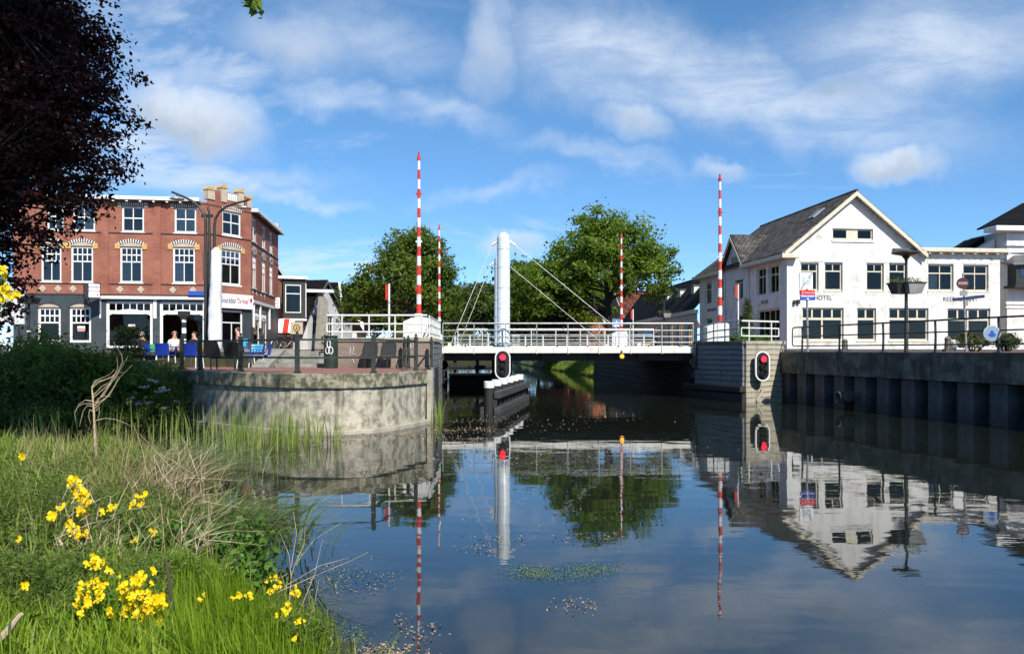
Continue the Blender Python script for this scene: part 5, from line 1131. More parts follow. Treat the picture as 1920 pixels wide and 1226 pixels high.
def flag_sign(px, top, D, lab, base=None):
    q = at(px,657,D); t = thing('barrier_sign_pole', lab, 'sign', (q.x,D,base or ST)); z = at(px,top,D).z-(base or ST)
    part('pole', MB().tube([(0,0,0),(0,0,z)], .04, 8), M['rail_white'], t); part('board', MB().box(-.14,-.05,-.02,.03,z-.62,z-.05), M['red'], t); part('collar', MB().lathe([(.055,0),(.055,.06)], (0,0,z-.75), 8), M['galv'], t); return t
flag_sign(729.5,532,30.,'white pole with a narrow red sign above the left white railing',2.2); flag_sign(1384,533,36.,'white pole with a narrow red sign before the hotel side windows',2.1); flag_sign(1187,580,49.,'white pole with red sign behind the far right barrier cabinet')
q = at(1156,606,50); t = thing('crossing_sign', 'small blue square sign with white triangle behind the far barrier', 'sign', (q.x,50.,ST)); part('pole', MB().tube([(0,.03,0),(0,.03,q.z-ST)], .03, 6), M['galv'], t); part('board', MB().box(-.28,.28,-.02,.02,q.z-ST-.28,q.z-ST+.28), pbr('pale_sign_blue', (.10,.22,.42), .5), t); part('triangle', MB().prism([(-.2,-.03,q.z-ST-.2),(.2,-.03,q.z-ST-.2),(0,-.03,q.z-ST+.18)], (0,.006,0)), M['sign_white'], t)
q = at(964,657,43.5); t = thing('control_cabinet', 'grey control cabinet on the bridge beside the masts', 'cabinet', (q.x+.1,43.3,ST+.17)); part('body', MB().box(-.22,.22,-.2,.2,0,.75), M['galv'], t, bevel=.03); part('dial', MB().tube([(0,-.21,.5),(0,-.2,.5)], .12, 12), M['iron'], t)
# bin
D = 26.2; q = at(620.5,657,D); t = thing('litter_bin', 'round dark green litter bin with white graffiti loops on the terrace', 'bin', (q.x,D,TZ))
part('body', MB().lathe([(.23,0),(.235,.02),(.235,.98),(.215,1.0),(.215,1.04),(.235,1.06),(.235,1.1),(.0,1.11)], n=24), M['bin'], t, smooth=False)
def loop(cx,cz,rx,rz): return [(.0+(.246)*math.sin((cx+rx*math.cos(a))/.236), -.246*math.cos((cx+rx*math.cos(a))/.236), cz+rz*math.sin(a)) for a in np.linspace(0,2*math.pi,16)]
for cx,cz,rx,rz in ((-.02,.82,.055,.12),(-.06,.60,.065,.11),(.05,.60,.065,.11)): part('graffiti', MB().tube(loop(cx,cz,rx,rz), .016, 4), M['stripe_white'], t)
for cx in (-.02,.10): part('sticker', MB().box(cx-.03,cx+.03,-.25,-.24,.93,1.0), M['sign_white'], t)
# graffiti on the abutment wall
def graf(px,py,pts): 
    m = MB(); m.tube([at(px+dx,py+dy,27.08) for dx,dy in pts], .014, 4); return m
gf = thing('wall_graffiti', 'white sprayed loops and letters on the abutment brick wall', 'graffiti', (-5.0,27.08,1.6))
ov_ = lambda rx,ry: [(rx*math.cos(a), ry*math.sin(a)) for a in np.linspace(0,6.28,12)]
for px,py,p_ in ((760,648,ov_(4,7)),(772.5,648,[(-3,6),(-3,-6),(3,-4),(3,0),(-2,1),(4,6)]),(660,657,[(-4,8),(-3,-6),(2,-8),(3,0),(0,6),(7,8)]),(662,675,[(-2,-6),(0,0),(2,6)])): part('stroke', graf(px,py,p_), M['render_grey'], gf, (5.0,-27.08,-1.6))
# ------------------------------------------------------------------ terrace seats, tables, people
def chair(mat, lab, loc, rz, group='plastic terrace chairs'):
    t = thing('terrace_chair', lab, 'chair', loc, rz, group)
    vs = []; n = 7
    for i in range(n+1):                      # curved shell back
        x = -.24+.48*i/n; y = .235+.05*(1-(2*i/n-1)**2); vs += [(x,y-.03,.43),(x,y,.62),(x*1.04,y+.05,.84)]
    m = MB(); m.add(vs, [(3*i+j,3*i+3+j,3*i+4+j,3*i+1+j) for i in range(n) for j in range(2)])
    b = part('backrest', m, mat, t); sm = b.modifiers.new('thick','SOLIDIFY'); sm.thickness = .018
    part('seat', MB().box(-.24,.24,-.22,.24,.42,.45), mat, t, bevel=.015)
    for s in (-1,1):
        part('arm', MB().tube([(s*.25,.2,.64),(s*.27,-.05,.65),(s*.26,-.18,.62),(s*.24,-.2,.44)], .016, 6), mat, t)
        for y0,y1 in ((-.2,-.25),(.22,.28)): part('leg', MB().tube([(s*.21,y0,.43),(s*.24,y1,0)], .017, 6), M['galv'] if mat is None else M['stripe_white'], t)
    return t
def onT(px, D): return ((px-CX)/F*D, D, TZ)
bp_m = M['blue_plastic']
chair(bp_m, 'dark blue plastic chair nearest the hedge, its back to the canal', onT(311,26.4), R(176))
chair(bp_m, 'dark blue plastic chair second from the hedge, its back to the canal', onT(363,26.6), R(172))
chair(bp_m, 'blue plastic chair facing left at the brown table', onT(462,26.8), R(120)); chair(bp_m, 'blue plastic chair turned sideways beside the brown table', onT(480,27.2), R(-70)); chair(bp_m, 'rightmost blue plastic chair at the brown table', onT(493,27.6), R(-82))
chair(M['cyan_plastic'], 'light blue plastic chair behind the brown table', onT(479,30.), R(0)); chair(M['yellow_plastic'], 'yellow plastic chair left of the seated people', onT(307,30.4), R(5)); chair(M['yellow_plastic'], 'yellow plastic chair beside the person in white and black', onT(352,30.6), R(-10)); chair(M['yellow_plastic'], 'yellow plastic chair right of the person in dark clothes', onT(375,30.8), R(10)); chair(M['green_plastic'], 'green plastic chair half hidden by the hedge', onT(275,30.), R(0)); chair(bp_m, 'blue plastic chair by the left end of the terrace', onT(288,28.0), R(90))
def table(loc, lab, mat):
    t = thing('terrace_table', lab, 'table', loc); part('table_top', MB().box(-.55,.55,-.38,.38,.71,.745), mat, t, bevel=.01); part('pedestal', MB().tube([(0,0,.03),(0,0,.71)], .04, 8), M['iron'], t); part('foot', MB().box(-.3,.3,-.3,.3,0,.03), M['iron'], t); return t
table(onT(456,28.2), 'brown terrace table among the blue chairs', M['wood_table']); table(onT(330,28.0), 'dark terrace table behind the two near blue chairs', M['blue_plastic'])
def bench(loc, rz, lab):
    t = thing('twin_seat', lab, 'bench', loc, rz)
    for x in (-.33,.33):
        ring = [(-.26,.12,.40),(-.26,.2,.62),(-.22,.28,.86),(-.16,.3,.9),(.16,.3,.9),(.22,.28,.86),(.26,.2,.62),(.26,.12,.40),(.24,-.3,.40),(-.24,-.3,.40)]
        part('seat_frame', MB().tube([(x+a,b,c) for a,b,c in ring]+[(x+ring[0][0],ring[0][1],ring[0][2])], .018, 6), M['iron'], t)
        part('back_panel', MB().prism([(x-.25,.13,.42),(x+.25,.13,.42),(x+.25,.215,.64),(x+.2,.28,.87),(x-.2,.28,.87),(x-.25,.215,.64)], (0,.012,0)), M['mesh'], t)
        part('seat_panel', MB().box(x-.24,x+.24,-.29,.12,.40,.412), M['mesh'], t)
    for x in (-.4,.4): part('leg', MB().tube([(x,.15,.4),(x,.12,.0)], .025, 6).tube([(x,-.2,.4),(x,-.22,0)], .025, 6), M['iron'], t)
    part('crossbar', MB().bar((-.5,0,.37),(.5,0,.37),.05,.05), M['iron'], t); return t
bench((*onT(422,23.9)[:2],TZ), R(170), 'pair of dark mesh seats behind the shaded end of the fence'); bench((*onT(708,26.3)[:2],TZ), R(-8), 'pair of dark mesh seats against the abutment brick wall')
def person(loc, rz, lab, shirt, trousers, hair, stand=False):
    """one skinned body, posed seated (or standing), with hair as its child"""
    if stand: J = {'pel':(0,0,.95,.13),'che':(0,-.01,1.28,.15),'neck':(0,-.01,1.47,.06),'head':(0,-.03,1.6,.095),'top':(0,-.02,1.72,.075)}; hip, knee, foot = .95, (.1,-.02,.5), (.1,.0,.06)
    else: J = {'pel':(0,0,.53,.14),'che':(0,-.04,.87,.15),'neck':(0,-.06,1.06,.06),'head':(0,-.09,1.19,.095),'top':(0,-.08,1.31,.075)}; hip, knee, foot = .53, (.12,-.44,.50), (.12,-.40,.08)
    vs = [J[k] for k in ('pel','che','neck','head','top')]; es = [(0,1),(1,2),(2,3),(3,4)]
    zc = J['che'][2]
    for s in (-1,1):
        b = len(vs); vs += [(s*.19,J['che'][1],zc+.1,.065),(s*.25,J['che'][1]-.05,zc-.17,.05),(s*.15,J['che'][1]-.28,zc-.22 if not stand else zc-.1,.04),(s*.09,J['che'][1]-.36,zc-.18 if not stand else zc-.05,.035)]; es += [(1,b),(b,b+1),(b+1,b+2),(b+2,b+3)]
        b = len(vs); vs += [(s*.1,-.02,hip-.02,.095),(s*knee[0],knee[1],knee[2],.065),(s*foot[0],foot[1],foot[2],.045),(s*foot[0],foot[1]-.16,foot[2]-.02,.035)]; es += [(0,b),(b,b+1),(b+1,b+2),(b+2,b+3)]
    nose = len(vs); vs.append((0,J['head'][1]-.10,J['head'][2],.022)); es.append((3,nose))
    me = bpy.data.meshes.new('person'); me.from_pydata([v[:3] for v in vs], es, [])
    o = bpy.data.objects.new('person', me); COL.objects.link(o)
    md = o.modifiers.new('skin','SKIN'); 
    for i, v in enumerate(vs): me.skin_vertices[0].data[i].radius = (v[3], v[3])
    me.skin_vertices[0].data[0].use_root = True
    sb = o.modifiers.new('sub','SUBSURF'); sb.levels = sb.render_levels = 1
    dg = bpy.context.evaluated_depsgraph_get(); m2 = bpy.data.meshes.new_from_object(o.evaluated_get(dg)); bpy.data.objects.remove(o)
    for mt in (M[shirt], M[trousers], M['skin'], M['cloth_dark']): m2.materials.append(mt)
    zn, hz_ = J['neck'][2]-.02, hip+.06
    for p in m2.polygons:
        c = p.center; hand = abs(c.x) < .17 and c.y < J['che'][1]-.24 and c.z > hip+.08
        p.material_index = 2 if c.z > zn or hand else (3 if c.z < .11 else (1 if c.z < hz_ and not (abs(c.x) > .2) else 0))
        p.use_smooth = True
    b = tag(link('person', m2, None, loc, rz), lab, 'person')
    hd = Vector(J['head'][:3]); m = MB(); r_ = .112; vs = []; n = 12
    for i in range(5):
        th = R(8+i*22)
        for j in range(n):
            a = 2*math.pi*j/n; vs.append((r_*math.sin(th)*math.cos(a), .025+r_*1.05*math.sin(th)*math.sin(a), .045+r_*1.05*math.cos(th)))
    m.add(vs, [(i*n+j,i*n+(j+1)%n,(i+1)*n+(j+1)%n,(i+1)*n+j) for i in range(4) for j in range(n) if not (i > 1 and math.sin(2*math.pi*(j+.5)/n) < -.35)]+[tuple(range(n))])
    part('hair', m, hair, b, hd, smooth=True)
    ey = MB()
    for s in (-1,1): ey.lathe([(.012,-.006),(.014,0),(.008,.008)], (s*.035,-.092,.02), 6)
    part('eyes', ey, M['cloth_dark'], b, hd); return b
person((*onT(327,30.3)[:2],TZ), R(30), 'person seated at the terrace in black and white clothing with a pink cap', 'cloth_white', 'cloth_dark', M['cloth_pink']); person((*onT(366,30.5)[:2],TZ), R(-10), 'person in dark clothing seated at a terrace table', 'cloth_dark', 'cloth_blue', M['hair'])
person((*onT(449,33.5)[:2],ST-.28), R(-60), 'person in a pale top seated near the cafe door', 'cloth_pink', 'cloth_dark', M['hair']); person((*onT(266,31.)[:2],TZ), R(15), 'person with short pale hair seated behind the hedge', 'cloth_dark', 'cloth_blue', pbr('grey_hair', (.40,.34,.28), .7))
for px, D, b_ in ((327,30.32,TZ),(366,30.52,TZ),(449,33.52,ST-.28),(266,31.02,TZ)):
    lab = {327:'chair under the person in black and white',366:'chair under the person in dark clothing',449:'chair under the person in the pale top',266:'chair under the person behind the hedge'}[px]
    chair(M['yellow_plastic'] if px < 400 else M['cyan_plastic'], 'plastic '+lab, ((px-CX)/F*D, D+.06, b_), R(0))
# ------------------------------------------------------------------ bicycles and a parked car
def bicycle(loc, rz, lab, mt):
    t = thing('bicycle', lab, 'bicycle', loc, rz)
    for x in (-.53,.53):
        ring = [(x+.335*math.cos(a),0,.34+.335*math.sin(a)) for a in np.linspace(0,2*math.pi,20)]; w = part('wheel', MB().tube(ring, .022, 6), M['tyre'], t)
        m = MB()
        for k in range(8): a = k*math.pi/8; m.tube([(x-.33*math.cos(a),0,.34-.33*math.sin(a)),(x+.33*math.cos(a),0,.34+.33*math.sin(a))], .004, 3)
        part('spokes', m, M['galv'], w)
    part('frame', MB().tube([(-.53,0,.34),(-.05,0,.30),(.38,0,.72),(-.16,0,.74),(-.53,0,.34)], .02, 6).tube([(-.05,0,.30),(-.20,0,.86)], .018, 6).tube([(.53,0,.34),(.36,0,.95)], .02, 6), mt, t)
    part('saddle', MB().prism([(-.34,-.07,.88),(-.34,.07,.88),(-.1,.02,.9),(-.1,-.02,.9)], (0,0,.05)), M['cloth_dark'], t); part('handlebar', MB().tube([(.2,-.28,1.0),(.34,-.2,1.02),(.38,0,.98),(.34,.2,1.02),(.2,.28,1.0)], .014, 6), M['galv'], t); part('mudguard', MB().tube([(-.53+.37*math.cos(a),0,.34+.37*math.sin(a)) for a in np.linspace(.4,3.0,8)], .02, 4), M['stripe_white'], t); return t
bicycle((at(524,0,50).x,50.,ST), R(70), 'black bicycle parked left of the striped awning shop', M['iron']); bicycle((at(538,0,50.8).x,50.8,ST), R(50), 'bicycle with white mudguards parked beside the black one', M['galv'])
def car(loc, rz, lab):
    t = thing('parked_car', lab, 'car', loc, rz)
    prof = [(-2.0,.32),(-2.05,.62),(-1.95,.86),(-1.45,.95),(-.75,1.42),(.75,1.45),(1.45,1.0),(2.0,.86),(2.05,.5),(1.98,.3)]
    m = MB(); n = len(prof); vs = []
    for y, k in ((-.82,.9),(-.72,1.),(.72,1.),(.82,.9)):
        for x, z in prof: yy = y if z < 1.0 or abs(y) < .8 else y*.8; vs.append((x*(.985 if abs(y) > .8 else 1), y*(1 if z < 1 else .84), z*(1 if abs(y) < .8 or z < .9 else .97)))
    m.add(vs, [(r*n+i, r*n+(i+1)%n, (r+1)*n+(i+1)%n, (r+1)*n+i) for r in range(3) for i in range(n)]+[tuple(range(n)), tuple(3*n+i for i in range(n))])
    part('body', m, M['car'], t, bevel=.03)
    for x in (-1.25,1.25):
        for y in (-.8,.8): w = part('wheel', MB().tube([(x,y-.09,.32),(x,y+.09,.32)], .32, 16), M['tyre'], t); part('rim', MB().tube([(x,y+(.1 if y > 0 else -.1),.32),(x,y+(.06 if y > 0 else -.06),.32)], .2, 12), M['galv'], w)
    for y in (-1,1): part('side_window', MB().prism([(-1.05,y*.70,1.0),(1.1,y*.70,1.02),(.68,y*.66,1.36),(-.62,y*.66,1.34)], (0,y*.02,0)), M['glass_sky'], t)
    part('windscreen', MB().face([(1.40,-.56,1.03),(1.40,.56,1.03),(.84,.5,1.41),(.84,-.5,1.41)]), M['glass_sky'], t)
    for y in (-.55,.55): part('headlight', MB().box(2.0,2.06,y-.16,y+.16,.6,.74), M['galv'], t)
    part('number_plate', MB().box(2.055,2.07,-.26,.26,.42,.53), M['yellow_plastic'], t); return t
q = at(1216,657,56.); car((q.x-.2,57.,ST), R(-95), 'black car parked by the long white wing behind the bridge')
# stone bollards and clipped bushes in front of the hotel
def bollard(px, D, h, lab): t = thing('stone_bollard', lab, 'bollard', ((px-CX)/F*D,D,ST)); part('shaft', MB().lathe([(.15,0),(.13,h*.75),(.15,h*.78),(.15,h*.84),(.08,h*.95),(.02,h)], n=10), M['coping_dark'], t); part('base', MB().box(-.17,.17,-.17,.17,0,.12), M['coping_dark'], t)
bollard(1584,38.,.62,'short dark bollard before the left ground floor window of the hotel'); bollard(1777,36.,.72,'short dark bollard left of the clipped bushes by the hotel')
for px, D in ((1788,37.),): t = thing('white_planter', 'small white pot beside the dark bollard by the hotel', 'pot', ((px-CX)/F*D,D,ST)); part('pot', MB().lathe([(.10,0),(.18,.5),(.16,.52),(.02,.5)], n=12), M['stripe_white'], t); part('foot', MB().lathe([(.13,0),(.13,.05)], n=12), M['stripe_white'], t)
for px, D in ((20,30.),(66,30.4)):
    q = at(px,657,D); t = thing('white_garden_table', 'white garden table behind the hedge at the left edge' if px < 40 else 'white garden bench behind the hedge by the street lamp', 'table', (q.x,D,1.6)); part('top', MB().box(-.6,.6,-.3,.3,.68,.74), M['stripe_white'], t)
    for x in (-.5,.5): part('leg', MB().box(x-.03,x+.03,-.2,.2,0,.68), M['stripe_white'], t)
    part('shelf', MB().box(-.47,.47,-.05,.05,.3,.34), M['stripe_white'], t)
# ================================================================== trees and plants
def tree(name, lab, base, lobes, seed, nclump, per, leaf, cr, lm, bark, trunk_r=.3, fork=2., top=None, nlimb=16, group=None, flat=.7, edge=2.4, low=-.75, ntwig=60):
    rg = np.random.default_rng(seed); rnd = random.Random(seed)
    t = thing(name, lab, 'tree', base, group=group)
    cen, out = clumps(rg, lobes, nclump, edge, low)
    v, f, tn = foliage(rg, cen, out, cr, per, leaf, flat)
    link('crown', npmesh('crown', v, f, lm, tn), t)
    L = np.array(lobes); mid = (L[:, :3]*L[:, 3:4]).sum(0)/L[:, 3].sum(); top = top or (mid[2] + L[:, 5].max()*.5)
    tp = [Vector((0,0,-.3)), Vector((rnd.uniform(-.1,.1),0,fork*.5)), Vector((mid[0]*.15,mid[1]*.15,fork)), Vector((mid[0]*.55+rnd.uniform(-.3,.3),mid[1]*.5,(fork+top)/2)), Vector((mid[0],mid[1],top))]
    part('trunk', MB().tube(tp, [trunk_r*1.25,trunk_r,trunk_r*.85,trunk_r*.5,trunk_r*.15], 9), bark, t, smooth=True)
    m = MB(); far = np.argsort(-np.linalg.norm(cen-mid, axis=1)); pick = [cen[i] for i in rg.choice(far[:max(nlimb*6,40)], nlimb, replace=False)]; ends = []
    for p in pick:
        k = rnd.uniform(0,.8); s = tp[2].lerp(tp[4], k); e = Vector(p)*.94 + Vector(mid)*.06; md = s.lerp(e,.5)+Vector((rnd.uniform(-.4,.4),rnd.uniform(-.4,.4),rnd.uniform(-.1,.7)))
        r0 = trunk_r*.42*(1-k*.6); m.tube([s,s.lerp(md,.6),md,md.lerp(e,.55),e], [r0,r0*.75,r0*.5,r0*.3,r0*.1], 6, False); ends += [md, md.lerp(e,.55)]
    for i in rg.choice(len(cen), min(ntwig,len(cen)), replace=False):
        c = Vector(cen[i]); s = min(ends, key=lambda q: (q-c).length); r0 = trunk_r*.1; m.tube([s, s.lerp(c,.5)+Vector((rnd.uniform(-.15,.15),rnd.uniform(-.15,.15),rnd.uniform(-.1,.2))), c], [r0,r0*.7,r0*.3], 4, False)
    part('branches', m, bark, t); return t
tree('oak_tree', 'broad light green oak beyond the right end of the bridge', (7.9,62,ST),
     [(-1.2,0,7.0,4.2,4,3.2),(2.6,0,6.6,2.8,3,2.6),(-4.6,0,5.0,3.0,3,2.3),(-.6,0,9.6,2.5,2.3,2.1),(1.9,0,9.3,1.9,2.0,1.9),(3.9,.3,7.2,1.6,1.8,1.6),(4.1,0,4.7,1.1,1.5,.8),(-6.6,.5,4.6,2.2,2.2,2.2)], 11, 520, 60, .29, .74, M['leaf'], M['bark_dark'], .34, 2.6, nlimb=26)
tree('lime_tree', 'wide olive green tree behind the tallest barrier', (-8.3,62,ST),
     [(0,0,6.1,3.9,3.8,3.3),(-3.0,0,4.3,2.6,2.6,2.6),(2.4,0,4.9,2.4,2.4,2.5),(.3,0,8.3,2.5,2.2,1.9),(-4.2,.4,3.2,1.5,1.5,1.7),(3.3,0,3.6,1.2,1.2,1.2)], 12, 350, 60, .28, .72, M['leaf2'], M['bark'], .3, 2.2, nlimb=20)
tree('oak_tree', 'full green oak behind the bridge, left of the broad oak', (6.6,80,ST), [(-3.4,0,5.6,4.2,3.6,3.2),(-6.0,0,4.6,2.6,2.6,2.6),(-1.0,0,7.2,3.4,3,2.6),(-4.0,0,8.2,2.2,2.2,1.7),(1.5,0,4.8,2.6,2.6,2.4)], 17, 430, 52, .36, .85, M['leaf'], M['bark_dark'], .3, 2.2, nlimb=18)
bgt = tree('background_tree', 'rounded dark tree far behind the bridge masts', ((905-CX)/F*100,100,ST),
     [(0,0,4.6,4.2,3.6,3.2),(-1.6,0,6.6,2.2,2.2,1.9),(2.0,0,6.0,2.4,2.2,2.0),(.2,0,7.6,1.7,1.6,1.5)], 13, 260, 40, .48, 1.15, M['leaf_far'], M['bark_dark'], .28, 1.6, group='trees beyond the bridge', nlimb=10, ntwig=20)
for px, D, rz, s, lab in ((985,92,1.,1.18,'taller dark tree far behind the right mast stays'),(845,112,2.2,.95,'far tree at the left end of the bridge'),(1050,86,2.9,.98,'dark tree behind the orange brick gable house'),(740,98,.5,1.0,'dark tree behind the wide olive tree'),(665,104,4.,1.0,'far tree left of the wide olive tree'),(1120,112,3.5,1.15,'far tree behind the oak trunk'),(950,125,5.,1.25,'farthest tree in the gap behind the masts'),(790,118,.9,1.05,'far tree between the wide olive tree and the masts'),(1010,118,5.6,1.0,'low far tree under the right mast stays')):
    dup(bgt, ((px-CX)/F*D, D, ST), rz, lab, s)
for k_, (x_, y_, s_) in enumerate(((-30,-44,.9),(-14,-50,1.0),(2,-54,.95),(16,-50,1.0),(32,-46,.95),(46,-34,.9))): dup(bgt, (x_, y_, .8), k_*1.3, ('first','second','third','fourth','fifth','sixth')[k_]+' unseen tree from the left, added behind the viewer to darken window reflections', s_)  # unseen trees added to block the bright horizon in the window reflections
# low dark shrubs along the far banks, with rows added to darken the water
rg = np.random.default_rng(21); lob = []
for k in range(26): x = -14+k*1.25+rg.uniform(-.4,.4); y = 84+rg.uniform(-3,10)+abs(x)*.3; lob.append((x,y,ST+1.1,1.6,1.4,rg.uniform(1.2,2.0)))
lob = [l for l in lob if not (1.5-(l[1]-99)*.08 < l[0] < 8.5 and l[1] < 99) or l[0] < -6]
lob += [(x_, 153, ST+1.2, 1.6, 1.2, 2.6) for x_ in np.arange(-22,8,1.8)]  # row added across the canal end to keep sky out of the reflection
lob += [(-7.6-(y_-60)*.10, y_, 1.6, 1.0, 1.6, 1.5) for y_ in np.arange(60,104,2.6)]  # left bank row added so the water beyond the bridge reflects dark
cen, out = clumps(rg, lob, 760); v,f,tn = foliage(rg, cen, out, .8, 26, .40)
tag(link('far_shrubbery', npmesh('far_shrubbery', v, f, M['leaf_far'], tn)), 'dark shrubbery far beyond the bridge, with rows added to darken the water', 'shrubbery', kind='stuff')
# copper beech at the left edge
tree('copper_beech', 'dark purple copper beech overhanging the left edge', (-12.0,14.6,1.2),
     [(1.7,0,6.4,2.4,2.2,2.6),(3.2,0,5.1,1.75,1.8,1.35),(2.5,0,7.0,1.9,2,1.5),(1.2,0,9.2,2.6,2.6,2.0),(1.9,0,3.4,1.6,1.4,1.25),(1.6,0,2.1,1.3,1.2,.95),(2.9,0,4.1,1.5,1.4,1.0),(1.6,0,4.6,1.7,1.5,1.6),(3.6,0,6.1,1.3,1.2,1.0)], 14, 1700, 56, .105, .33, M['leaf_beech'], M['bark_dark'], .4, 2.4, nlimb=40, flat=.55, low=-.95, edge=2.1, ntwig=700)
# the tree that stands behind the camera: one twig of it hangs into view, its crown shades the left of the terrace
ot = tree('overhanging_maple', 'tree overhead whose leafy twig hangs into the top of the view', (-7.2,-1.5,.7),
     [(2.6,10.6,12.4,4.0,3.2,2.4),(.0,9.6,12.6,3.6,3.2,2.2),(-2.6,9.6,12.0,3.4,3.0,2.2),(3.0,5.6,11.9,3.2,2.0,1.5),(-.6,5.8,11.6,2.8,2.0,1.5)], 15, 430, 40, .26, .9, M['leaf'], M['bark'], .42, 4., nlimb=16, top=12.)
q = at(462,-8,7.); tw_ = MB(); loc_ = Vector((-7.2,-1.5,.7))
e = at(486,26,7.)-loc_; s = at(464,0,7.)-loc_
tw_.tube([Vector((3.4,7.6,9.6)), Vector((4.4,8.0,6.4)), s+Vector((-.10,0,.35)), s+Vector((-.03,0,.0)), e], [.05,.025,.010,.006,.003], 5, False); part('hanging_twig', tw_, M['bark_dark'], ot)
rg = np.random.default_rng(31); n = 60; k = rg.uniform(0,1,n)[:,None]; pos = np.array(s+Vector((-.05,0,.10)))*(1-k)+np.array(e)*k + rg.normal(size=(n,3))*np.array([.035,.04,.03])
v,f = leaves(rg, pos, norm(rg.normal(size=(n,3))+np.array([0,-1.2,.3])), .085, .8); link('twig_leaves', npmesh('twig_leaves', v, f, M['leaf'], rg.uniform(0,1,n)), ot)

# ------------------------------------------------------------------ left bank behind the inlet: terrain, hedge bushes
def grid_mb(xs, ys, fn):
    m = MB(); nx, ny = len(xs), len(ys); m.v = [(x,y,fn(x,y)) for y in ys for x in xs]; m.f = [(j*nx+i,j*nx+i+1,(j+1)*nx+i+1,(j+1)*nx+i) for j in range(ny-1) for i in range(nx-1)]; return m
sstep = lambda a,b,x: (lambda t: t*t*(3-2*t))(min(1,max(0,(x-a)/(b-a))))
def far_bank(x, y):
    if x > -14.1 and y > 24.4: return 1.2
    e0 = 19.3 + max(0,(x+11.5))*2.2
    return -.6 + 2.0*sstep(e0-1.0, e0+2.0, y) + .55*sstep(e0+2, 26.5, y) + .08*math.sin(x*2.1+y)
struct('left_bank', grid_mb(np.linspace(-40,-9.6,60), np.linspace(17,28.3,24), far_bank), M['soil'])
def bush(name, lab, base, lobes, seed, nclump, per, leaf, cr, lm, cat='bush', group=None, stems=True, asp=.55):
    rg = np.random.default_rng(seed); t = thing(name, lab, cat, base, group=group); cen, out = clumps(rg, lobes, nclump, 2.2, -.6); v,f,tn = foliage(rg, cen, out, cr, per, leaf, aspect=asp); link('foliage', npmesh('foliage', v, f, lm, tn), t)
    if stems:
        m = MB(); rnd = random.Random(seed)
        for i in rg.choice(len(cen), min(14,len(cen)), replace=False): c = cen[i]; m.tube([(c[0]*.2,c[1]*.2,-.1),(c[0]*.6,c[1]*.6,c[2]*.55),tuple(c)], [.03,.02,.006], 5, False)
        part('stems', m, M['bark_dark'], t)
    return t
def onB(px, D, z): return ((px-CX)/F*D, D, z)
bush('hedge_bush', 'large dark bush at the left edge under the copper beech', onB(30,21.,.9), [(0,0,.5,1.7,1.2,.9),(1.2,-.3,.3,1.2,1,.8),(-1.,.2,.6,1.4,1.2,.8),(.6,0,1.0,.9,.8,.5)], 41, 230, 44, .11, .34, M['leaf_hedge'])
bush('hedge_bush', 'dark spreading bush between the left bush and the fir', onB(140,20.6,.8), [(0,0,.45,1.5,1.1,.85),(-.9,.2,.5,1.1,.9,.8),(1.0,0,.3,1.1,.9,.8),(.2,0,.95,1.,.8,.35)], 42, 230, 44, .11, .34, M['leaf_hedge'])
bush('hedge_bush', 'dark leafy bush against the end of the terrace wall', onB(268,21.6,.5), [(0,0,.5,1.0,.9,.8),(-.7,0,.3,.9,.8,.7),(.55,.1,.35,.7,.7,.7)], 43, 200, 44, .10, .30, M['leaf_hedge'])
bush('hedge_bush', 'low dark bush right under the left bushes at the water', onB(80,19.5,.1), [(0,0,.2,2.1,.6,.55),(1.6,.1,.2,1.4,.6,.5),(-1.8,0,.3,1.2,.6,.6)], 44, 160, 40, .10, .30, M['leaf_hedge'])
bush('hedge_bush', 'tall thin bush before the arched grey cafe window', onB(88,24.,1.2), [(0,0,.7,.7,.6,.9),(.5,0,.4,.7,.6,.6),(-.5,0,.4,.7,.6,.6)], 46, 120, 36, .11, .30, M['leaf_hedge'])
# young fir: layered
rg = np.random.default_rng(45); t = thing('young_fir', 'young dark fir standing in the hedge before the cafe window', 'tree', onB(240,22.4,.9)); cs, os_ = [], []
for lay in range(9):
    z = .25+lay*.19; rr = .95*(1-lay/9.6)
    for k in range(int(10+12*(1-lay/9))): a = rg.uniform(0,6.28); r_ = rr*rg.uniform(.35,1); cs.append((r_*math.cos(a), r_*math.sin(a), z-.12*r_)); os_.append((math.cos(a),math.sin(a),.2))
v,f,tn = foliage(rg, np.array(cs), np.array(os_), .26, 46, .085, .35, .9, .35); link('foliage', npmesh('foliage', v, f, M['leaf_fir'], tn), t); part('trunk', MB().tube([(0,0,-.2),(0,0,1.95)], [.06,.01], 6), M['bark_dark'], t)
# cow parsley
rg = np.random.default_rng(47); cp = thing('cow_parsley', 'cow parsley with white flower heads against the terrace wall end', 'plant', onB(285,20.6,.3)); m = MB(); P_ = []
for px,py in ((228,722),(241,718),(250,702),(270,725),(280,713),(290,715),(300,733),(312,731),(248,746),(268,751),(275,757),(240,757),(253,758),(281,754),(330,753),(310,765),(295,718),(262,757),(305,727)):
    q = at(px,py,20.4+rg.uniform(-.4,.5)); c = q-Vector(onB(285,20.6,.3)); m.tube([(c.x*.6,c.y,-.3),tuple(c)], [.012,.006], 4, False); P_ += [tuple(c+Vector(rg.normal(size=3)*np.array([.06,.06,.018]))) for _ in range(26)]
P_ = np.array(P_); v,f = leaves(rg, P_, norm(rg.normal(size=P_.shape)*.5+np.array([0,-.3,1.])), .04, .9); tag(link('flower_heads', npmesh('flower_heads', v, f, M['petal_white'], rg.uniform(0,1,len(P_))), cp), kind='stuff'); part('stems', m, M['leaf_hedge'], cp)
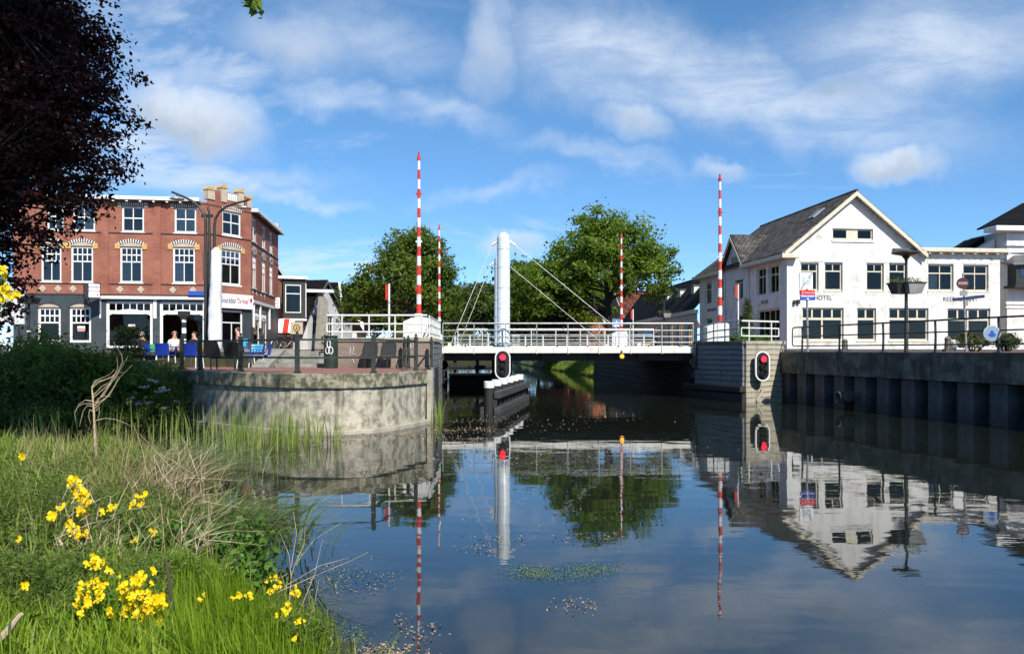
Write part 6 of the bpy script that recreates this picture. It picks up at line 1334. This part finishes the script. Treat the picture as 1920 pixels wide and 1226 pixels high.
cen = np.array([(rg.uniform(-1.,.8),rg.uniform(-.3,.4),rg.uniform(-.3,.9)) for _ in range(90)]); v,f,tn = foliage(rg, cen, np.tile([0,-1,.3],(90,1)), .22, 26, .075); link('foliage', npmesh('foliage', v, f, M['leaf_hedge'], tn), cp)
# clipped bushes by the hotel and planters on the right abutment
for px, D, lob, lab, sd_ in ((1826,36.,[(0,0,.45,.75,.5,.42),(-.3,0,.55,.5,.4,.35)],'wide clipped dark bush left of the boat sign by the hotel',51),(1885,36.4,[(0,0,.42,.62,.5,.45)],'round clipped dark bush right of the boat sign',52)):
    bush('clipped_bush', lab, onB(px,D,ST), lob, sd_, 110, 44, .085, .16, M['leaf_fir'])
rg = np.random.default_rng(53); q = onB(1402,36.,2.1); t = thing('small_conifer', 'small pointed conifer standing behind the right white railing', 'tree', q); cs = []; 
for k in range(120): z = rg.uniform(.3,2.3); r_ = .42*(1-(z-.3)/2.1)*rg.uniform(.4,1); a = rg.uniform(0,6.28); cs.append((r_*math.cos(a),r_*math.sin(a),z))
cs = np.array(cs); v,f,tn = foliage(rg, cs, norm(cs*np.array([1,1,.1])), .17, 34, .08, 1.1, .2, .35); link('foliage', npmesh('foliage', v, f, M['leaf_fir'], tn), t); part('trunk', MB().tube([(0,0,0),(0,0,2.2)], [.05,.01], 6), M['bark_dark'], t)
bush('planter_shrub', 'yellow green shrub behind the right white railing', onB(1382,34.2,2.15), [(0,0,.35,.5,.4,.35),(.7,0,.3,.5,.4,.35)], 54, 90, 36, .09, .16, M['leaf_bramble'])
bush('planter_shrub', 'low shrub in front of the hotel side entrance', onB(1425,35.,2.15), [(0,0,.3,.6,.4,.3)], 55, 60, 36, .09, .15, M['leaf_hedge'])

# ------------------------------------------------------------------ foreground bank
SH_Y = [-4,0,2.5,4.3,5.2,6.0,7.2,8.6,10.,11.5,12.8,13.8,14.6,15.2]; SH_X = [2.,1.2,.2,-.75,-1.05,-1.5,-2.35,-3.1,-3.75,-4.4,-5.2,-6.6,-9.5,-30.]
def bank_h(x, y):
    xs_ = float(np.interp(y, SH_Y, SH_X)); d_ = xs_-x
    return -.5 + .52*sstep(-.8,.0,d_) + .38*sstep(0,1.3,d_) + .14*sstep(1.0,3.5,d_)*sstep(14,9,y) + .05*math.sin(x*3.1+y*1.7)*sstep(0,1,d_)+.04*math.sin(x*7.+y*5.3)*sstep(0,1,d_)
struct('grass_bank', grid_mb(np.linspace(-26,3,100), np.linspace(-4,16,80), bank_h), M['soil'])
def bank_pts(rg, n, x0, x1, y0, y1, margin=.0):
    out = []
    while len(out) < n:
        x, y = rg.uniform(x0,x1), rg.uniform(y0,y1)
        if float(np.interp(y,SH_Y,SH_X)) - x > margin: out.append((x,y,bank_h(x,y)-.02))
    return np.array(out)
def view_pts(rg, n, px0, px1, D0, D1, margin=.0, pw=1.):
    out = []
    while len(out) < n:
        D = D0+(D1-D0)*rg.uniform(0,1)**pw; x = (rg.uniform(px0,px1)-CX)/F*D
        if float(np.interp(D,SH_Y,SH_X)) - x > margin: out.append((x,D,bank_h(x,D)-.02))
    return np.array(out)
rg = np.random.default_rng(61)
def grass(name, lab, pts, h, w, lean, mat, az=None, segs=3):
    n = len(pts); v,f,tn = blades(rg, pts, rg.uniform(h[0],h[1],n), rg.uniform(w[0],w[1],n), rg.uniform(lean[0],lean[1],n), rg.uniform(0,6.28,n) if az is None else rg.normal(az,.7,n), segs)
    return tag(link(name, npmesh(name, v, f, mat, tn)), lab, 'grass', kind='stuff')
grass('lush_grass', 'bright lush grass at the water edge in the foreground', view_pts(rg, 5200, 330, 610, 3.7, 5.3, -.05), (.22,.46), (.006,.013), (.1,.8), M['grass'], az=-1.9)
grass('lush_grass', 'bright grass in the bottom left corner', view_pts(rg, 4200, -60, 340, 3.6, 5.6), (.12,.34), (.005,.012), (.15,.9), M['grass'])
grass('bank_turf', 'green grass covering the foreground bank', bank_pts(rg, 15000, -9, 0, 3., 13.6, .02), (.10,.34), (.009,.020), (.2,1.1), M['grass_mid'])
grass('bank_tall_grass', 'taller fresh grass along the top of the foreground bank', view_pts(rg, 3000, 0, 430, 6.5, 13.2), (.2,.5), (.010,.022), (.2,1.0), M['grass_mid'])
grass('dry_grass', 'dry yellow stalks among the bank grass', np.concatenate([view_pts(rg, 450, 30, 430, 5.0, 11.), view_pts(rg, 560, 30, 450, 8.5, 13.2)]), (.3,.75), (.003,.006), (.1,1.0), M['dry'])
pw_ = view_pts(rg, 420, 0, 470, 4.2, 12.); v,f,tn = foliage(rg, pw_+np.array([0,0,.12]), np.tile([0,-.4,1.],(len(pw_),1)), .16, 14, .06, .6, .8, .5); tag(link('broad_leaf_weeds', npmesh('broad_leaf_weeds', v, f, M['leaf_bramble'], tn)), 'broad leaved weeds scattered through the bank grass', 'weeds', kind='stuff')
# reeds standing in the water before the terrace wall and in the inlet
def water_pts(rg, n, px0, px1, D0, D1): D = rg.uniform(D0,D1,n); return np.stack([(rg.uniform(px0,px1,n)-CX)/F*D, D, np.full(n,-.05)],1)
pts = np.concatenate([water_pts(rg,230,320,560,15.8,17.6), water_pts(rg,170,430,640,16.6,18.2), water_pts(rg,120,0,330,16.,18.5), water_pts(rg,40,806,834,20.5,25.)])
n = len(pts); v,f,tn = blades(rg, pts, rg.uniform(.4,1.05,n), rg.uniform(.018,.034,n), rg.uniform(.02,.35,n), rg.uniform(0,6.28,n), 3)
tag(link('reed_bed', npmesh('reed_bed', v, f, M['reed'], tn)), 'young green reeds standing in the water before the terrace wall', 'reeds', kind='stuff')
pts = water_pts(rg,160,300,500,13.6,16.0); n = len(pts); v,f,tn = blades(rg, pts, rg.uniform(.2,.6,n), rg.uniform(.012,.022,n), rg.uniform(.1,.8,n), rg.uniform(0,6.28,n), 3)
tag(link('reed_bed', npmesh('reed_bed', v, f, M['sedge'], tn)), 'shorter reeds at the end of the foreground bank', 'reeds', kind='stuff')
# tussock of arching sedge hanging over the water
def tussock(lab, px, D, n, h, seed, az, mat, w=(.009,.018), lean=(.7,1.9), name='sedge_tussock', spread=.35, sp_az=.8):
    rg = np.random.default_rng(seed); x = (px-CX)/F*D; b = Vector((x,D,bank_h(x,D)-.05)); t = thing(name, lab, 'grass tussock', b)
    base = np.stack([rg.normal(0,spread,n), rg.normal(0,spread,n), rg.uniform(0,.12,n)],1)
    v,f,tn = blades(rg, base, rg.uniform(h[0],h[1],n), rg.uniform(w[0],w[1],n), rg.uniform(lean[0],lean[1],n), rg.normal(az,sp_az,n), 5)
    link('blades', npmesh('blades', v, f, mat, tn), t); return t
tussock('big tussock of arching grey green sedge leaning over the water', 385, 7.2, 1000, (.5,.9), 71, -.1, M['sedge'], (.014,.026), (.8,1.7), sp_az=.75)
tussock('upper tussock of sedge behind the dry twigs', 318, 9.6, 500, (.6,1.1), 72, .3, M['sedge'])
tussock('lower tussock of sedge above the lush grass', 385, 7.0, 420, (.5,.85), 73, -.5, M['sedge'])
tussock('tan dry sedge tangle beside the tussocks', 280, 8.0, 420, (.6,1.15), 74, .2, M['dry'], (.003,.006), (.5,2.0), 'dry_sedge', .28, 1.4)
tussock('long blades standing at the bottom edge by the water', 655, 4.25, 26, (.35,.6), 75, .2, M['grass'], (.008,.014), (.3,1.3), 'long_grass', .12)
# broom bushes
def stemmed(lab, px, D, lobes, seed, nclump, per, leaf, cr, lm, name='broom_bush', hz=0.):
    x = (px-CX)/F*D; br_ = name == 'broom_bush'; return bush(name, lab, (x,D,bank_h(x,D)-.12+hz), lobes, seed, nclump, int(per*1.3) if br_ else per, leaf*(1.55 if br_ else 1), cr, lm, asp=.2 if br_ else .55)
b1 = stemmed('broom bush with the big cluster of yellow flowers', 200, 4.9, [(-.1,0,.16,.75,.45,.26),(.35,0,.14,.45,.4,.22),(-.7,.1,.16,.5,.4,.24)], 81, 300, 50, .026, .12, M['leaf_broom'])
b2 = stemmed('broom bush at mid bank with a trail of yellow flowers', 170, 6.9, [(0,0,.24,1.0,.7,.34),(-.9,0,.2,.8,.6,.32),(.5,0,.18,.6,.5,.3)], 82, 420, 48, .030, .15, M['leaf_broom'])
b3 = stemmed('leafy broom bush below the dead stalk', 130, 9.4, [(0,0,.2,1.3,.8,.26),(-1.5,0,.2,1.2,.8,.28),(1.0,0,.14,.8,.6,.24)], 83, 420, 44, .036, .2, M['leaf_broom'])
b4 = stemmed('bright leafy bramble above the lush grass', 400, 6.0, [(0,0,.26,.5,.4,.28),(.25,-.2,.18,.35,.3,.22),(-.4,0,.2,.4,.4,.26)], 84, 110, 26, .06, .16, M['leaf_bramble'], 'bramble')
b5 = stemmed('small broom with yellow flowers at the water edge', 545, 4.75, [(0,0,.22,.28,.25,.26),(-.35,.1,.18,.3,.25,.2)], 85, 110, 44, .024, .09, M['leaf_broom'])
b6 = stemmed('low broom scrub at the far left of the bank', 20, 7.4, [(0,0,.22,1.1,.8,.32),(-.9,0,.25,.9,.7,.34)], 86, 300, 44, .030, .16, M['leaf_broom'])
# yellow flowers: each a little pea flower of five petals
def flower_mesh(seed):
    rg = np.random.default_rng(seed); m = []
    def petal(c, n_, u, L, w_):
        c, n_, u = Vector(c), Vector(n_).normalized(), Vector(u).normalized(); b = n_.cross(u).normalized()
        pts = [c, c+u*L*.35+b*w_, c+u*L*.8+b*w_*.8, c+u*L+n_*.15*L, c+u*L*.8-b*w_*.8, c+u*L*.35-b*w_]; cc = c+u*L*.5-n_*L*.14; return [cc]+pts
    vs, fs = [], []
    for n_, u, L, w_ in (((0,-1,.2),(0,.1,1),1.,.5),((-.5,-.8,0),(-.5,-.4,-.75),.85,.3),((.5,-.8,0),(.5,-.4,-.75),.85,.3),((0,-.4,.9),(.1,-.9,-.4),.8,.22),((.3,-.9,.2),(.75,.1,.45),.6,.25)):
        p = petal((0,0,0), n_, u, L, w_); o = len(vs); vs += [tuple(x) for x in p]; fs += [(o,o+i,o+i+1,o+i) if False else (o,o+i,o+i+1) for i in range(1,6)]+[(o,o+6,o+1)]
    fs = np.array(fs); tn = rg.uniform(0,1,len(fs)); return npmesh('flower', np.array(vs), fs, M['petal'], tn)
FM = [flower_mesh(i) for i in range(4)]
def flowers(bushes, spots, D, size, seed):
    rnd = random.Random(seed)
    for px, py, k, sprd in spots:
        for _ in range(int(k*2.1+.5)):
            q = at(px+rnd.gauss(0,sprd), py+rnd.gauss(0,sprd*.8), D-.18+rnd.uniform(-.14,.10)); o = link('flower', FM[rnd.randrange(4)], bushes, q-bushes.location); s = size*rnd.uniform(.75,1.25); o.scale = (s,)*3; o.rotation_euler = (rnd.uniform(-.6,.6), rnd.uniform(-.9,.9), rnd.uniform(-.9,.9))
flowers(b1, [(255,1115,13,14),(285,1135,9,12),(245,1140,8,12),(270,1165,9,13),(295,1130,5,8),(262,1085,5,8),(150,1110,5,8),(180,1095,5,8),(188,1112,4,8),(165,1130,3,6),(137,1137,1,3),(151,1151,1,3),(211,1150,3,5),(300,1165,3,4),(228,1100,3,6),(182,1052,3,6),(172,1056,2,4),(210,1072,2,5),(292,1070,1,3),(40,1095,1,4)], 4.45, .025, 91)
flowers(b2, [(138,903,4,5),(143,918,4,5),(150,930,5,6),(160,942,4,5),(155,958,4,5),(92,968,2,4),(97,974,1,3),(130,984,3,5),(138,996,4,6),(148,1002,4,5),(162,1001,2,4),(192,960,1,3),(211,953,2,4),(252,947,3,5),(265,932,1,3),(112,954,1,3),(253,1009,1,3),(285,992,2,5),(35,1012,1,3)], 6.1, .034, 92)
flowers(b5, [(512,1085,4,6),(522,1100,2,4),(507,1108,3,5),(550,1110,3,5),(538,1138,3,6),(560,1165,2,4),(553,1195,2,4),(382,1118,1,3),(378,1125,1,2),(445,1117,3,5),(470,1118,2,4),(530,1150,2,5)], 4.55, .017, 93)
flowers(b3, [(42,857,2,4),(20,940,3,6),(8,930,3,6),(15,960,2,5),(30,955,2,5)], 8.6, .045, 94)
# branch of broom close to the left edge, reaching up
nb = thing('broom_branch', 'broom branch with yellow flowers rising at the far left edge', 'plant', at(-30,900,3.2))
m = MB(); m.tube([(0,0,-.4),at(-12,640,3.2)-nb.location,at(4,545,3.2)-nb.location,at(0,505,3.2)-nb.location], [.008,.005,.003,.002], 5, False); m.tube([at(-6,600,3.2)-nb.location,at(12,570,3.2)-nb.location,at(33,556,3.2)-nb.location], [.004,.002,.001], 4, False); part('stem', m, M['leaf_broom'], nb)
flowers(nb, [(5,507,3,4),(10,520,2,3),(4,545,4,4),(12,553,3,4),(22,556,2,3),(32,552,2,2),(3,562,4,4),(10,540,2,3)], 3.2, .014, 95)
# dead bleached stalk with swept twigs
D = 10.2; base = at(180,850,D); ds = thing('dead_stalk', 'bleached dead shrub with wind swept twigs on the foreground bank', 'dead shrub', base); m = MB()
def pl(*pp): return [at(x,y,D)-base for x,y in pp]
part('stem', MB().tube(pl((181,880),(179,840),(177,800),(176,770),(174,745),(172,725)), [.016,.015,.014,.013,.011,.008], 6), M['deadwood'], ds)
rnd = random.Random(7)
tw2 = [((172,725),(178,714),(190,709),(206,702),(215,692)),((172,728),(186,716),(208,708),(222,695),(230,678),(228,665),(212,640)),((176,740),(190,725),(206,716),(216,700)),((176,745),(195,728),(214,712),(226,692),(240,668)),((178,755),(196,738),(210,716),(220,700),(232,697)),((178,760),(190,742),(204,722),(214,705),(221,688),(219,669)),((178,758),(200,745),(214,724),(226,706),(248,684)),((178,765),(192,752),(206,740),(216,722),(222,705)),((178,760),(168,756),(156,757),(146,763),(138,772)),((176,752),(160,750),(148,758),(140,775),(142,792)),((176,762),(164,760),(156,770),(152,786),(149,800)),((178,772),(168,768),(166,780),(170,794)),((180,788),(198,784),(216,786),(232,792),(245,798)),((182,748),(196,742),(208,744)),((172,728),(180,716),(195,712),(208,706)),((180,770),(186,762),(186,776),(183,788))]
for p_ in tw2: part('twig', MB().tube(pl(*p_), [.006*(1-.75*i/(len(p_)-1)) for i in range(len(p_))], 5, False), M['deadwood'], ds)
# dry twig tangles
def tangle(name, lab, px0, px1, py0, py1, D, n, L, seed, mat, r=.004, base=None, dirx=.3):
    rnd = random.Random(seed); b = at((px0+px1)/2, py1, D); t = thing(name, lab, 'twigs', b); m = MB()
    for _ in range(n):
        q = at(rnd.uniform(px0,px1), rnd.uniform(py0,py1), D+rnd.uniform(-.5,.5))-b; a = rnd.gauss(1.2,.6); l_ = L*rnd.uniform(.4,1.2); p1 = q+Vector((math.cos(a)*l_*.5+rnd.uniform(-.06,.06), rnd.uniform(-.1,.1), math.sin(a)*l_*.5)); p2 = p1+Vector((math.cos(a)*l_*.5+dirx*l_*rnd.uniform(0,.7), rnd.uniform(-.12,.12), math.sin(a)*l_*.3)); m.tube([q,p1,p2], [r,r*.7,r*.35], 4, False)
        if rnd.random() < .6: m.tube([p1, p1+Vector((rnd.uniform(-.15,.2),0,rnd.uniform(.02,.2)))*l_*1.6], [r*.6,r*.3], 4, False)
    part('twigs', m, mat, t); return t
tangle('dry_twig_tangle', 'tangle of dry brown twigs in the middle of the bank', 270, 380, 880, 1010, 7.4, 90, .5, 96, M['deadwood'], .0035)
tangle('dry_twig_tangle', 'lower dry twigs beside the bramble', 330, 390, 1000, 1100, 5.8, 60, .4, 97, M['deadwood'], .003)
tangle('dry_twig_tangle', 'grey bare twigs below the trail of yellow flowers', 100, 260, 930, 1060, 5.6, 46, .32, 98, M['deadwood'], .0035)
# bare shoots over the water
D = 4.9; base = at(545,1140,D); bt = thing('bare_shoots', 'thin bare shoots reaching out over the water', 'dead plant', base)
for p_ in (((540,1160),(546,1080),(552,1060),(590,1010),(640,980)),((546,1085),(542,1040),(525,1000)),((540,1095),(600,1060),(655,1045)),((520,1110),(600,1075),(660,1050),(690,1035)),((560,1150),(590,1075),(605,1010)),((570,1200),(590,1130),(598,1085)),((552,1060),(570,1020),(572,985)),((510,1090),(540,1075)),((546,1062),(556,1000),(550,960))): part('shoot', MB().tube(pl(*p_), [.0028*(1-.6*i/(len(p_)-1)) for i in range(len(p_))], 4, False), M['deadwood'], bt)
D = 3.9; base = at(20,1200,D); t = thing('broken_stick', 'broken brown stick in the bottom left corner', 'stick', base); part('stick', MB().tube(pl((-20,1215),(12,1185),(40,1150)), [.022,.02,.012], 7), M['deadwood'], t)
D = 4.35; base = at(335,1190,D); t = thing('old_stem', 'dark upright old stem between broom and lush grass', 'stick', base); part('stem', MB().tube(pl((330,1230),(325,1170),(318,1100),(312,1050)), [.02,.018,.012,.006], 7), M['bark'], t)
D = 6.0; base = at(125,1100,D); t = thing('forked_stick', 'pale forked dead stick below the flower trail', 'stick', base)
for p_ in (((132,1110),(122,1050),(118,1020),(104,1005)),((120,1035),(130,1010),(145,1000)),((122,1060),(112,1010),(125,985))): part('fork', MB().tube(pl(*p_), [.014,.011,.008,.005][:len(p_)], 5, False), M['deadwood'], t)
# floating debris and weed
def patch(rg, spots, per, size, mat, name, lab, cat, zz=.006, tilt=.25):
    P_ = []
    for px, py, sx_, sy_, k in spots:
        for _ in range(int(k)):
            x, y = px+rg.normal()*sx_, py+rg.normal()*sy_
            if y < 700: continue
            D = EYE*F/(y-YH); P_.append(((x-CX)/F*D, D, zz+rg.uniform(0,.008)))
    P_ = np.array(P_); n = len(P_); v,f = leaves(rg, P_, norm(rg.normal(size=(n,3))*tilt+np.array([0,0,1.])), size, .6, .05)
    return tag(link(name, npmesh(name, v, f, mat, rg.uniform(0,1,n))), lab, cat, kind='stuff')
rg = np.random.default_rng(99)
patch(rg, [(700,815,70,3,900),(850,806,60,3,700),(870,826,50,5,260),(960,842,90,4,200),(1150,838,90,4,140),(940,860,70,8,120),(600,828,60,5,350),(520,850,60,14,160),(620,878,70,12,110),(690,884,40,3,120),(800,860,30,10,90),(880,790,30,3,160)], 1, .036, M['scum'], 'floating_debris', 'leaf litter floating along the foot of the terrace wall', 'debris')
patch(rg, [(905,1030,22,5,60),(900,1010,20,5,25),(1060,1010,18,5,40),(1130,1008,30,4,60),(1075,955,16,3,25),(900,975,20,4,16),(1075,1135,22,9,60),(780,1185,22,10,60),(750,1165,8,6,20),(810,1178,8,5,14),(620,1070,50,16,70),(690,1090,25,10,45),(720,1085,16,9,25),(640,1105,40,6,40),(960,1010,20,4,30),(700,1222,50,8,300),(1110,1140,6,5,8)], 1, .022, M['scum'], 'floating_debris', 'small tan flakes floating in patches on the open water', 'debris')
patch(rg, [(1000,1072,24,7,900),(1110,1068,28,7,800),(1050,1082,40,6,300),(620,1085,30,14,500),(655,1195,24,10,400)], 1, .014, M['weed'], 'water_weed', 'green water weed floating in patches on the open water', 'weed', .003)
patch(rg, [(1000,795,80,6,120),(1100,788,100,5,110),(950,785,40,5,70)], 1, .035, M['scum'], 'floating_debris', 'sparse flakes floating in the dark water under the bridge', 'debris')
